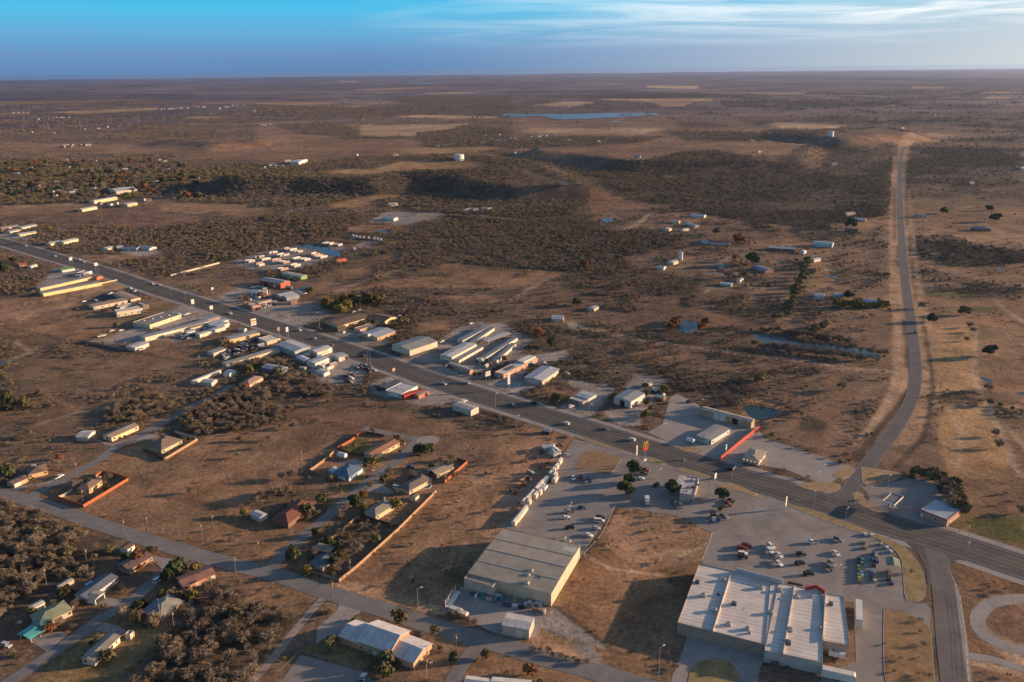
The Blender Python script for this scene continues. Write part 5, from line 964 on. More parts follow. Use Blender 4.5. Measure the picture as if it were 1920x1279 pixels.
# motel and neighbours
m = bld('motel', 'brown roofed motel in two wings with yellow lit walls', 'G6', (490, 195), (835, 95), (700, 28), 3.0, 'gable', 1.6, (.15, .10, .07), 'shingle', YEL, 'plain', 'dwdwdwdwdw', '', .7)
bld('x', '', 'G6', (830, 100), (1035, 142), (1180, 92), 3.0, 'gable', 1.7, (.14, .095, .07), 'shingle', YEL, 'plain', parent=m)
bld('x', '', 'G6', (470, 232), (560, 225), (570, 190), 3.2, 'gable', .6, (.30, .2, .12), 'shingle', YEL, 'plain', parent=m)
bld('shop', 'pale blue metal roofed shop with brick side wall beside the motel', 'G6', (750, 290), (942, 338), (1112, 250), 3.3, 'gablex', 1.1, (.36, .39, .43), 'metal', (.48, .28, .15), 'brick', 'w.d', 'w..w', .6)
bld('shed', 'long pink low building between the motel and the shop', 'G6', (735, 243), (928, 182), (850, 165), 2.8, 'flat', 0, (.33, .25, .22), 'tar', (.52, .33, .24), 'plain', '.w..w', '', cat='building')
bld('store', 'grey green gabled store with long white side wall beside the storage yard', 'G6', (1120, 425), (1330, 494), (1640, 378), 4.8, 'gablex', 1.6, (.27, .27, .25), 'metal', (.60, .53, .40), 'metal', '.d.', '', .3)
bld('shed', 'white workshop with ribbed gable and white sign on its roof', 'G6', (112, 492), (222, 522), (342, 442), 4.0, 'gablex', .9, (.50, .48, .44), 'metal', CREAM, 'metal', '', 'g.g', .2, cat='workshop')
bld('garage', 'small cream garage with open bay facing the highway', 'G6', (390, 545), (478, 582), (567, 540), 3.4, 'gablex', .4, (.44, .42, .38), 'metal', CREAM, 'metal', '', 'g.o', .2)
bld('workshop', 'blue white roofed workshop with plain lit side wall, west side', 'G6', (95, 625), (198, 650), (342, 578), 4.0, 'gablex', .5, (.42, .45, .48), 'metal', (.58, .52, .44), 'metal', '', '', .2); bld('shed', 'pale blue roofed lean-to behind the plain walled workshop', 'P1', (1120, 960), (1210, 1000), (1260, 965), 3.0, 'gable', .5, (.40, .47, .55), 'metal', GRY)
bld('shed', 'small grey roofed shed standing alone in the gravel lot', 'G6', (205, 742), (300, 772), (325, 728), 2.6, 'gable', .5, (.42, .43, .42), 'metal', WHT); rv('G6', 372, 705, 40, -18, 'white caravan next to the small shed in the gravel lot', None, 7)
def drive(o, L, W, h):
    for i in range(3): unit(L*.3+i*L*.2, W*.4+(i % 2)*2, h-.3, .6, o)
d = bld('restaurant', 'white and red roofed diner with brown awning on the south side', 'G6', (1040, 968), (1228, 1015), (1385, 905), 3.6, 'flat', 0, (.45, .43, .42), 'tar', WHT, 'plain', 'w.d.w', '', extra=drive)
bld('x', '', 'G6', (1228, 1018), (1266, 1036), (1446, 945), 3.3, 'flat', 0, (.26, .11, .075), 'metal', (.5, .06, .03), 'plain', parent=d)
bld('car_canopy', 'dark low canopy over parked cars beside the diner', 'G6', (965, 925), (1060, 955), (1190, 852), 2.8, 'gablex', .3, (.12, .11, .10), 'metal', posts=True, cat='canopy'); bld('shed', 'small red brick shed east of the diner awning', 'G6', (1385, 1018), (1438, 1035), (1540, 975), 2.8, 'gablex', .3, (.36, .26, .20), 'metal', (.42, .17, .10))
bld('body_shop', 'big grey gabled metal workshop beside the highway', 'P1', (880, 805), (1102, 892), (1255, 822), 4.6, 'gable', 1.0, (.42, .42, .42), 'metal', (.36, .36, .36), 'metal', '', 'g..', .2, cat='workshop')
bld('storage_row', 'very long narrow tan storage row above the dirt lot', 'P1', (228, 1022), (288, 1047), (772, 802), 2.8, 'gablex', .2, (.36, .31, .25), 'metal', (.60, .47, .30), 'metal', '', 'g..g..g..g..g', .1, cat='storage building')
bld('store', 'low building with bright cream roof beside the scrap yard', 'P1', (665, 728), (768, 770), (920, 722), 3.2, 'flat', 0, (.60, .55, .47), 'tar', CREAM); bld('store', 'yellow walled long building behind the white board sign', 'P1', (255, 718), (320, 750), (640, 645), 3.4, 'gablex', .3, (.33, .32, .32), 'metal', (.60, .44, .24), 'plain', '', 'w.d.w.d', cat='building')
bld('shed', 'thin strip shed along the western edge of the scrap yard', 'P1', (50, 895), (130, 912), (252, 850), 2.7, 'gablex', .2, (.33, .30, .26), 'metal', (.55, .45, .34))
bld('motel', 'tan flat motel wing beside its dark car park', 'G8', (232, 582), (290, 610), (690, 522), 3.2, 'gablex', .3, (.36, .24, .17), 'tar', (.55, .46, .34), 'plain', '', 'wdwdwdwdwd', .4); bld('motel', 'tan motel wing nearest the highway beside its dark car park', 'G8', (520, 445), (735, 525), (848, 498), 3.4, 'gable', .4, (.36, .25, .18), 'tar', (.55, .46, .34), 'plain', 'w.w.w', '', .3)
bld('motel', 'white two storey motel block with cream lit wall', 'G8', (540, 647), (568, 674), (852, 598), 5.0, 'flat', 0, (.5, .47, .43), 'tar', (.62, .52, .38), 'plain', '', 'wdwdwdwd'); bld('hall', 'low white roofed hall between the motel wings', 'G8', (560, 605), (610, 618), (770, 568), 3.0, 'flat', 0, (.52, .48, .44), 'metal', CREAM, cat='building'); bld('lobby', 'brown boxy lobby at the east end of the motel', 'G8', (820, 562), (882, 592), (955, 580), 4.5, 'flat', 0, (.38, .34, .30), 'tar', (.22, .16, .11), cat='building')
def domes(o, L, W, h):
    for i in range(4): b = MB(); b.tube((L*(.3+.12*i), W*(.2+.2*i), h), (L*(.3+.12*i), W*(.2+.2*i), h+.9), .9, .3, 8); b.build('roof_dome', FRAME, o)
bld('store', 'wide grey flat roofed store with four white roof domes', 'G8', (760, 792), (962, 826), (1322, 698), 3.8, 'flat', 0, (.22, .21, .20), 'tar', (.58, .47, .30), 'plain', '', '.....w.w', extra=domes)
bld('warehouse', 'very long white walled building pointing at the highway', 'G8', (845, 955), (908, 980), (1545, 732), 3.8, 'gablex', .3, (.33, .31, .29), 'metal', (.62, .52, .38), 'metal', '', '', .1)
bld('shed', 'small white shed standing west of the long warehouse bend', 'G8', (1370, 900), (1412, 916), (1482, 882), 2.8, 'gablex', .3, (.46, .47, .48), 'metal', WHT); bld('house', 'brown roofed building among the trucks west of the highway', 'G8', (1395, 850), (1450, 868), (1585, 805), 3.0, 'gablex', .5, (.30, .22, .16), 'shingle', CREAM, cat='building')
bld('shed', 'long white building lowest of the truck yard', 'G8', (1510, 928), (1562, 942), (1796, 828), 3.2, 'gablex', .4, (.48, .45, .41), 'metal', (.6, .53, .42), 'metal', cat='building'); bld('shed', 'white shed at the highway end of the truck yard', 'G8', (1690, 835), (1800, 850), (1902, 800), 3.4, 'gablex', .4, (.44, .44, .44), 'metal', (.6, .53, .42), 'metal')
bld('shed', 'pale blue roofed shed in the truck yard', 'G8', (1640, 805), (1690, 822), (1876, 755), 3.4, 'gablex', .4, (.38, .43, .49), 'metal', WHT); bld('shed', 'white roofed shed south west of the long warehouse', 'G8', (672, 1084), (785, 1104), (892, 1032), 3.0, 'gablex', .5, (.50, .46, .40), 'metal', (.5, .45, .4))
bld('shed', 'blue grey roofed stall row facing the highway beside a pole sign', 'G8', (1560, 762), (1610, 778), (1740, 705), 3, 'gablex', .3, (.30, .33, .37), 'metal', (.3, .22, .18))
# north side of the highway, far left
bld('storage_row', 'yellow storage row with dark back wall, west one of the pair', 'F1', (360, 846), (402, 856), (742, 692), 3.0, 'gablex', .3, (.30, .26, .22), 'metal', (.70, .53, .26), 'metal', cat='storage building'); bld('storage_row', 'brightest yellow storage building with a stepped long wall', 'F1', (430, 908), (1010, 798), (985, 780), 3.4, 'gable', .3, (.36, .30, .24), 'metal', (.72, .55, .26), 'metal', cat='storage building')
for nm, t, a, b_, c, hh, rt, rc, wc, lb in [
    ('barn', 'F1', (195, 322), (372, 294), (345, 276), 3.2, 'gable', METW, YEL, 'long cream shed nearest the highway at far left'), ('shed', 'F1', (100, 292), (207, 270), (170, 258), 3.5, 'gable', METG, CREAM, 'cream shed beside the grey barn at far left'), ('barn', 'F1', (10, 258), (190, 232), (140, 186), 4.5, 'gable', METG, BRN, 'big grey roofed barn at the left edge'),
    ('hall', 'F1', (215, 252), (370, 222), (330, 200), 4, 'gable', (.3, .33, .38), CREAM, 'blue grey roofed hall right of the grey barn'), ('shed', 'F1', (505, 412), (615, 390), (600, 365), 3.6, 'gable', METW, YEL, 'cream shed left of a pair beyond the highway'), ('shed', 'F1', (635, 398), (782, 362), (750, 338), 4.2, 'gable', METW, YEL, 'larger cream shed right of a pair beyond the highway'),
    ('shed', 'F1', (1005, 458), (1076, 462), (1070, 430), 3.6, 'gablex', METW, YEL, 'small white shed on the dirt beyond the highway'), ('house', 'F1', (1165, 450), (1230, 444), (1225, 420), 3.6, 'gable', METW, YEL, 'cream house beside the blue roofed shed beyond the highway'), ('shed', 'F1', (1210, 462), (1360, 462), (1350, 430), 3.6, 'gable', BLU, GRY, 'blue roofed long shed beyond the highway'), ('shed', 'F1', (1372, 445), (1490, 460), (1450, 400), 3.6, 'gable', METG, METW, 'grey ribbed shed with scattered junk beyond the highway'),
    ('barn', 'F1', (820, 70), (970, 42), (940, 22), 5, 'gable', METW, YEL, 'long pale barn at the edge of the ploughed field'), ('canopy_shop', 'F1', (620, 676), (745, 655), (700, 640), 3.5, 'gable', (.12, .30, .05), WHT, 'bright green canopy beside the roadside sign'), ('shop', 'F1', (765, 700), (840, 705), (830, 670), 4, 'flat', METW, WHT, 'white kiosk by the highway beside the green canopy'), ('shed', 'F1', (895, 740), (965, 750), (960, 725), 3.5, 'gable', (.45, .12, .06), (.5, .15, .08), 'orange red shed under the white frame sign'),
    ('house', 'F1', (190, 625), (270, 615), (265, 590), 3, 'gable', (.42, .13, .05), BRK, 'orange roofed house among trees at the left edge'), ('trailer_home', 'F1', (305, 638), (375, 618), (365, 608), 3, 'gable', METW, CREAM, 'pale trailer home beside the orange roofed house'),
    ('barn', 'P8', (868, 503), (1150, 558), (1250, 533), 3.6, 'gable', (.60, .54, .44), (.20, .34, .13), 'long shed with cream roof and green walls'), ('workshop', 'P8', (530, 602), (845, 658), (965, 612), 5.2, 'gable', METG, (.38, .10, .055), 'red walled workshop with white doors near the caravan park'), ('shed', 'P8', (1665, 285), (1690, 298), (1790, 255), 3.6, 'gablex', (.40, .12, .07), (.55, .17, .08), 'orange red shed beside the blue pond'),
    ('quonset_hut', 'P8', (760, 812), (850, 848), (985, 765), 3.0, 'vaultx', METW, METG, 'left pale arched hut of the pair'), ('quonset_hut', 'P8', (868, 842), (940, 872), (1055, 805), 3.0, 'vaultx', METW, METG, 'right pale arched hut of the pair'), ('barn', 'P8', (1050, 748), (1160, 765), (1312, 718), 4.2, 'gablex', (.06, .09, .12), WHT, 'dark blue roofed barn with white front behind the arched huts'),
    ('shop', 'P8', (490, 800), (640, 790), (600, 745), 3.2, 'gable', METW, (.58, .35, .18), 'orange and white shop behind the bare tree'), ('shed', 'P8', (345, 792), (480, 800), (470, 745), 3.4, 'gable', (.34, .38, .42), GRY, 'blue grey roofed shed left of the orange shop'), ('shop', 'P8', (350, 958), (430, 995), (538, 965), 3.4, 'flat', (.45, .42, .4), (.58, .27, .14), 'orange fronted market stall beside the highway'), ('market_canopy', 'P8', (470, 935), (520, 950), (690, 895), 3.0, 'gablex', (.42, .33, .25), CREAM, 'long tan market canopy behind the orange fronted stall'),
    ('shed', 'P8', (990, 890), (1000, 915), (1092, 880), 4.0, 'gablex', METW, (.58, .34, .18), 'peach box shed east of the arched huts'),
    ('warehouse', 'F3', (620, 152), (735, 162), (790, 142), 4.8, 'gable', METW, (.6, .55, .45), 'long white warehouse in the walled compound'), ('house', 'F3', (700, 20), (780, 10), (760, -2), 4, 'gable', METW, CREAM, 'cream house above the walled compound'), ('house', 'F3', (1470, 80), (1530, 60), (1500, 45), 4, 'gable', METG, WHT, 'white house left of the woods clearing'), ('house', 'F3', (1540, 75), (1590, 70), (1570, 50), 4, 'gable', METW, YEL, 'cream house in the middle of the woods clearing'), ('house', 'F3', (1600, 55), (1680, 62), (1650, 40), 4, 'gable', METW, WHT, 'white house right of the woods clearing'),
    ('house', 'F4', (715, 1162), (830, 1165), (870, 1112), 3.6, 'gable', (.36, .40, .45), CREAM, 'grey metal roofed farmhouse alone on the brown field'), ('barn', 'F4', (1070, 1050), (1140, 1062), (1165, 1035), 3.2, 'gablex', METG, CREAM, 'small barn right of the lone farmhouse'), ('shed', 'F4', (1770, 645), (1835, 652), (1852, 635), 3.4, 'gable', METW, WHT, 'small white shed by the farm track'), ('barn', 'F5', (270, 590), (335, 600), (378, 560), 4, 'gablex', METW, CREAM, 'white barn beside two grain silos'),
    ('ranch_house', 'F5', (685, 395), (900, 405), (920, 372), 4, 'gable', (.30, .07, .05), (.52, .52, .52), 'long red roofed ranch house left of the orange tree'), ('shed', 'F5', (610, 385), (680, 395), (700, 360), 3.6, 'gable', (.45, .45, .43), (.5, .5, .48), 'white annex left of the red roofed ranch house'), ('ranch_house', 'F5', (1290, 452), (1550, 468), (1570, 430), 4, 'gable', (.40, .44, .5), BRN, 'long pale blue roofed ranch with dark walls'), ('greenhouse', 'F5', (1730, 415), (1918, 432), (1930, 405), 3.5, 'vault', (.48, .55, .50), (.45, .5, .45), 'pale green arched greenhouse on the right'),
    ('shed', 'F5', (1592, 490), (1640, 495), (1655, 470), 3.4, 'hip', METW, WHT, 'small white pyramid roofed shed below the ranch'), ('shed', 'F5', (1705, 560), (1740, 568), (1775, 540), 4.6, 'gablex', METW, WHT, 'white round topped shed beside the green hedge'), ('house', 'F5', (960, 770), (1000, 775), (1015, 740), 3.6, 'gablex', (.25, .2, .17), WHT, 'white gabled house hidden by bare trees'), ('trailer_home', 'F5', (800, 812), (910, 822), (905, 800), 3, 'gable', (.46, .5, .55), METG, 'pale blue trailer home in front of the gabled house'),
    ('ranch_house', 'F5', (1110, 640), (1250, 685), (1275, 650), 3.6, 'gable', (.22, .24, .36), BRK, 'slate blue roofed house beside the dark round tree'), ('shed', 'F5', (785, 640), (845, 640), (845, 618), 3, 'gable', (.05, .22, .24), GRY, 'small teal roofed shed by the farm track'), ('barn', 'F5', (220, 262), (290, 268), (300, 205), 4, 'gablex', METG, YEL, 'barn left of the farm cluster on the hillside'), ('house', 'F5', (310, 188), (390, 192), (400, 160), 4, 'gable', METG, YEL, 'cream farmhouse at the top of the hillside cluster'),
    ('shed', 'F5', (400, 262), (430, 268), (442, 228), 4, 'gablex', METG, (.6, .55, .3), 'yellow green gabled shed in the hillside cluster'), ('barn', 'F5', (440, 205), (545, 235), (570, 222), 3.5, 'gable', METW, CREAM, 'long narrow white barn right of the hillside cluster'), ('house', 'F5', (1735, 930), (1835, 940), (1845, 905), 3.6, 'gable', (.4, .42, .42), WHT, 'grey roofed house behind the green hedge'), ('house', 'F5', (500, 125), (640, 135), (640, 100), 4, 'gable', (.4, .45, .5), WHT, 'pale blue roofed house in the dark wood'),
    ('ranch_house', 'F6', (240, 985), (450, 1005), (455, 960), 3.6, 'gable', (.18, .24, .40), (.34, .3, .28), 'long blue roofed house beside the rural road'), ('house', 'F6', (38, 930), (115, 930), (115, 905), 3.6, 'gable', (.3, .34, .42), METG, 'small blue roofed house left of the long one'), ('trailer_home', 'F6', (225, 165), (335, 172), (340, 150), 3.2, 'gable', (.42, .46, .48), CREAM, 'pale trailer home left of the rural road'), ('house', 'F6', (130, 270), (260, 278), (265, 225), 4.2, 'gable', (.035, .045, .06), (.1, .1, .1), 'dark roofed house under the trees by the road'), ('house', 'F6', (1420, 262), (1590, 265), (1600, 228), 4, 'hip', (.10, .14, .20), BRN, 'dark blue hipped house at the far right')]:
    if t[0] in 'FD': hh = hh*.78
    if rt == 'vaultx': bld(nm, lb, t, a, b_, c, hh, 'gablex', 1.1, rc, 'metal', wc, 'metal', ov=.2, base=None)
    else: bld(nm, lb, t, a, b_, c, hh, rt, None, rc, 'metal', wc, 'plain', 'w.d.w' if 'house' in nm or 'home' in nm else ('.o.g.' if nm in ('workshop', 'shop') else '.g.'), '', ov=.25, base=None, maxw=(12 if t[0] == 'F' and a[1] < 1300 else None), cat='house' if 'house' in nm else ('mobile home' if nm == 'trailer_home' else nm.replace('_', ' ')))
for x, y in ((395, 572), (410, 575)): 
    p = at(*tp('F5', x, y)); s = root('grain_silo', p, 0, 'white grain silo beside the white barn', 'silo', 'twin silos'); b = MB(); b.tube((0, 0, 0), (0, 0, 9), 2, 2, 14); b.tube((0, 0, 9), (0, 0, 10.4), 2.1, .3, 14); b.build('silo', plain_mat('tank_white', (.6, .6, .6)), s)
def wtank(t, x, y, label, r=9, h=11):
    p = at(*tp(t, x, y)); o = root('water_tank', p, 0, label, 'water tank'); b = MB(); b.tube((0, 0, 0), (0, 0, h), r, r, 32); b.build('tank', plain_mat('tank_white', (.62, .6, .58), .5), o); b = MB(); b.tube((0, 0, h), (0, 0, h+1.6), r+.1, r*.15, 32); b.build('roof', plain_mat('tank_white', (.6, .6, .6)), o)
    b = MB(); b.box(r, r+.5, -.3, .3, 0, h); b.build('ladder', STEEL, o)
wtank('D2', 1522, 722, 'round white water tank on the wooded mesa', 12, 13); wtank('D4', 470, 545, 'pale blue water tank on the far right ridge', 8, 14)
# ---------------------------------------------------------------- houses, bottom left
HS = [
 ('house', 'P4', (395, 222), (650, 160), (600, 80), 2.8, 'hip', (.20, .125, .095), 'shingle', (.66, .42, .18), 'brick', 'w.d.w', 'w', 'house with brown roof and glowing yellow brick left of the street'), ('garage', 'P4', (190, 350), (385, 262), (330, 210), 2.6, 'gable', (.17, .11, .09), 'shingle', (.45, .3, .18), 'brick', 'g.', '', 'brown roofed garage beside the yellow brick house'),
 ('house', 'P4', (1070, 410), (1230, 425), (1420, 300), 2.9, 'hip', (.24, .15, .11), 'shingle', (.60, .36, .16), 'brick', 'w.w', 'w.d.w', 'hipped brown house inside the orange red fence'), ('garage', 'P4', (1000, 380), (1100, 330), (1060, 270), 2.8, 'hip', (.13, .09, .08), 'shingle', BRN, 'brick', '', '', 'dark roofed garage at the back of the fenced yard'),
 ('shed', 'P6', (165, 318), (265, 345), (355, 285), 2.6, 'gablex', (.16, .10, .08), 'shingle', (.62, .57, .5), 'plain', '', '.w.', 'small white shed with brown roof beside the street'), ('house', 'P6', (290, 600), (580, 430), (470, 350), 2.8, 'gable', (.16, .10, .085), 'shingle', (.48, .25, .12), 'brick', 'w.d.w.w', 'w', 'brown house behind a rusty leafless tree'), ('garage', 'P6', (165, 560), (285, 600), (330, 420), 2.7, 'hip', (.12, .085, .08), 'shingle', (.25, .2, .2), 'plain', '', '', 'dark garage wing left of the rusty tree'),
 ('house', 'P6', (985, 815), (1390, 655), (1240, 575), 2.8, 'gable', (.26, .135, .10), 'shingle', (.48, .24, .13), 'brick', 'w.d..g', '', 'red brown roofed house behind the big evergreen'), ('house', 'P5', (1120, 420), (1500, 150), (1370, 90), 2.8, 'gable', (.13, .14, .17), 'shingle', (.42, .40, .38), 'plain', 'g.w.d.w', '', 'slate roofed house with white posted carport'), ('carport', 'P5', (1115, 415), (1215, 440), (1335, 350), 2.8, 'gable', (.28, .25, .22), 'shingle', WHT, 'plain', '', 'o', 'tan roofed carport end of the slate roofed house'),
 ('shed', 'P5', (722, 262), (775, 285), (920, 175), 2.6, 'gablex', (.45, .36, .28), 'metal', (.5, .36, .26), 'plain', '', '', 'long narrow shed at the back of the slate house yard'), ('shed', 'P5', (1085, 250), (1120, 262), (1195, 210), 2.2, 'gablex', (.28, .40, .55), 'metal', (.2, .3, .45), 'plain', '', '', 'small bright blue shed behind the slate roofed house'),
 ('house', 'P5', (525, 742), (650, 700), (900, 560), 2.8, 'gable', (.22, .235, .15), 'shingle', (.52, .40, .28), 'plain', '', '', 'moss green roofed house front gable') if False else ('house', 'P5', (500, 760), (915, 570), (730, 490), 2.8, 'hip', (.23, .24, .155), 'shingle', (.55, .42, .28), 'plain', 'w.d.w.w', 'w', 'moss green roofed house beside the orange tree'), ('garage', 'P5', (390, 770), (520, 800), (560, 640), 2.7, 'hip', (.10, .17, .17), 'shingle', GRY, 'plain', '', '', 'dark green roofed garage of the moss green house'),
 ('carport', 'P5', (240, 880), (390, 940), (500, 840), 2.5, 'gablex', (.10, .36, .34), 'metal', WHT, 'plain', '', '', 'bright turquoise carport roof beside the driveway'), ('shed', 'P5', (365, 525), (415, 560), (545, 460), 2.6, 'gablex', (.52, .48, .42), 'metal', (.62, .50, .34), 'plain', '', 'w.d', 'white garden shed with sunlit long wall'), ('house', 'P6', (690, 1200), (975, 1012), (770, 930), 2.8, 'hip', (.27, .25, .21), 'shingle', (.48, .28, .16), 'brick', 'w.d.w.w', '', 'grey tan hipped house with brick wall beside the back fence'),
 ('house', 'P6', (450, 1150), (690, 1200), (760, 1000), 2.8, 'hip', (.14, .16, .20), 'shingle', BRN, 'brick', '', '', 'dark blue roofed wing of the hipped brick house'), ('mobile_home', 'P5', (1050, 1185), (1205, 1215), (1600, 925), 2.9, 'gablex', (.25, .22, .18), 'metal', (.64, .52, .38), 'metal', 'w.', '.w.w.d.w.w.', 'long cream mobile home near the bottom left'), ('porch', 'P5', (1600, 880), (1665, 890), (1722, 840), 2.6, 'flat', (.45, .42, .38), 'tar', CREAM, 'plain', '', '', 'small roofed porch at the end of the cream mobile home'),
 ('house', 'P2', (1190, 690), (1370, 735), (1450, 600), 2.8, 'hip', (.10, .15, .22), 'shingle', (.42, .5, .55), 'plain', 'w.w', 'w.d', 'dark blue roofed house with white walls beside the street'), ('shed', 'P2', (1125, 650), (1180, 672), (1240, 620), 2.4, 'gable', (.42, .46, .5), 'metal', (.4, .45, .5), 'plain', '', '', 'small white shed behind the dark blue roofed house'),
 ('house', 'P2', (1555, 440), (1675, 480), (1895, 290), 2.9, 'gablex', (.36, .17, .10), 'shingle', (.58, .42, .24), 'brick', 'w.', 'w.d.ww.w.w', 'long orange brown roofed ranch house with lit front'), ('house', 'P2', (440, 1240), (640, 1290), (940, 1030), 2.8, 'hip', (.20, .075, .05), 'shingle', BRN, 'brick', '', '', 'dark red roofed house hidden in trees'), ('shed', 'P2', (185, 1175), (300, 1225), (362, 1165), 2.6, 'gable', (.42, .40, .40), 'metal', (.4, .37, .35), 'plain', '', '', 'grey white shed left of the dark red roofed house'),
 ('house', 'P2', (1560, 1150), (1690, 1200), (1880, 1040), 2.9, 'hip', (.27, .235, .19), 'shingle', (.60, .42, .24), 'brick', '', 'w.d.w', 'tan hipped roof house between two bushes'), ('house', 'P3', (600, 1060), (760, 1130), (980, 880), 2.8, 'hip', (.18, .145, .12), 'shingle', (.58, .42, .26), 'brick', '', 'w.d.w', 'brown multi gabled house beside the swimming pool'), ('house', 'P3', (1060, 790), (1215, 870), (1355, 690), 2.8, 'gablex', (.34, .27, .20), 'shingle', (.56, .40, .26), 'brick', 'w.w', 'w.d.w', 'light tan stepped roof house near the turning circle'),
 ('shed', 'P3', (760, 1220), (860, 1245), (905, 1190), 2.6, 'gablex', (.16, .12, .09), 'shingle', (.66, .52, .34), 'plain', '', '', 'little shed south of the swimming pool'), ('cottage', 'N2', (318, 570), (395, 590), (415, 500), 2.2, 'gablex', (.12, .13, .15), 'shingle', (.30, .28, .27), 'plain', 'w.', '', 'steep dark roofed cottage between two evergreens'), ('house', 'N2', (350, 478), (440, 500), (478, 468), 3.2, 'gable', (.26, .2, .15), 'shingle', BRN, 'plain', '', '', 'flat tan roofed extension behind the steep cottage'),
 ('house', 'M1', (820, 920), (890, 940), (1050, 830), 2.9, 'gablex', (.30, .235, .17), 'shingle', (.68, .48, .26), 'brick', 'w', 'w.d.w', 'tan roofed house with glowing wall left of the street'), ('garage', 'M1', (608, 935), (700, 935), (718, 885), 2.7, 'gable', (.48, .45, .4), 'metal', (.5, .45, .4), 'metal', '', '', 'white metal garage left of the tan roofed house'), ('house', 'M1', (1160, 1005), (1290, 1040), (1420, 950), 2.9, 'hip', (.20, .15, .11), 'shingle', (.45, .36, .22), 'brick', 'w.w', 'w.d.w', 'brown hipped house with dark fence right of the street'),
 ('house', 'P1', (440, 1275), (560, 1290), (620, 1180), 2.9, 'hip', (.33, .22, .17), 'shingle', (.5, .35, .25), 'brick', '', '', 'pink brown roofed house beside the dense thicket'), ('shed', 'P1', (700, 1080), (930, 1120), (960, 1065), 3, 'gable', (.30, .33, .37), 'metal', (.2, .22, .25), 'metal', '', '', 'blue grey roofed shed inside the dense thicket'), ('shed', 'P1', (245, 1150), (320, 1160), (340, 1110), 2.8, 'gable', (.42, .46, .5), 'metal', WHT, 'plain', '', '', 'small white shed by the dead end street'), ('shed', 'M1', (1520, 485), (1540, 490), (1690, 382), 2.6, 'gablex', (.36, .35, .36), 'metal', (.64, .55, .4), 'metal', '', '', 'thin cream shed at the end of the dirt field'),
 ('shed', 'M1', (1600, 495), (1690, 505), (1705, 475), 2.8, 'gable', (.5, .48, .45), 'metal', CREAM, 'plain', '', '', 'white roofed shed beside the thin cream shed')]
for nm, t, a, b_, c, hh, rt, rc, rk, wc, wk, nr, rg, lb in HS:
    bld(nm, lb, t, a, b_, c, hh, rt, None, rc, rk, wc, wk, nr, rg, .5 if nm not in ('shed',) else .2, posts=(nm == 'carport' and not rg))
# fences and walls
ORF = plain_mat('orange_fence', (.36, .11, .05), .85, .3, 1); WDF = plain_mat('wooden_fence', (.34, .21, .125), .9, .25, 1); GRF = plain_mat('grey_fence', (.25, .20, .16), .9, .2, 1); BLK = plain_mat('block_wall', (.48, .42, .34), .9, .12)
fence('P4', [(810, 560), (1160, 680), (1780, 305), (1640, 250), (1430, 205), (1330, 265)], 1.9, ORF, 'orange red board fence around the hipped brown house'); fence('P4', [(810, 555), (900, 520), (1000, 450)], 1.6, BLK, 'short pale wall left of the hipped brown house', 'wall', 'wall')
fence('P2', [(1235, 400), (1400, 310), (1480, 240), (1580, 215)], 1.9, ORF, 'broken orange fence behind the green back lawn'); fence('P2', [(1240, 410), (1390, 470), (1680, 490)], 1.9, BROWN, 'dark fence between the green lawn and the white tank'); fence('P2', [(1580, 215), (1700, 235), (1790, 255)], 1.8, BROWN, 'dark fence along the top of the green lawn')
fence('P2', [(905, 670), (1060, 560), (1190, 450)], 1.8, WDF, 'wooden fence left of the dark blue roofed house'); fence('P2', [(905, 675), (1050, 715), (1240, 745)], 1.8, GRF, 'grey fence below the dark blue roofed house'); fence('P3', [(1340, 1010), (1440, 925), (1705, 690)], 2.0, ORF, 'bright orange fence behind the turning circle houses'); fence('P3', [(1705, 690), (1540, 640)], 1.9, BROWN, 'dark short fence at the top of the orange fence')
fence('N2', [(500, 680), (600, 600), (850, 375), (1085, 140)], 1.8, WDF, 'long wooden back fence beside the mown field'); fence('N2', [(265, 600), (380, 640), (500, 675)], 1.5, GRF, 'low grey fence around the steep cottage corner'); fence('N2', [(430, 445), (620, 290)], 1.7, WDF, 'short wooden fence between two back gardens'); fence('N2', [(620, 285), (740, 320), (850, 350)], 1.7, BROWN, 'dark board fence below the tan hipped roof house')
fence('P5', [(770, 300), (900, 330), (1110, 440)], 1.7, BROWN, 'dark fence between the slate and green roofed houses'); fence('P5', [(930, 555), (1110, 440)], 1.7, WDF, 'wooden fence joining the slate house carport'); fence('P6', [(865, 910), (980, 950), (1200, 1050)], 1.7, BROWN, 'dark fence between the red brown and grey tan houses'); fence('P6', [(1070, 1250), (1310, 1050)], 1.8, WDF, 'wooden fence along the brushland edge')
fence('M1', [(1400, 905), (1565, 955)], 1.9, BLK, 'white wall at the top of the brown hipped house yard', 'wall', 'wall'); fence('M1', [(1315, 1125), (1580, 965)], 1.8, WDF, 'wooden fence right of the brown hipped house'); fence('M1', [(1145, 1050), (1310, 1120)], 1.8, BROWN, 'dark fence below the brown hipped house')
fence('F3', [(650, 90), (1240, 118)], 2.4, BLK, 'pale compound wall beside the walled warehouse', 'wall', 'wall') if False else None
fence('G8', [(1215, 245), (1520, 165), (1800, 92)], 2.0, BLK, 'long pale wall across the dirt lot beyond the highway', 'wall', 'wall', .3); fence('F1', [(1010, 812), (1170, 778)], 1.2, YELM := plain_mat('yellow_wall', (.66, .5, .26)), 'low yellow wall running from the yellow storage to the highway', 'wall', 'wall'); fence('M1', [(660, 180), (1000, 245)], 2.0, GRF, 'grey fence along the bottom of the storage lots'); fence('M3', [(420, 720), (690, 800)], 1.0, GRF, 'low grey fence below the lone white shed')
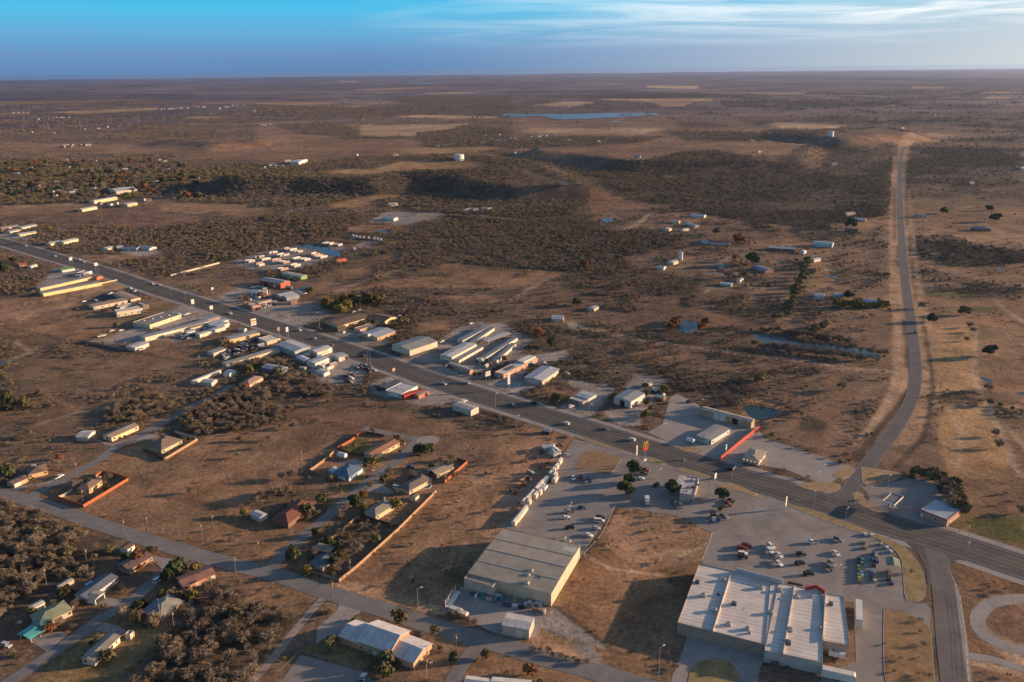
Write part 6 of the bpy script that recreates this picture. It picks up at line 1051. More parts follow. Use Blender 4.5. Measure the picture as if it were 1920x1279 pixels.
wirefence('N3', [(620, 228), (540, 400), (430, 520)], 'wire fence along the left edge of the vacant field'); wirefence('N3', [(1205, 388), (1140, 565)], 'wire fence between the vacant field and the car park'); wirefence('N3', [(160, 960), (350, 1020), (590, 1085), (690, 1110)], 'wire fence across the lower end of the vacant field'); wirefence('N4', [(1080, 600), (1150, 760), (1185, 1000), (1205, 1290)], 'wire fence beside the side road verge'); wirefence('G7', [(100, 350), (300, 230), (515, 90)], 'wire fence along the north edge of the storage yard'); wirefence('M4', [(1000, 940), (1300, 1050), (1640, 1150)], 'wire fence behind the empty concrete lot')
wirefence('N2', [(130, 1230), (270, 1100), (640, 1210)], 'wire fence around the lower car park'); wirefence('G5', [(620, 800), (980, 330)], 'wire fence beside the scrap row')

# shrubs and small trees round the houses
SHR = random.Random(3)
for nm, t, a, b_, c, hh, rt, rc, rk, wc, wk, nr, rg, lb in HS:
    if nm not in ('house', 'mobile_home', 'cottage'): continue
    A, rz, L, W = fit(t, a, b_, c, hh)
    for i in range(SHR.choice([4, 5, 6, 7])):
        sd2 = SHR.choice([0, 1, 1, 2, 3]); u = SHR.uniform(0, L); v = SHR.uniform(0, W); d = SHR.uniform(1.6, 7.5)
        q = {0: (u, -d), 1: (u, W+d), 2: (-d, v), 3: (L+d, v)}[sd2]; p = Vector((A.x, A.y, 0))+Matrix.Rotation(rz, 3, 'Z') @ Vector((q[0], q[1], 0)); k = SHR.choice(['g', 'b', 'b', 'b', 'e', 'y']); big = SHR.random() < .45
        tree(k, None, 0, 0, SHR.uniform(1.8, 3.2) if big else SHR.uniform(.8, 1.4), ('garden tree' if big else 'garden shrub')+' by '+' '.join(w_ for w_ in lb.split()[:6]), None, 1.1, p)
    for i in range(1):
        p = Vector((A.x, A.y, 0))+Matrix.Rotation(rz, 3, 'Z') @ Vector((SHR.uniform(-5, L+5), W+SHR.uniform(2, 8), 0)); s_ = SHR.uniform(.5, 1.1)
        o = root('yard_crate', p, SHR.random()*3, 'pale bin behind the '+' '.join(lb.split()[:5]), 'box'); q = MB(); q.box(-s_, s_, -s_*.6, s_*.6, 0, s_*.9); q.build('box', SHR.choice([UNITM, BLK, FRAME, GRF]), o); q = MB(); q.box(-s_*1.05, s_*1.05, -s_*.65, s_*.65, s_*.9, s_*.97); q.build('lid', SHR.choice([UNITD, UNITM]), o)
# ---------------------------------------------------------------- vehicles
V = [('dark red', 'suv', 'P7', 320, 340, 40, 4, 'dark red car behind the red one in the supermarket car park'), ('red', 'suv', 'P7', 255, 378, 40, 3, 'red car above the white one in the supermarket car park'), ('white', 'suv', 'P7', 258, 462, 40, 4, 'white car next to the red one in the supermarket car park'), ('black', 'suv', 'P7', 262, 508, 40, 5, 'black car below the white one at the left of the supermarket lot'),
 ('white', 'suv', 'P7', 685, 350, 30, 26, 'white car at the top of the middle parking row'), ('white', 'suv', 'P7', 668, 420, 30, 26, 'white car second in the middle parking row'), ('white', 'sedan', 'P7', 805, 480, 30, 26, 'white car right of the middle parking row pair'), ('white', 'pickup', 'P7', 780, 600, 34, 22, 'white pickup with dark bed nearest the store facade'), ('black', 'sedan', 'P7', 1138, 462, 40, 6, 'black car in the middle of the supermarket lot'),
 ('black', 'suv', 'P7', 1120, 605, 40, -6, 'black car closest to the store entrance lane'), ('black', 'suv', 'P7', 1248, 762, 40, -2, 'black car parked right by the store front'), ('white', 'pickup', 'P7', 1295, 290, -40, -1, 'white pickup with black bed alone at the top of the lot'), ('grey', 'suv', 'P7', 1700, 250, 30, 14, 'dark grey car with lit nose near the garden centre'), ('white', 'sedan', 'P7', 1655, 455, 32, 26, 'white car alone near the garden centre'), ('tan', 'suv', 'P7', 1598, 605, 32, 26, 'silver tan car above the dark one near the garden centre'), ('grey', 'suv', 'P7', 1585, 680, 32, 26, 'dark grey car below the silver tan one'),
 ('red', 'sedan', 'G1', 455, 385, 30, 8, 'red car beside the oak under the arch sign'), ('black', 'sedan', 'G1', 435, 432, 30, 8, 'black car below the red one under the arch sign'), ('white', 'sedan', 'G1', 390, 492, 40, 2, 'white car between the two oak clumps'), ('black', 'suv', 'G1', 575, 572, -30, 16, 'black car in the drive-through shade'), ('grey', 'suv', 'G1', 870, 820, 20, 30, 'dark car in the drive-through queue'), ('grey', 'pickup', 'G1', 800, 790, 30, 25, 'grey pickup in the drive-through queue'), ('red', 'sedan', 'G1', 1450, 800, 40, 18, 'red car beside the lone car park oak'), ('black', 'sedan', 'G1', 1480, 755, 30, 14, 'black car behind the red one by the lone oak'), ('blue', 'pickup', 'G1', 1345, 990, -40, 20, 'blue pickup beside the black box truck'), ('grey', 'suv', 'G1', 1395, 945, 30, 14, 'grey car right of the black box truck'),
 ('white', 'pickup', 'G5', 990, 735, 8, 44, 'white pickup, left of the three in the lumber store lot'), ('red', 'pickup', 'G5', 1083, 745, 8, 44, 'red pickup, middle of the three in the lumber store lot'), ('blue', 'pickup', 'G5', 1183, 768, 8, 34, 'dark blue pickup, right of the three in the lumber store lot'), ('teal', 'sedan', 'G5', 1098, 1092, 40, 4, 'dark teal car alone in the shaded lot'), ('silver', 'pickup', 'G5', 940, 1145, -44, 2, 'silver pickup with dark bed beside the lamp post'), ('white', 'sedan', 'G5', 897, 1215, 44, -2, 'white car left of the lamp post base'), ('black', 'suv', 'S1', 1585, 185, -44, 2, 'black pickup style car above the warehouse corner'), ('white', 'van', 'G5', 1300, 1255, 44, 2, 'white van by the wire fence of the lot'), ('black', 'suv', 'G5', 1315, 1215, 40, 2, 'black car behind the white van by the fence'), ('white', 'sedan', 'S1', 1810, 272, 44, 14, 'white car nearest the warehouse corner'), ('silver', 'sedan', 'S1', 1900, 190, 40, 6, 'silver car right of the black one above the warehouse'), ('silver', 'pickup', 'G5', 890, 472, 40, -4, 'white silver pickup at the yard entrance by the highway'), ('silver', 'suv', 'G5', 485, 680, 40, 12, 'silver car parked on the dirt among the scrap'),
 ('white', 'suv', 'G5', 905, 88, -30, -10, 'white car on the highway above the scrap row'), ('grey', 'sedan', 'G5', 1370, 152, -30, -9, 'grey car on the highway with a lit tail'), ('white', 'suv', 'G5', 1690, 280, -30, -9, 'white car on the highway left of the arch sign'), ('black', 'suv', 'G4', 790, 1110, -30, -8, 'black car on the highway below the diner'), ('white', 'sedan', 'G7', 210, 820, 30, 12, 'white car on the highway beside the lone shed, left'), ('silver', 'sedan', 'G7', 492, 815, 30, 12, 'silver car on the far lane above the lone shed'), ('grey', 'suv', 'G7', 1030, 1080, 30, 10, 'grey car on the highway right of the lone shed'), ('black', 'suv', 'G7', 1285, 1058, -30, -10, 'black car on the highway below the dirt triangle'),
 ('white', 'sedan', 'G6', 1745, 888, 30, 14, 'white car on the highway beside the red roofed diner'), ('black', 'suv', 'G6', 772, 553, -30, -12, 'black car on the highway near the flagpoles'), ('grey', 'suv', 'G6', 395, 430, -30, -12, 'grey car on the highway beside the cream garage'), ('silver', 'sedan', 'G6', 190, 345, -30, -12, 'silver car on the highway by the blue fronted shop'), ('white', 'suv', 'P1', 1160, 632, -30, -12, 'white car crossing in front of the motel drive'), ('white', 'suv', 'G8', 732, 385, 30, 8, 'white van at the corner of the motel car park'), ('white', 'sedan', 'G8', 785, 420, -30, 20, 'white car at the motel car park exit'), ('white', 'sedan', 'G8', 175, 543, 30, -8, 'white car at the left end of the motel car park'), ('silver', 'sedan', 'G8', 313, 528, 30, 8, 'silver car second in the motel car park'), ('silver', 'sedan', 'G8', 465, 458, 30, -10, 'silver car in the dark motel car park'), ('white', 'sedan', 'G8', 500, 442, 30, -10, 'white car behind the tan motel wing'),
 ('white', 'sedan', 'G8', 1000, 333, 30, 12, 'white car on the highway past the yellow storage'), ('silver', 'sedan', 'G8', 1078, 343, 30, 12, 'silver car on the highway by the dirt lot'), ('white', 'sedan', 'F1', 258, 432, 30, 8, 'white car farthest left on the highway'), ('white', 'sedan', 'F1', 552, 532, 30, 8, 'small white car on the highway left of three'), ('white', 'sedan', 'F1', 712, 548, 30, 8, 'white car on the highway, upper lane left'), ('white', 'sedan', 'F1', 795, 568, 30, 8, 'white car on the highway, upper lane middle'), ('white', 'sedan', 'F1', 838, 590, 30, 8, 'white car on the highway, upper lane right'), ('white', 'pickup', 'P1', 330, 432, -30, -10, 'small white pickup on the highway near the market'),
 ('white', 'pickup', 'P4', 815, 250, 44, -22, 'white pickup parked beside the western street'), ('white', 'van', 'P6', 665, 730, 30, -22, 'white van in the shaded residential street'), ('silver', 'suv', 'P5', 80, 1022, 40, 12, 'silver car on the dirt at the left edge'), ('white', 'pickup', 'S3', 640, 1220, 20, -44, 'white and black pickup below the church'), ('blue', 'suv', 'P3', 785, 745, 44, 4, 'blue car in the driveway near the turning circle'), ('white', 'van', 'P3', 570, 1085, 44, 12, 'pale van beside the pool house'), ('blue', 'sedan', 'P6', 425, 1045, 44, 4, 'dark blue car beside the dark blue roofed wing'),
 ('white', 'pickup', 'M4', 105, 555, 30, -22, 'white truck in the gravel yard beside the workshop'), ('dark red', 'sedan', 'M4', 395, 652, 30, 2, 'dark red car at the edge of the empty lot'), ('white', 'suv', 'M3', 1155, 690, 34, -12, 'white car in front of the small office'), ('silver', 'suv', 'M3', 1120, 428, 30, 4, 'silver car behind the shop with dark porch'), ('white', 'pickup', 'G7', 180, 322, 20, -8, 'white pickup on the storage yard drive'), ('white', 'sedan', 'G7', 530, 105, 30, -10, 'white car at the far corner of the storage yard'), ('silver', 'sedan', 'G7', 240, 555, 20, 4, 'silver car at the foot of the tallest storage building'), ('white', 'van', 'G7', 450, 1035, 30, -14, 'white van behind the lone shed'),
 ('white', 'sedan', 'F6', 655, 572, 2, -10, 'white car on the rural road'), ('black', 'suv', 'M5', 835, 100, 2, -12, 'dark car on the rural road'), ('silver', 'sedan', 'G6', 660, 28, 30, -8, 'silver car behind the motel, left'), ('white', 'sedan', 'G6', 735, 8, 30, -8, 'white car behind the motel, right'), ('blue', 'sedan', 'G6', 390, 130, 30, -10, 'pale blue car beside the motel'), ('silver', 'sedan', 'G6', 1055, 140, 30, -8, 'silver car under the dark motel wing'), ('silver', 'sedan', 'G6', 1210, 75, 30, -6, 'silver car right of the motel gable'), ('silver', 'sedan', 'G6', 890, 115, 30, -2, 'silver car in the motel courtyard'), ('white', 'sedan', 'G6', 730, 315, 30, -10, 'white car in front of the blue roofed shop'), ('white', 'sedan', 'G6', 1140, 465, 30, 4, 'white car under the grey green store'), ('white', 'pickup', 'P1', 1460, 1010, 30, 4, 'white car beside the small cream garage')]
for colr, kind, t, x, y, dx, dy, lb in V: car(kind, colr, t, x, y, dx, dy, lb)
def truck(t, x, y, dx, dy, label, colr=(.03, .03, .03), L=7):
    p = atz(*tp(t, x, y), 1.5); p.z = .1; o = root('box_truck', p, heading(t, x, y, dx, dy), label, 'truck')
    b = MB(); b.box(-L/2, L/2-2.1, -1.2, 1.2, .9, 3.4); b.build('cargo_box', plain_mat('truck'+col_name(colr), colr), o); b = MB(); b.extrudey([(L/2-2, .6), (L/2-2, 2.4), (L/2-.9, 2.4), (L/2-.4, 1.5), (L/2, 1.3), (L/2, .6)], -1.05, 1.05); b.build('cab', plain_mat('truck_cab', (.5, .48, .45)), o)
    for sx in (-L*.3, L*.34):
        for sy in (-1, 1): q = MB(); q.tube((sx, sy*.85, .48), (sx, sy*1.15, .48), .48, .48, 10); q.build('wheel', TYRE, o)
    return o
truck('G1', 1262, 950, 10, 40, 'black box truck parked right of the restaurant', (.03, .03, .035)); truck('G1', 470, 765, 6, 44, 'small white domed truck in the shade left of the restaurant', (.6, .6, .6), 5.5)
# sheds, trailers and crates along the lumber store edge
n = 0
for t, x, y, L, kind in [('G5', 825, 545, 5, 's'), ('G5', 785, 610, 4, 's'), ('G5', 745, 660, 5, 's'), ('G5', 715, 695, 3, 's'), ('G5', 765, 710, 4, 's'), ('G5', 770, 760, 5, 's'), ('G5', 665, 765, 6, 't'), ('G5', 600, 815, 5, 's'), ('G5', 560, 860, 6, 's'), ('G5', 610, 850, 6, 't'), ('G5', 645, 862, 5, 't'), ('G5', 485, 945, 7, 's'), ('G5', 445, 985, 5, 's'), ('G5', 535, 950, 4, 's'), ('G5', 585, 915, 3, 's'), ('G5', 400, 1025, 4, 's'), ('G5', 455, 1030, 3, 's'), ('G5', 400, 1130, 6, 's'), ('G5', 370, 1170, 6, 's'), ('G5', 340, 1210, 6, 's'), ('G5', 300, 1255, 7, 's')]:
    if kind == 's':
        p = atz(*tp(t, x, y), 1.3); p.z = .05; o = root('portable_shed', p, heading(t, x, y, 30, -38), 'small cream portable shed in the display row beside the scrap field', 'shed', 'portable sheds in the display row'); W = 2.4
        b = MB(); b.extrude([(-W/2, .15), (-W/2, 2.3), (0, 2.9), (W/2, 2.3), (W/2, .15)], -L/2, L/2); b.build('wall', plain_mat('shed_cream', (.62, .50, .34)), o); b = MB(); b.extrude([(-W/2-.15, 2.28), (0, 2.92), (W/2+.15, 2.28), (W/2+.15, 2.4), (0, 3.04), (-W/2-.15, 2.4)], -L/2-.1, L/2+.1); b.build('roof', plain_mat('shed_roof', (.42, .40, .37)), o); b = MB(); b.box(-.5, .5, -W/2-.04, -W/2, .2, 2.0); b.build('door', DOORM, o)
    else: rv(t, x, y, 30, -38, 'white utility trailer in the display row', 'trailers in the display row', L, 2.2, 2.2, (.6, .6, .6), 'utility_trailer', 'trailer', False)
    n += 1
RUST = plain_mat('rusty_scrap', (.20, .085, .045), .9, .4, 2); RUST2 = plain_mat('faded_scrap', (.34, .26, .2), .8, .4, 2)
def scrap(t, x, y, s, label, group):
    p = at(*tp(t, x, y)); o = root('scrap_machine', p, random.uniform(0, 3), label, 'farm machinery', group); b = MB(); R = random.Random(int(x*7+y))
    b.box(-s*.8, s*.8, -s*.25, s*.25, s*.2, s*.45); b.build('frame', random.choice([RUST, RUST, RUST2]), o)
    c = MB()
    for i in range(5): a = Vector((R.uniform(-s, s), R.uniform(-s*.6, s*.6), R.uniform(0, s*.4))); c.tube(a, a+Vector((R.uniform(-1, 1)*s, R.uniform(-1, 1)*s*.6, R.uniform(.1, .9)*s)), .09*s, .09*s, 5)
    c.build('arms', RUST, o)
    for sx in (-s*.5, s*.5):
        q = MB(); q.tube((sx, s*.3, s*.28), (sx, s*.42, s*.28), s*.28, s*.28, 8); q.build('wheel', TYRE, o)
for x, y, s in [(735, 210, 1.8), (700, 265, 1.5), (715, 290, 1.3), (900, 260, 2.2), (850, 350, 2.4), (620, 450, 2.4), (740, 450, 2.6), (790, 430, 2.2), (700, 375, 1), (560, 510, 1.8), (400, 555, 2.4), (440, 440, 2), (430, 740, 2.2), (480, 770, 2), (380, 770, 2.4), (400, 830, 2.4), (330, 850, 2), (260, 905, 2.2), (300, 935, 1.8), (640, 610, 1.8), (600, 640, 1.7), (680, 570, 1.4), (740, 505, 1.2), (350, 1070, 1.6), (330, 1110, 1.5)]:
    scrap('G5', x, y, s, 'rusty farm machine in the scrap field beside the display row', 'rusty machines in the scrap field')
for x, y, s in [(210, 670, 2), (190, 640, 1.8), (140, 750, 2.2), (170, 770, 1.8), (40, 850, 2.2), (60, 870, 1.8), (460, 610, 1.6), (500, 640, 1.6)]: scrap('M4', x, y, s, 'orange rusty machine piled at the edge of the empty lot', 'rusty machines by the empty lot')
PALC = [(.03, .03, .035), (.05, .22, .22), (.34, .32, .12), (.12, .17, .08), (.5, .55, .56), (.22, .14, .09), (.05, .07, .14), (.4, .36, .3)]
for i, (x, y, k) in enumerate([(535, 740, 0), (590, 760, 1), (535, 810, 0), (590, 830, 1), (545, 900, 2), (545, 960, 2), (585, 1010, 4), (585, 1070, 4), (540, 1060, 2), (545, 1130, 2), (535, 1190, 3), (620, 420, 5), (640, 520, 5), (830, 640, 6), (880, 690, 7), (815, 760, 6), (890, 790, 6), (830, 870, 0), (800, 985, 4), (810, 1060, 6), (810, 1120, 0), (850, 1180, 7), (1130, 1000, 5), (1140, 1060, 5), (1130, 1150, 0), (1180, 1230, 6), (660, 250, 4), (790, 265, 4), (990, 450, 7), (1100, 520, 4), (1180, 600, 4)]):
    p = at(*tp('G3', x, y)); p.z = .06; o = root('goods_pallet', p, 1.45, 'wrapped pallet of garden goods outside the garden centre', 'pallet', 'pallets in the garden centre yard'); b = MB(); b.box(-1.2, 1.2, -.8, .8, .02, .16); b.build('pallet', WDF, o)
    b = MB(); b.box(-1.1, .0, -.7, .7, .16, 1.25); b.box(.05, 1.1, -.7, .65, .16, 1.0); b.build('goods', plain_mat('goods'+col_name(PALC[k]), PALC[k]), o)
for i, (x, y, k) in enumerate([(440, 1000, 6), (470, 1010, 4), (540, 1010, 1), (560, 1030, 1), (620, 1060, 7), (700, 1070, 1), (730, 1020, 4), (780, 1050, 1), (830, 1130, 6), (930, 1080, 2), (940, 1140, 4), (1060, 1110, 4), (1095, 1100, 4), (1150, 1120, 7), (1185, 1110, 4), (1240, 1120, 4), (1180, 1190, 5), (1280, 1210, 7), (1320, 1120, 7), (500, 960, 6), (1010, 1160, 0)]):
    p = at(*tp('S1', x, y)); p.z = .05; o = root('material_stack', p, -.25+1.57*(i % 2), 'stack of wrapped building materials in the lumber yard', 'material stack', 'material stacks in the lumber yard'); b = MB(); b.box(-1.6, 1.6, -.55, .55, .15, 1.1); b.box(-1.5, 1.3, -.5, .45, 1.12, 1.5); b.build('bundle', plain_mat('goods'+col_name(PALC[k]), PALC[k]), o); b = MB(); b.box(-1.2, -1.0, -.55, .55, 0, .15); b.box(1.0, 1.2, -.55, .55, 0, .15); b.build('bearers', WDF, o)
# stake trailer, left of the lumber yard
p = at(*tp('S1', 190, 1070)); o = root('stake_trailer', p, heading('S1', 130, 1150, 120, -180), 'white flat trailer with tall stakes left of the lumber yard', 'trailer'); b = MB(); b.box(-6, 6, -1.2, 1.2, .8, 1.05); b.build('deck', FRAME, o)
for i in range(8): q = MB(); q.box(-5.6+i*1.6-.12, -5.6+i*1.6+.12, 1.1, 1.25, 1.05, 4.2); q.build('stake', FRAME, o)
for sx in (-3, -2, 4): q = MB(); q.tube((sx, -1.1, .45), (sx, 1.1, .45), .45, .45, 8); q.build('wheel', TYRE, o)
for i, (t, x, y) in enumerate([('S1', 290, 1215), ('S1', 220, 1175)]): rv(t, x, y, 40, 14, ('lower', 'upper')[i]+' white container at the entrance of the lumber yard', None, 6, 2.3, 1.8, (.55, .5, .45), 'container', 'container', False)
# caravan park
for x, y in [(330, 310), (370, 315), (410, 320), (510, 255), (560, 250), (525, 350), (610, 290), (650, 285), (710, 190), (760, 185), (760, 300), (800, 295), (840, 220), (885, 230), (930, 225), (830, 325), (880, 330), (930, 335), (930, 130), (985, 145), (1035, 145), (1090, 175), (1140, 175), (1080, 275), (1130, 290), (1190, 290), (1245, 295), (1290, 210), (1340, 205), (1385, 225), (1430, 245), (1490, 255), (1040, 370), (1095, 385), (840, 430), (900, 440), (560, 375), (1515, 50), (1560, 55), (1610, 60), (1670, 72), (1735, 75)]:
    rv('P8', x, y, 30, -7, 'white camper trailer parked in the caravan park beyond the highway', 'caravans in the caravan park', random.choice([8, 9.5, 11]), 2.5, random.choice([3.0, 3.4]), random.choice([(.62, .58, .5), (.66, .6, .5), (.5, .46, .42), (.45, .3, .25)]))
for x, y in [(335, 335), (365, 342), (400, 348), (440, 352), (490, 356), (545, 362), (580, 368), (612, 372), (345, 465)]: rv('F3', x, y, 12, 20, 'white camper trailer in the row beyond the blue pond', 'caravans in the row beyond the pond', 9, 2.5, 3.2, (.64, .6, .54))
# cars round the market and in the scrap yard
R = random.Random(5)
for i, (t, x, y) in enumerate([('P1', 590+i*28+j*8, 372-i*8+j*26) for i in range(10) for j in range(2)]): car(R.choice(['sedan', 'suv', 'pickup']), R.choice(['white', 'silver', 'tan', 'black', 'red', 'grey']), t, x+R.uniform(-6, 6), y+R.uniform(-3, 3), 30, -20, 'car in the sales rows beside the market canopy', 'cars in the market sales rows', False)
for i in range(46):
    u = R.random(); v_ = R.uniform(-1, 1); x = 240+u*520; y = 930-u*190+v_*(55); car(R.choice(['sedan', 'suv', 'pickup']), R.choice(['white', 'silver', 'blue', 'grey', 'black', 'dark red', 'tan']), 'P1', x, y, 30*R.choice([1, -1]), -12+R.uniform(-10, 10), 'old car packed in the scrap yard above the long storage row', 'old cars in the scrap yard', False)
for i, (x, y) in enumerate([(705, 705), (745, 690), (770, 710), (800, 715), (835, 720), (870, 715), (900, 730), (850, 755), (810, 670), (850, 672), (570, 800), (600, 810), (630, 825), (625, 775), (660, 790), (585, 865), (620, 870), (760, 668)]): car(R.choice(['sedan', 'suv', 'pickup']), R.choice(['white', 'silver', 'white', 'black', 'grey', 'dark red']), 'G6', x, y, 30, 8, 'car on the gravel sales lot near the flagpoles', 'cars on the gravel sales lot', False)
for i in range(18): x = 1330+R.random()*420; y = 985-(x-1330)*.30+R.uniform(-25, 45); car(R.choice(['sedan', 'suv', 'pickup']), R.choice(['white', 'silver', 'white', 'black', 'grey']), 'G8', x, y, 30, -10, 'vehicle in the truck yard west of the highway', 'vehicles in the truck yard', False)
for i, (x, y) in enumerate([(375, 958), (410, 952), (510, 895), (620, 890), (670, 702), (725, 688), (845, 1095), (870, 1118), (1310, 700), (1340, 706), (1400, 700), (1425, 690)]): car(R.choice(['sedan', 'pickup']), 'white', 'G8', x, y, 30, -8, 'white car in the lots behind the motel', 'white cars behind the motel', False)
for i, (x, y) in enumerate([(945, 925), (955, 955), (1010, 940), (1030, 900)]): car('suv', R.choice(['black', 'white', 'grey']), 'G6', x, y, 20, 20, 'car tucked behind the red roofed diner', 'cars behind the diner', False)
for i, (x, y, c) in enumerate([(600, 710, 'white'), (665, 700, 'white'), (720, 705, 'silver'), (760, 720, 'silver'), (590, 120, 'white')][:4]): car('pickup', c, 'P8', x-160, y, 30, -3, 'pale truck in front of the red walled workshop', 'trucks at the red workshop', False)
# ---------------------------------------------------------------- signs and poles
p = at(*tp('G1', 440, 345)); o = root('arch_sign', p, math.radians(35), 'tall pole sign with yellow double arch above a red panel', 'sign'); HH = 17
b = MB(); b.tube((-.45, 0, 0), (-.45, 0, HH-5), .16, .14); b.tube((.45, 0, 0), (.45, 0, HH-5), .16, .14); b.build('post', STEEL, o)
b = MB(); b.box(-1.9, 1.9, -.3, .3, HH-6.6, HH-4.9); b.build('panel', plain_mat('sign_red', (.50, .05, .025), .5), o)
b = MB()
for s in (-1, 1):
    P = [Vector((s*.95+math.cos(a)*.85, 0, HH-4.9+math.sin(a)*3.6)) for a in np.linspace(0, math.pi, 13)]
    for a, c in zip(P, P[1:]): b.tube(a, c, .24, .24, 6)
b.build('arches', plain_mat('sign_yellow', (.85, .50, .03), .5), o)
b = MB(); b.box(-1.1, 1.1, -.25, .25, 3.4, 4.7); b.build('lower_panel', FRAME, o)
boardsign('G1', 338, 320, 'slim white pole sign left of the double arch sign', 12, 1.1, 3.0, (.62, .58, .5), .9, 2); boardsign('G4', 720, 930, 'white and green sign at the end of the red wall', 8, 1.6, 3.2, (.45, .6, .55), .9, 1, stripe=(.05, .25, .12)); boardsign('N4', 104, 240, 'tall cream slab sign at the car park verge', 7.5, 1.6, 5.5, (.66, .55, .38), .9)
boardsign('G7', 985, 905, 'stacked white panel sign beside the highway shops', 13, 2.6, 2.6, (.66, .60, .5), .9, 3, stripe=(.2, .2, .2)); boardsign('G7', 735, 800, 'white billboard with dark frame before the restaurant', 8, 5.0, 3.6, (.6, .58, .52), .75, 1, stripe=(.35, .2, .12)); boardsign('P1', 622, 650, 'big white board sign with brown lines by the highway', 12, 5.0, 6, (.68, .62, .52), .75, 1, stripe=(.3, .18, .1)); boardsign('P1', 1020, 715, 'two panel white sign beside the grey workshop', 9, 2.4, 1.9, (.6, .62, .66), .8, 2)
boardsign('G8', 1492, 650, 'white double sign beside the long warehouse', 11, 3.0, 2.2, (.66, .6, .5), .8, 2); boardsign('G8', 1712, 705, 'square cream sign above the stall row', 9, 3.2, 3.4, (.66, .6, .46), .8); boardsign('G8', 345, 245, 'white frame sign tower beside the yellow storage', 16, 3.8, 3.5, (.66, .6, .55), .8, 1); boardsign('F1', 714, 612, 'square white sign on post by the green canopy', 8, 3.5, 3.5, (.64, .6, .55), .8); boardsign('G8', 1722, 455, 'round white sign at the dirt lot corner', 7, 2.4, 2.2, (.66, .6, .55), .8)
boardsign('G6', 850, 375, 'small white sign on a post in front of the gravel lot', 6, 3, 2, (.6, .6, .6), .8); boardsign('G6', 550, 330, 'small white sign before the motel office', 5, 2.4, 1.6, (.64, .6, .55), .8); boardsign('G6', 1142, 780, 'orange sign at the highway edge above the diner', 5, 2.4, 2.2, (.6, .34, .2), .8); boardsign('P1', 915, 690, 'brown and cream sign beside the bright cream roof', 7, 2.2, 3, (.4, .26, .16), .8); boardsign('G1', 1284, 500, 'white box sign on the restaurant verge', 3.6, 2.4, 3.2, (.6, .57, .52), .9)
LP = [('G5', 958, 1290, 'double headed lamp post beside the silver pickup', 11, 2), ('N4', 272, 255, 'lamp post on the highway verge left of the shadow patch', 11, 1), ('N4', 460, 345, 'lamp post on the verge above the garden centre', 10, 1), ('G1', 1480, 560, 'lamp post on the dry island right of the restaurant', 10, 1), ('G1', 905, 460, 'thin lamp post behind the restaurant parapet', 9, 1), ('G1', 1728, 905, 'lamp post alone in the big car park', 10, 1), ('G1', 600, 545, 'small lamp post in the drive-through lot', 8, 1), ('G2', 415, 430, 'dark pole at the tip of the curved island', 10, 1), ('G2', 655, 300, 'lamp post behind the filling station canopy', 11, 1), ('N4', 288, 130, 'left lamp post of the bare island pair', 11, 1), ('N4', 322, 95, 'right lamp post of the bare island pair', 12, 1), ('P7', 1655, 880, 'short lamp in front of the store entrance', 8, 1), ('G5', 312, 160, 'lamp pole below the lone white shed', 9, 1), ('G6', 830, 690, 'left flagpole of the highway pair', 14, 1), ('G6', 862, 690, 'right flagpole of the highway pair', 14, 1), ('G6', 250, 235, 'lamp post at the motel drive corner', 10, 1), ('M4', 185, 940, 'lamp post beside the empty lot', 9, 1), ('N2', 975, 835, 'lamp post on the verge of the warehouse field', 10, 1), ('S3', 1605, 1260, 'white topped pole right of the church', 8, 1), ('N3', 880, 1255, 'leaning pole at the corner of the vacant field', 14, 1), ('M3', 1300, 780, 'lamp post before the gravel workshop yard', 9, 1), ('M3', 550, 700, 'thin lamp post right of the lone white shed', 10, 1), ('N4', 1185, 550, 'steel mast at the right road corner', 9, 1), ('N4', 1195, 440, 'thin steel pole on the highway verge at right', 8, 1)]
for t, x, y, lb, h, k in LP: lpole(t, x, y, lb, h, k, rz=random.uniform(-.5, .5)+.8)
UP = [('P6', 245, 195, 'white topped utility pole at the street by the small shed'), ('P6', 1230, 245, 'twin armed utility pole beside the thicket'), ('P6', 1372, 100, 'utility pole behind the twin armed one'), ('P6', 530, 120, 'bare wooden pole at the dark field corner'), ('P6', 1665, 690, 'utility pole beside the street near the red brown house'), ('N1', 525, 570, 'utility pole at the edge of the western thicket'), ('N1', 285, 710, 'utility pole above the long narrow shed'), ('N1', 1052, 980, 'wooden pole beside the white shed at the brush edge'), ('P2', 810, 690, 'utility pole left of the dark blue roofed house'), ('N2', 460, 790, 'utility pole at the fork of the dirt lane'), ('N2', 570, 660, 'utility pole on the long wooden fence line'), ('N2', 18, 520, 'lamp topped pole at the edge of the shaded field'),
      ('M1', 925, 695, 'utility pole above the left scrubland'), ('M1', 1600, 380, 'utility pole at the tip of the storage lots'), ('P4', 1075, 270, 'wooden pole behind the fenced house'), ('P4', 1155, 610, 'wooden pole inside the orange red fence'), ('N4', 1150, 375, 'dark wooden pole beside the filling station shop'), ('N4', 1500, 290, 'utility pole near the golf grass'), ('P1', 1125, 570, 'pole left of the motel drive'), ('P1', 1405, 620, 'tall pole before the brown motel'), ('M3', 715, 870, 'utility pole left of the scrap field'), ('F2', 255, 985, 'pole on the highway verge, right of two'), ('F2', 118, 935, 'pole on the highway verge, left of two'), ('M2', 710, 1170, 'pole in the dirt strip below the thicket'), ('M1', 5, 1180, 'pole at the far left edge'), ('S3', 200, 60, 'pole above the church car park'), ('N2', 1030, 1270, 'pole at the bottom edge right of the church'), ('N2', 1205, 1100, 'short wooden pole in the church field'), ('M5', 1340, 180, 'tree-like pole by the golf path') ]
for t, x, y, lb in UP[:-1]: upole(t, x, y, lb, random.choice([9, 10, 11]))
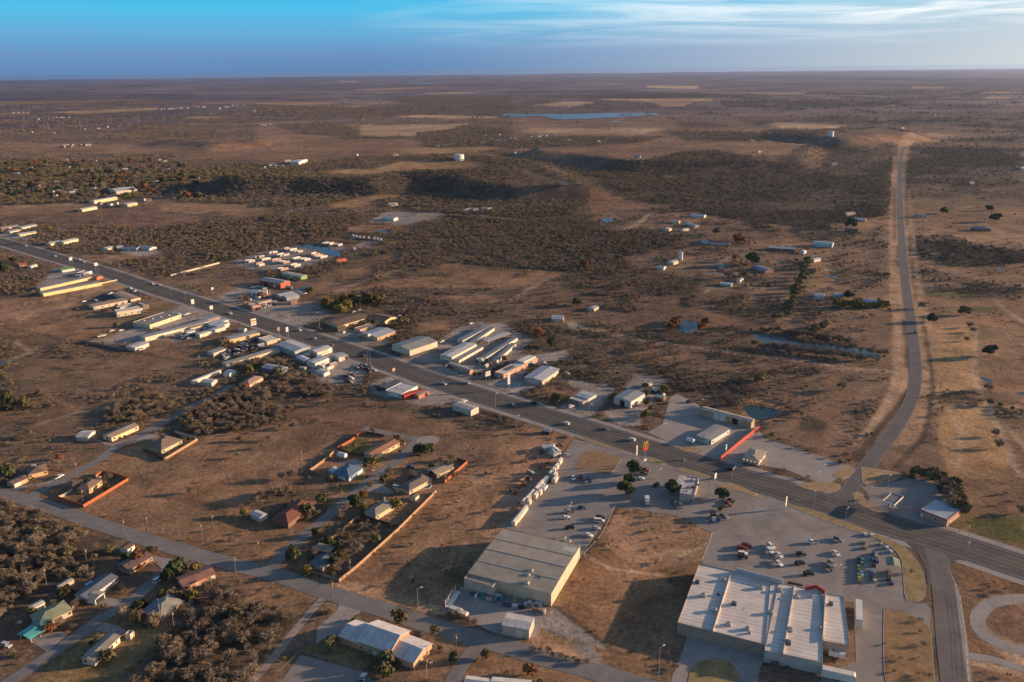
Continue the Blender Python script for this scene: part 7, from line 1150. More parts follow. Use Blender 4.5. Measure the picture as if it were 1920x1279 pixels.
wires('N1', [(-200, 950), (285, 710), (525, 570)], 'power line over the western thicket'); wires('P6', [(1230, 245), (1372, 100), (1900, -250)], 'power line beside the bare thicket'); wires('N1', [(700, 1330), (1052, 980), (1418, 640)], 'power line over the brush at bottom left'); wires('N2', [(-150, 1380), (460, 790), (570, 660), (850, 420)], 'power line along the dirt lane and back fence'); wires('M1', [(600, 900), (925, 695), (1600, 380)], 'power line across the left scrubland'); wires('N2', [(1030, 1270), (1205, 1100), (1280, 880)], 'power line right of the church')
for i, (x, y) in enumerate([(180, 520), (370, 500), (605, 475), (838, 450), (1042, 440), (1235, 430), (1415, 405), (1580, 400)]):
    p = at(*tp('D1', x, y)); o = root('pylon', p, .2, 'distant steel pylon on the left plain', 'pylon', 'distant pylons on the plain'); b = MB()
    for a in (-2.5, 2.5):
        for c in (-2.5, 2.5): b.tube((a, c, 0), (0, 0, 38), .35, .25, 4)
    for z in (26, 32): b.tube((-8, 0, z), (8, 0, z), .3, .3, 4)
    b.build('lattice', STEEL, o)
# swimming pool
p0 = gpts('P3', [(985, 1040), (1030, 1000), (1090, 995), (1130, 1030), (1120, 1075), (1070, 1105), (1000, 1108), (975, 1080)]); k, inn = kerb('pool_edge', smooth(p0+[p0[0]], 1)[:-1], 0, .12, .5, FRAME); sheet('pool_water', inn, .09, WP)
for x, y in ((940, 1060), (960, 1030)): 
    p = at(*tp('P3', x, y)); o = root('pool_slab', p, .5, 'pale rocks beside the swimming pool', 'rock', 'rocks by the pool'); b = MB(); b.tube((0, 0, 0), (0, 0, .8), 1.3, .6, 7); b.build('rock', BLK, o)

# small sheds, containers and machines that fill the yards along the highway
Q = random.Random(21)
for nm_, t, box_, n_, lb in [('P8', 'P8', (250, 1000, 700, 1000), 14, 'behind the market stalls'), ('P1a', 'P1', (430, 760, 600, 900), 8, 'in the lot beside the scrap yard'), ('G8a', 'G8', (1000, 1500, 880, 1020), 8, 'below the truck yard'), ('G6a', 'G6', (20, 420, 560, 760), 8, 'in the workshop yards'), ('G7a', 'G7', (560, 800, 520, 640), 7, 'in front of the storage yard'), ('G7b', 'G7', (1180, 1420, 540, 640), 7, 'behind the white roofed restaurant'), ('M4a', 'M4', (0, 200, 480, 640), 7, 'in the gravel yard by the workshop'), ('F1a', 'F1', (760, 960, 660, 760), 5, 'by the highway kiosk'), ('G5a', 'G5', (620, 800, 200, 500), 8, 'at the top of the scrap field')]:
    for i in range(n_):
        x = Q.uniform(box_[0], box_[1]); y = Q.uniform(box_[2], box_[3]); p = at(*tp(t, x, y)); p.z = .04; s_ = Q.uniform(.8, 1.5); cc_ = Q.choice([(.5, .47, .42), (.25, .12, .07), (.12, .18, .26), (.4, .36, .3), (.55, .5, .4), (.06, .06, .06)])
        if Q.random() < .4:
            o = root('small_shed', p, Q.random()*3, 'small shed '+lb, 'shed'); b = MB(); b.extrude([(-1.6*s_, 0), (-1.6*s_, 2.1), (0, 2.8), (1.6*s_, 2.1), (1.6*s_, 0)], -2.4*s_, 2.4*s_); b.build('wall', plain_mat('yard'+col_name(cc_), cc_), o); b = MB(); b.extrude([(-1.6*s_-.2, 2.05), (0, 2.82), (1.6*s_+.2, 2.05), (1.6*s_+.2, 2.2), (0, 2.97), (-1.6*s_-.2, 2.2)], -2.4*s_-.2, 2.4*s_+.2); b.build('roof', UNITM, o)
        else:
            o = root('storage_crate', p, Q.random()*3, 'weathered crate or container '+lb, 'crate'); b = MB(); b.box(-2*s_, 2*s_, -.9*s_, .9*s_, .15, 1.6*s_); b.box(-2*s_-.05, 2*s_+.05, -.9*s_-.05, .9*s_+.05, 1.6*s_, 1.6*s_+.1); b.build('body', plain_mat('yard'+col_name(cc_), cc_), o); b = MB(); b.box(-1.6*s_, -1.4*s_, -.9*s_, .9*s_, 0, .15); b.box(1.4*s_, 1.6*s_, -.9*s_, .9*s_, 0, .15); b.build('skids', WDF, o)
# ---------------------------------------------------------------- trees one can tell apart
TR = [('G1', 310, 425, 4.6, 'e', 'round dark oak of the three car park oaks, top one'), ('G1', 252, 560, 3.6, 'e', 'smallest dark oak of the three car park oaks, middle one'), ('G1', 215, 690, 5.2, 'e', 'biggest dark oak of the three car park oaks, lowest one'), ('G1', 760, 665, 4.2, 'e', 'round oak against the left wall of the restaurant'), ('G1', 1360, 735, 4.3, 'e', 'round oak beside two red cars right of the restaurant'), ('G1', 1350, 880, 1.8, 'y', 'small yellow green tree above the black box truck'),
 ('P3', 950, 560, 5.6, 'e', 'large leaning evergreen at the turning circle'), ('P3', 1080, 520, 3.6, 'e', 'smaller evergreen clump right of the turning circle tree'), ('P6', 900, 660, 5.4, 'e', 'biggest evergreen of the western street, beside the red brown house'), ('P6', 800, 740, 3.6, 'e', 'evergreen at the foot of the biggest western evergreen'), ('P6', 700, 960, 2.1, 'y', 'sunlit round bush at the corner of the hipped brick house'), ('P6', 40, 400, 2.6, 'g', 'round green bush left of the small white shed'),
 ('N2', 225, 550, 4.6, 'e', 'evergreen left of the steep roofed cottage'), ('N2', 470, 580, 3.0, 'e', 'evergreen right of the steep roofed cottage'), ('N2', 605, 235, 3.8, 'e', 'dark green tree left of the tan hipped roof house'), ('P2', 1540, 980, 2.8, 'o', 'pink orange tree above the dark green street tree'), ('P2', 1040, 1040, 3.4, 'g', 'green tree above the residential street bend'), ('P2', 880, 1180, 3.6, 'g', 'green tree between the dark red house and the street'), ('N2', 505, 500, 3.2, 'g', 'olive tree on the right of the cottage garden'), ('N2', 720, 440, 2.8, 'g', 'dark green tree in the triangular back garden'), ('N2', 370, 400, 3.0, 'g', 'dark bush by the street above the cottage'),
 ('N2', 862, 925, 3.4, 'g', 'round olive tree right behind the church'), ('N2', 1078, 990, 2.3, 'g', 'small round tree on the grass right of the church'), ('N2', 447, 1080, 3.3, 'g', 'dark tree in front of the left church wing'), ('N2', 790, 1170, 3.9, 'g', 'tall olive tree in front of the church, upper one'), ('N2', 780, 1255, 3.8, 'g', 'tall olive tree in front of the church, lower one'), ('N2', 1186, 1160, 2.5, 'e', 'small dark tree by the church field pole'), ('N2', 1380, 1135, 2.2, 'g', 'low dark bush at the lower street junction'), ('N1', 290, 950, 2.0, 'g', 'green bush in front of the moss green house'), ('N1', 335, 900, 1.8, 'e', 'dark shrub against the moss green house wall'),
 ('N1', 312, 980, 2.5, 'o', 'bright orange tree beside the turquoise carport'), ('M1', 480, 1115, 2.4, 'o', 'small orange tree on the slope above the left street'), ('N3', 105, 1235, 3.0, 'o', 'dark rust tree at the bottom edge'), ('M2', 255, 555, 3.0, 'o', 'rust coloured round tree beside the pink brown house'), ('P6', 400, 520, 3.6, 'o', 'rusty leafless tree in front of the brown house'), ('P6', 440, 600, 1.6, 'o', 'small rusty sapling on the lawn'), ('P2', 1650, 600, 3.4, 'y', 'yellow leaved tree beside the long wide street'), ('N2', 845, 235, 3.0, 'y', 'yellow green tree right of the tan hipped roof house'), ('P2', 1440, 370, 1.8, 'y', 'small yellow tree on the green back lawn'), ('P2', 1460, 265, 1.5, 'o', 'small orange shrub on the broken fence'),
 ('P3', 430, 880, 3.4, 'b', 'tall pale bare tree beside the shaded driveway'), ('P3', 120, 1090, 2.6, 'b', 'pale bare sapling by the street corner'), ('P2', 1660, 210, 2.6, 'b', 'thin bare sapling in front of the white drive'), ('N2', 640, 370, 2.8, 'b', 'bare tree inside the back garden fence'), ('N2', 510, 400, 3.0, 'b', 'bare tree above the cottage, right'), ('N2', 605, 500, 4.6, 'b', 'wide bare tree between the cottage and the back fence'), ('N2', 470, 620, 2.6, 'b', 'bare bush at the cottage fence corner'), ('N2', 510, 295, 2.4, 'b', 'bare bush beside the residential street'), ('N2', 403, 440, 1.6, 'b', 'tiny bare bush above the cottage'), ('S1', 150, 780, 3.6, 'b', 'lone bare tree in the warehouse shadow'),
 ('N1', 740, 900, 3.6, 'b', 'left bare tree of the three by the dark blue wing'), ('N1', 830, 915, 3.6, 'b', 'middle bare tree of the three by the dark blue wing'), ('N1', 935, 945, 4.3, 'b', 'right bare tree of the three by the dark blue wing'), ('N1', 510, 625, 2.6, 'b', 'pale bare tree above the slate roofed house'), ('N1', 1350, 800, 3.6, 'b', 'bare tree at the edge of the lower brushland'), ('N1', 1430, 700, 2.6, 'b', 'small bare tree above the lower brushland edge'), ('G4', 890, 200, 6.6, 'b', 'largest pale bare tree beside the round pond'), ('G4', 790, 180, 3.6, 'b', 'smaller bare tree left of the large pondside tree'), ('M2', 640, 870, 2.8, 'b', 'round bare bush with shadow on the open field'), ('M2', 930, 680, 2.9, 'b', 'dark round bush on the ploughed slope, left one'), ('M2', 990, 655, 2.4, 'b', 'pale bush on the ploughed slope, right one'),
 ('P2', 420, 295, 2.8, 'b', 'bare bush with a dirt ring on the open field'), ('P2', 340, 390, 2.4, 'b', 'bare bush below the ringed one on the field'), ('P2', 70, 300, 2.2, 'g', 'olive bush on the open field, left'), ('P2', 40, 500, 2.6, 'b', 'broad low bush on the open field'), ('P2', 570, 750, 2.8, 'b', 'bare tree on the dirt lane above the hedge'), ('P2', 690, 760, 3.6, 'b', 'bare tree at the end of the dirt strip'), ('P2', 470, 980, 3.8, 'b', 'bare tree in the hedge above the white shed, left'), ('P2', 560, 950, 3.8, 'b', 'bare tree in the hedge above the white shed, middle'), ('P2', 640, 920, 3.4, 'b', 'bare tree in the hedge above the white shed, right'), ('P2', 330, 1010, 3.6, 'b', 'bare tree at the lower end of the hedge'), ('P2', 280, 1060, 3.2, 'b', 'bare tree lowest in the hedge'), ('P2', 120, 1200, 2.6, 'y', 'golden bush at the foot of the hedge'),
 ('N1', 1145, 145, 2.6, 'b', 'lone round bare bush on the big field left'), ('P2', 1270, 1200, 2.4, 'b', 'bare bush on the lawn right of the street'), ('P2', 1430, 1060, 3.6, 'e', 'dark bushy tree beside the street bend'), ('P3', 1400, 780, 3.4, 'b', 'bare tree behind the light tan stepped house'), ('P3', 1450, 640, 2.8, 'b', 'bare tree above the orange fence'), ('P3', 350, 1010, 3.0, 'g', 'dark shrub on the shaded lawn by the driveway'), ('M1', 55, 640, 5.0, 'e', 'dark green tree at the left edge, upper'), ('M1', 80, 715, 5.4, 'e', 'dark green tree at the left edge, lower'), ('M1', 195, 700, 4.6, 'g', 'green tree right of the dark left edge pair'), ('M1', 25, 465, 3.6, 'g', 'green tree at the left edge above the dark pair'), ('M1', 250, 930, 2.6, 'b', 'bare bush left of the white garage'), ('M1', 310, 605, 2.6, 'g', 'green bush in the left scrubland'),
 ('P4', 100, 260, 4.0, 'e', 'dark evergreen in the shade at the left edge'), ('M5', 1420, 290, 6.0, 'e', 'large round tree on the golf course with a long shadow'), ('M5', 1270, 60, 3.6, 'b', 'bare tree by the golf path, upper'), ('M5', 1300, 100, 3.4, 'b', 'bare tree by the golf path, second'), ('M5', 1245, 170, 2.6, 'b', 'bare tree by the golf path, third'), ('M5', 1475, 930, 3.0, 'b', 'bare tree on the lower fairway, upper'), ('M5', 1500, 1020, 3.4, 'b', 'bare tree on the lower fairway, lower'), ('M5', 1430, 685, 3.2, 'b', 'bare tree below the golf ditch'), ('M5', 1420, 565, 3.8, 'b', 'broad bare tree above the golf ditch'), ('M5', 970, 10, 4.2, 'e', 'round green tree right of the rural road'), ('F6', 1320, 1120, 6, 'g', 'rounded tree at the top of the fairway'), ('F6', 1000, 1195, 5, 'e', 'dark round tree beside the rural road verge'), ('F6', 900, 1060, 5, 'b', 'bare tree near the rural road verge'), ('N4', 1520, 265, 3.0, 'b', 'bare tree by the golf grass at the right edge'), ('N4', 1155, 260, 5.0, 'g', 'tall tree behind the filling station shop, right'),
 ('F6', 1115, 110, 7, 'e', 'dark round tree on the right plain, left of three'), ('F6', 1570, 80, 6, 'e', 'dark round tree on the right plain, upper of three'), ('F6', 1620, 190, 9, 'e', 'largest dark round tree on the right plain'), ('F6', 190, 250, 9, 'e', 'dark spreading tree by the dark roofed house'), ('F6', 160, 960, 6, 'e', 'dark round tree left of the long blue roofed house'), ('F5', 980, 405, 9, 'o', 'big orange tree beside the red roofed ranch'), ('F5', 1130, 620, 10, 'e', 'large dark round tree beside the slate blue house'), ('F5', 960, 590, 7, 'b', 'bare tree left of the large dark round tree'), ('F5', 880, 760, 7, 'b', 'bare tree in front of the gabled house'), ('F5', 1040, 740, 4, 'y', 'yellow green bush beside the gabled house'), ('F5', 760, 320, 7, 'g', 'dark bush above the red roofed ranch'), ('F4', 1050, 650, 7, 'o', 'orange brown tree in the field below the green wood'), ('F4', 980, 1030, 6, 'g', 'olive tree left of the small barn'),
 ('F3', 80, 1040, 7, 'y', 'yellow green tree left in the grove north of the motel'), ('F3', 230, 1000, 6, 'o', 'brown orange tree in the grove north of the motel'), ('F3', 270, 1060, 6.5, 'y', 'yellow tree in front of the grove north of the motel'), ('F3', 360, 1000, 6.5, 'y', 'golden tree right in the grove north of the motel'), ('F3', 210, 1100, 6, 'y', 'lowest yellow green tree of the grove by the motel'), ('F3', 480, 1010, 7, 'g', 'olive tree right of the golden grove tree'), ('F3', 600, 1000, 7, 'g', 'olive tree further right of the golden grove'), ('F3', 860, 1230, 5.4, 'g', 'olive round tree beside the motel gable'), ('P1', 470, 290, 4.8, 'b', 'large bare tree beside the orange market stall'), ('P1', 540, 285, 3.6, 'b', 'smaller bare tree beside the orange market stall'), ('P1', 690, 240, 3.8, 'o', 'brown tree behind the market canopy'), ('P1', 1290, 195, 5.2, 'g', 'olive tree right of the dark blue roofed barn'), ('P8', 870, 690, 3.6, 'o', 'brown tree right of the red walled workshop'),
 ('F1', 330, 410, 6, 'b', 'pale bare tree at the highway far left'), ('F1', 490, 280, 5, 'y', 'yellow green tree right of the blue grey hall'), ('F1', 60, 700, 7, 'e', 'dark green tree below the orange roofed house'), ('F1', 150, 600, 6, 'e', 'dark green tree left of the orange roofed house'), ('P1', 240, 820, 4.0, 'b', 'bare tree at the end of the yellow walled building'), ('P1', 560, 1160, 3.8, 'y', 'yellow green tree beside the pink brown house'), ('P1', 900, 1180, 4.2, 'g', 'big olive bush in the dense thicket'), ('G7', 1350, 265, 4.6, 'o', 'pinkish round tree beyond the storage yard'), ('G7', 1425, 760, 2.2, 'y', 'slim yellow tree beside the blue and white shop'), ('G7', 1500, 380, 4.5, 'e', 'dark tree before the low house beyond the storage yard'), ('G7', 935, 555, 2.8, 'y', 'palm-like bush between the storage row and the restaurant'), ('M3', 1050, 660, 5.2, 'g', 'spreading dark tree on the dirt triangle'), ('M4', 1610, 560, 5, 'b', 'tall pale bare tree in the rough ground east of the pond'), ('M4', 1320, 210, 5.5, 'b', 'tall pale tree on the creek bank'), ('M4', 50, 780, 3.4, 'y', 'yellow green tree at the gravel yard edge'), ('M4', 200, 580, 3.6, 'g', 'olive tree at the yard wall'), ('M4', 950, 500, 5, 'y', 'yellow green tree in the brush north of the workshop'), ('G8', 570, 850, 3.4, 'g', 'olive bush behind the grey flat roofed store'), ('G8', 1880, 1060, 3.6, 'o', 'rust bare tree at the edge of the scrap yard'), ('G6', 1240, 210, 5.0, 'g', 'round olive tree beside the motel drive end'), ('F2', 1700, 590, 1.5, 'b', 'tiny bush by the blue pond')]
for t, x, y, r, k, lb in TR: tree(k, t, x, y, r, lb, None, 1.15 if r < 5 else 1.0)
HEDGE = [('M4', (950, 85), (1700, 185), 18, 3.8, 'b', 'bare tree along the far creek bank'), ('M5', (0, 190), (620, 290), 10, 3.8, 'b', 'bare tree along the creek bend near the rural road'), ('F5', (1680, 570), (1470, 1150), 15, 5.0, 'g', 'olive tree in the hedge line running down the right fields'), ('G2', (960, 60), (1330, 150), 6, 4.6, 'g', 'olive tree in the dense belt behind the filling station'), ('G2', (1330, 150), (1480, 520), 8, 4.4, 'b', 'bare tree in the dense belt behind the filling station'), ('G2', (1450, 150), (1600, 560), 6, 4.2, 'g', 'olive tree on the golf side of the filling station belt'),
         ('M4', (1150, 700), (1300, 770), 6, 2.6, 'b', 'bare bush right of the round pond'), ('G4', (1020, 110), (1600, 230), 12, 1.0, 'b', 'brown reed bush on the far bank of the round pond'), ('G4', (1620, 300), (1220, 430), 12, .9, 'b', 'brown reed bush on the near bank of the round pond'), ('M4', (900, 215), (1800, 330), 22, 3.8, 'b', 'bare tree along the near creek bank'), ('M5', (0, 110), (130, 60), 4, 5, 'g', 'olive tree above the creek'), ('M4', (250, 90), (300, 0), 4, 4.0, 'o', 'orange bush at the left bank of the square pond'), ('M4', (470, 90), (540, 0), 4, 4.0, 'o', 'orange bush at the right bank of the square pond'),
         ('F6', (20, 1040), (560, 1050), 9, 5.2, 'y', 'yellow green tree in the row below the long blue roofed house'), ('M4', (30, 520), (90, 760), 4, 3.0, 'g', 'olive bush along the gravel yard edge'), ('M3', (130, 375), (300, 400), 5, 1.5, 'g', 'hedge bush in front of the pink office'), ('M3', (380, 460), (560, 400), 5, 1.7, 'e', 'dark bush around the billboard'), ('N3', (110, 1080), (460, 1180), 9, 1.5, 'b', 'low brown bush on the road bank by the vacant field'), ('N2', (1150, 870), (1320, 930), 6, 1.9, 'b', 'brown bush on the bank below the lumber yard entrance')]
for t, a, b_, n, r, k, lb in HEDGE:
    for i in range(n):
        f = (i+.5)/n; tree(k, t, a[0]+(b_[0]-a[0])*f+random.uniform(-12, 12), a[1]+(b_[1]-a[1])*f+random.uniform(-8, 8), r*random.uniform(.7, 1.2), lb, lb.split(' in the ')[-1][:60])
# ---------------------------------------------------------------- brush and woods
OCC = []   # keep brush off roads, roofs and yards
for o_ in [o for o in C.objects if o.get('kind') == 'structure' and o.type == 'MESH' and o.name.split('.')[0] not in ('ground', 'road_marking', 'kerb')]:
    pass
RO = [(hw, HW_W/2+7), (rp, 9), (sp_, 9), (STA, 7.5)]
def keep(x, y):
    k = np.ones(x.shape, bool)
    for pts, w_ in RO: k &= segdist(x, y, [tuple(p) for p in pts], w_+4) > w_
    for o_ in THINGS:
        if o_.get('category') in ('utility pole', 'light pole', 'tree', 'bare tree', 'evergreen tree', 'autumn tree', 'power line', 'fence', 'pylon', 'rock'): continue
        if o_.location.y > 1400: continue
        r_ = 5.5 if o_.get('category') in ('car', 'pickup truck', 'van', 'caravan') else 9
        k &= np.hypot(x-o_.location.x, y-o_.location.y) > r_
    return k
def houses_clear(x, y):
    k = np.ones(x.shape, bool)
    for o_ in C.objects:
        if o_.name.split('.')[0] == 'wall' and o_.parent and o_.location.length == 0 or o_.name.split('.')[0] == 'wall':
            if not o_.parent or o_.parent.location.y > 1500: continue
            bb = o_.bound_box; L = bb[6][0]; W = bb[6][1]; pr = o_.parent
            ca, sa = math.cos(pr.rotation_euler[2]), math.sin(pr.rotation_euler[2]); dx = x-pr.location.x; dy = y-pr.location.y
            u = dx*ca+dy*sa; v = -dx*sa+dy*ca; k &= ~((u > -2.5) & (u < L+2.5) & (v > -2.5) & (v < W+2.5))
    return k
def candidates(y0, y1, per_ha, seed):
    g = np.random.default_rng(seed); w0, w1 = y0*.72+60, y1*.72+60; area = (w0+w1)*(y1-y0); n = int(area/1e4*per_ha)
    y = np.sqrt(g.uniform(0, 1, n)*(y1**2-y0**2)+y0**2); x = g.uniform(-1, 1, n)*(y*.72+60); return x, y, g
BX, BY, BZ, BS, BK = [], [], [], [], []
SPECS = [(235, 700, 1500, (.8, 2.2), 11), (700, 1300, 800, (1.2, 2.9), 12), (1300, 2300, 360, (1.9, 4.0), 13), (2300, 3600, 150, (2.8, 5.4), 14), (3600, 7500, 38, (4.5, 8), 15)]
for y0, y1, ph, (s0, s1), sd_ in SPECS:
    x, y, g = candidates(y0, y1, ph, sd_); z = hgt(x, y); r, px, py = cover(x, y, z)
    cl = fnoise(x, y, 38 if y0 < 1300 else 150, 51, 3); cl2 = fnoise(x, y, 14 if y0 < 1300 else 60, 57, 2)
    r2, _a, _b = cover(x+g.normal(0, 1, len(x))*(14+y*.02), y+g.normal(0, 1, len(x))*(14+y*.03), z); d = np.where(DENS[r] == 0, np.where(y > 1300, DENS[r2]*.12, 0), (DENS[r]+DENS[r2])/2); acc = np.where(d > .66, d*(.45+.9*(cl > .42)), d*np.clip((cl-.40)*5, .08, 1.8)*np.clip((cl2-.3)*3, .2, 1.4))
    acc = np.where(d > .66, acc, np.minimum(acc*1.7, 1))*.85
    m = g.uniform(0, 1, len(x)) < acc
    m &= (py < 1420) & (px > -450) & (px < 2370)
    x, y, z, r, px, py = x[m], y[m], z[m], r[m], px[m], py[m]
    # off every lot and road sheet
    k = keep(x, y) & houses_clear(x, y) if y0 < 1300 else segdist(x, y, [tuple(p) for p in rp], 16) > 14
    for o_ in C.objects:
        if y0 < 1300 and o_.get('kind') == 'structure' and o_.name.split('.')[0] in ('car_park', 'yard', 'forecourt', 'driveway', 'street', 'pond', 'creek', 'delivery_yard', 'intersection', 'path', 'turning_circle', 'dirt_lane', 'side_road_shoulder', 'pool_water', 'compound_road', 'lake'):
            co = np.array([v.co[:2] for v in o_.data.vertices])
            bb = (x > co[:, 0].min()) & (x < co[:, 0].max()) & (y > co[:, 1].min()) & (y < co[:, 1].max())
            if not bb.any(): continue
            idx = np.nonzero(bb)[0]; hit = np.zeros(len(idx), bool)
            for p_ in o_.data.polygons:
                P_ = [tuple(co[v]) for v in p_.vertices]; hit |= pip(x[idx], y[idx], P_)
            k[idx[hit]] = False
    x, y, z, r = x[k], y[k], z[k], r[k]
    gr = GREEN[r]; kk = np.where(g.uniform(0, 1, len(x)) < gr, 1, 0)
    s = g.uniform(s0, s1, len(x))*np.where((r == CI['thick']) & (y < 900), 1.5, 1)*np.where(DENS[r] > .85, 1.12, np.where(DENS[r] < .3, .72, .95))
    BX.append(x); BY.append(y); BZ.append(z); BS.append(s); BK.append(kk)
BX, BY, BZ, BS, BK = [np.concatenate(v) for v in (BX, BY, BZ, BS, BK)]
print('bushes', len(BX))
# the nearest become trees of their own
PX, PY = proj(BX, BY, BZ); size = BS/np.hypot(BX, BY)
vis = (PX > 0) & (PX < 1920) & (PY > 0) & (PY < 1279); order = np.argsort(-np.where(vis, size, 0)); nb = sum(1 for o_ in THINGS if o_['category'] == 'bare tree')
pick = order[:max(0, 300-nb)]; 
for i in pick:
    px_, py_ = PX[i], PY[i]
    reg = 'thicket below the western street' if px_ < 330 and py_ < 1170 else 'brushland at the bottom left' if px_ < 620 and py_ > 1100 else 'hedges of the housing streets' if py_ > 800 and px_ < 900 else 'rough ground near the highway'
    tree('b' if BK[i] == 0 else 'g', None, 0, 0, float(BS[i])*1.05, ('bare brush tree' if BK[i] == 0 else 'olive brush tree')+' in the '+reg, 'brush trees in the '+reg, 1.0, Vector((BX[i], BY[i], BZ[i])))
rest = np.ones(len(BX), bool); rest[pick] = False
def bush_proto(kind, seed, n):
    b = crown(kind, seed, n, .85)
    if kind == 'b':
        pass
    return b
hid = bpy.data.collections.new('brush_shapes')
def stuff(name, label, sel, kind, n, nv, seed):
    protos = []
    for s in range(nv):
        me = bush_proto(kind, seed+s, n).mesh('bush', LEAF[kind]); po = bpy.data.objects.new('bush_shape', me); hid.objects.link(po); protos.append(po)
    idx = np.nonzero(sel)[0]; me = bpy.data.meshes.new(name); me.vertices.add(len(idx)); me.vertices.foreach_set('co', np.stack([BX[idx], BY[idx], BZ[idx]], -1).astype(np.float32).ravel())
    g = np.random.default_rng(seed)
    def att(nm, tp_, v): a = me.attributes.new(nm, tp_, 'POINT'); a.data.foreach_set('value', v)
    att('sc', 'FLOAT', BS[idx].astype(np.float32)); att('ro', 'FLOAT', g.uniform(0, 6.28, len(idx)).astype(np.float32)); att('pk', 'INT', g.integers(0, nv, len(idx)).astype(np.int32))
    o = bpy.data.objects.new(name, me); C.objects.link(o); tag(o, label, 'brush', None, 'stuff')
    ng = bpy.data.node_groups.new(name+'_nodes', 'GeometryNodeTree'); ng.interface.new_socket('Geometry', in_out='INPUT', socket_type='NodeSocketGeometry'); ng.interface.new_socket('Geometry', in_out='OUTPUT', socket_type='NodeSocketGeometry')
    N = ng.nodes; Lk = ng.links; gi = N.new('NodeGroupInput'); go = N.new('NodeGroupOutput'); cur = None; join = N.new('GeometryNodeJoinGeometry')
    def attr(nm, dt): a = N.new('GeometryNodeInputNamedAttribute'); a.data_type = dt; a.inputs[0].default_value = nm; return a.outputs[0]
    for k, po in enumerate(protos):
        oi = N.new('GeometryNodeObjectInfo'); oi.inputs[0].default_value = po; oi.inputs['As Instance'].default_value = True
        ip = N.new('GeometryNodeInstanceOnPoints'); Lk.new(gi.outputs[0], ip.inputs['Points']); Lk.new(oi.outputs['Geometry'], ip.inputs['Instance'])
        cmp_ = N.new('FunctionNodeCompare'); cmp_.data_type = 'INT'; cmp_.operation = 'EQUAL'; Lk.new(attr('pk', 'INT'), cmp_.inputs[2]); cmp_.inputs[3].default_value = k; Lk.new(cmp_.outputs[0], ip.inputs['Selection'])
        cx_ = N.new('ShaderNodeCombineXYZ'); Lk.new(attr('ro', 'FLOAT'), cx_.inputs[2]); Lk.new(cx_.outputs[0], ip.inputs['Rotation']); Lk.new(attr('sc', 'FLOAT'), ip.inputs['Scale']); Lk.new(ip.outputs[0], join.inputs[0])
    Lk.new(join.outputs[0], go.inputs[0]); md = o.modifiers.new('scatter', 'NODES'); md.node_group = ng
stuff('brushland', 'grey brown leafless brush covering the near ground', rest & (BK == 0) & (BY < 1300), 'b', 420, 5, 200)
stuff('evergreen_brush', 'olive green scrub bushes among the bare brush', rest & (BK == 1) & (BY < 1300), 'g', 260, 4, 300)
stuff('distant_brush', 'brown leafless woods covering the middle distance', rest & (BK == 0) & (BY >= 1300), 'b', 150, 4, 400)
stuff('distant_evergreens', 'dark green trees scattered through the far woods', rest & (BK == 1) & (BY >= 1300), 'g', 130, 4, 500)
# ---------------------------------------------------------------- far town and farms
R = random.Random(11)
def farhouse(t, x, y, label, group, w=14, d=9, h=4.5, c=None):
    p = at(*tp(t, x, y)); o = root('distant_house', p, R.uniform(-.6, .6), label, 'house', group); wc = c or R.choice([(.50, .44, .35), (.36, .32, .28), (.28, .2, .15), (.42, .38, .34)])
    b = MB(); b.extrude([(-d/2, 0), (-d/2, h), (0, h+1.8), (d/2, h), (d/2, 0)], -w/2, w/2); b.build('wall', plain_mat('far_wall'+col_name(wc), wc), o); rc = R.choice([(.3, .27, .25), (.5, .48, .45), (.2, .15, .12)])
    b = MB(); b.extrude([(-d/2-.5, h-.1), (0, h+1.9), (d/2+.5, h-.1), (d/2+.5, h+.25), (0, h+2.2), (-d/2-.5, h+.25)], -w/2-.4, w/2+.4); b.build('roof', plain_mat('far_roof'+col_name(rc), rc), o)
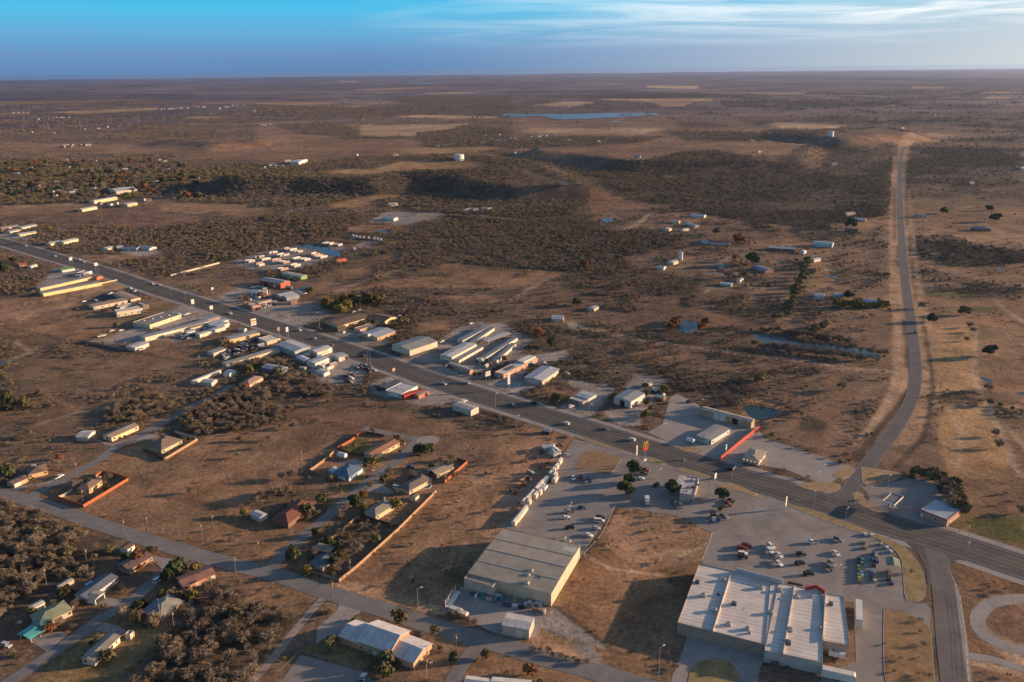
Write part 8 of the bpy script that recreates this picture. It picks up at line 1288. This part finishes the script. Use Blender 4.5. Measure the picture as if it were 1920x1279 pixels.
for grp, lb, t, pts, w, d, h in [
    ('houses of the tree covered town', 'small pale house among the trees of the town at left', 'D1', [(95, 750), (375, 740), (495, 727), (345, 765), (400, 770), (235, 790), (220, 800), (280, 787), (450, 808), (885, 805), (940, 800), (1255, 798), (1340, 738), (1240, 736), (1200, 730), (280, 925), (430, 897), (395, 970), (440, 962), (490, 978), (545, 975), (420, 997), (565, 958), (200, 970), (150, 980), (700, 945), (610, 800), (750, 850), (130, 830), (520, 780), (1100, 860), (1180, 895), (1400, 870), (1480, 868), (330, 880), (80, 900), (60, 960), (870, 1055), (1075, 1028), (1120, 1030), (1190, 1008), (755, 1055), (830, 1065), (560, 740), (715, 735), (1090, 810)], 15, 10, 5),
    ('pale houses of the far settlement', 'tiny white building in the bright cluster on the far left plain', 'D1', [(285, 418), (360, 413), (400, 410), (425, 406), (450, 404), (475, 408), (510, 407), (555, 408), (100, 368), (130, 366), (165, 365), (200, 368), (235, 517), (625, 493), (600, 490), (740, 488), (800, 476), (470, 628), (500, 620), (545, 615), (520, 625), (605, 615), (640, 615), (660, 614), (400, 522)], 30, 16, 8),
    ('bright sheds on the far horizon strip', 'long white building in the distant bright strip', 'D1', [(1200, 343), (1230, 341), (1255, 342), (1290, 340), (1320, 338), (1360, 332), (1400, 334), (1480, 328), (1530, 325), (1700, 325), (1740, 315), (1780, 315), (1835, 312), (1900, 357), (1640, 340)], 48, 20, 11),
    ('scattered farm buildings beyond the mesa', 'tiny farm building on the far central plain', 'D2', [(25, 462), (45, 458), (60, 465), (110, 460), (600, 268), (640, 263), (670, 270), (700, 262), (730, 266), (40, 350), (100, 348), (800, 420), (910, 302), (1035, 277), (1045, 687), (750, 688), (1400, 236), (1360, 622), (1410, 617), (1455, 617), (1480, 612), (1535, 605), (1515, 580), (1770, 570), (1820, 583), (1860, 575), (1900, 562), (1700, 595), (1840, 652), (1710, 540), (1820, 535), (300, 405), (530, 392), (240, 735), (60, 785), (100, 770), (125, 762), (155, 775), (185, 778), (130, 790)], 24, 14, 7),
    ('scattered farm buildings right of the lake', 'tiny pale building on the plain near the lake', 'D3', [(10, 565), (42, 578), (95, 547), (135, 547), (205, 548), (225, 545), (252, 543), (320, 541), (118, 578), (215, 577), (425, 580), (650, 592), (65, 625), (360, 620), (15, 672), (255, 302), (490, 438), (735, 488), (385, 950), (1850, 665), (1800, 588), (940, 705)], 22, 13, 7),
    ('scattered farm buildings at the far right', 'tiny pale building on the far right plain', 'D4', [(40, 165), (1445, 95), (820, 407), (1250, 387), (1270, 388), (1520, 908), (495, 760), (1005, 487), (1875, 790), (1900, 793), (610, 1140), (1145, 1150)], 26, 14, 8)]:
    for x, y in pts: k_ = .5 if not grp.startswith('houses') else .6; farhouse(t, x, y, lb, grp, w*k_*R.uniform(.7, 1.3), d*k_, h*k_)
bld('school', 'large white roofed building at the edge of the town', 'D1', (870, 955), (1030, 940), (960, 920), 8, 'gable', 2, (.6, .56, .5), 'metal', (.6, .52, .4), base=None, cat='building')
bld('barn', 'long cream barn row below the white roofed town building', 'D1', (705, 1028), (880, 998), (870, 990), 5, 'gable', 1, METW, 'metal', YEL, base=None); bld('barn', 'cream barn right of the ploughed field corner', 'D1', (955, 1053), (1030, 1040), (1020, 1028), 5, 'gable', 1, METW, 'metal', YEL, base=None); bld('barn', 'white roofed barn on the rise left of the mesa', 'D2', (255, 735), (320, 735), (315, 715), 7, 'gable', 1.5, METW, 'metal', WHT, base=None)
for i in range(150):
    x = R.uniform(0, 1500); y = R.uniform(735, 1010)
    p = at(*tp('D1', x, y)); k_ = R.choice(['e', 'e', 'g', 'o', 'b', 'g', 'b']); kn = {'e': 'dark evergreen', 'g': 'olive green tree', 'o': 'rust coloured tree', 'b': 'leafless tree'}[k_]; tree(k_, None, 0, 0, R.uniform(5.5, 9), 'tall '+kn+' among the houses of the far town', 'tall trees of the town', 1.0, p)
# ---------------------------------------------------------------- haze
hz = MB(); hz.box(-46000, 46000, -3000, 45600, -60, 226); hzo = hz.build('haze', None) if False else None
me = bpy.data.meshes.new('haze'); me.from_pydata(hz.v, [], hz.f); hzo = bpy.data.objects.new('haze', me); C.objects.link(hzo); hzo['kind'] = 'stuff'; hzo['label'] = 'faint blue evening haze over the plain'; hzo['category'] = 'haze'
m = bpy.data.materials.new('haze'); m.use_nodes = True; nt = m.node_tree; nt.nodes.clear(); out = nt.nodes.new('ShaderNodeOutputMaterial'); pv = nt.nodes.new('ShaderNodeVolumePrincipled')
pv.inputs['Color'].default_value = (.38, .52, .84, 1); pv.inputs['Density'].default_value = HAZE_D; pv.inputs['Anisotropy'].default_value = .5; nt.links.new(pv.outputs[0], out.inputs['Volume']); me.materials.append(m)
# ---------------------------------------------------------------- labels that single out each of a kind
def ordinal(n):
    a = ['', 'first', 'second', 'third', 'fourth', 'fifth', 'sixth', 'seventh', 'eighth', 'ninth', 'tenth', 'eleventh', 'twelfth', 'thirteenth', 'fourteenth', 'fifteenth', 'sixteenth', 'seventeenth', 'eighteenth', 'nineteenth', 'twentieth']
    if n <= 20: return a[n]
    return ['twenty', 'thirty', 'forty', 'fifty', 'sixty'][n//10-2]+('-'+a[n % 10] if n % 10 else '') if n % 10 else ['twentieth', 'thirtieth', 'fortieth', 'fiftieth', 'sixtieth'][n//10-2]
bylab = {}
for o_ in THINGS: bylab.setdefault(o_['label'], []).append(o_)
for lb, os_ in bylab.items():
    if len(os_) == 1: continue
    if 'group' not in os_[0]: 
        for o_ in os_: o_['group'] = lb[:60]
    if len(os_) <= 68 and len(lb.split()) <= 12:
        pos = [proj(np.array([o_.location.x]), np.array([o_.location.y]), np.array([o_.location.z]))[0][0] for o_ in os_]
        for k, i in enumerate(np.argsort(pos)): os_[i]['label'] = lb+', '+('leftmost' if k == 0 else ordinal(k+1)+' from left')
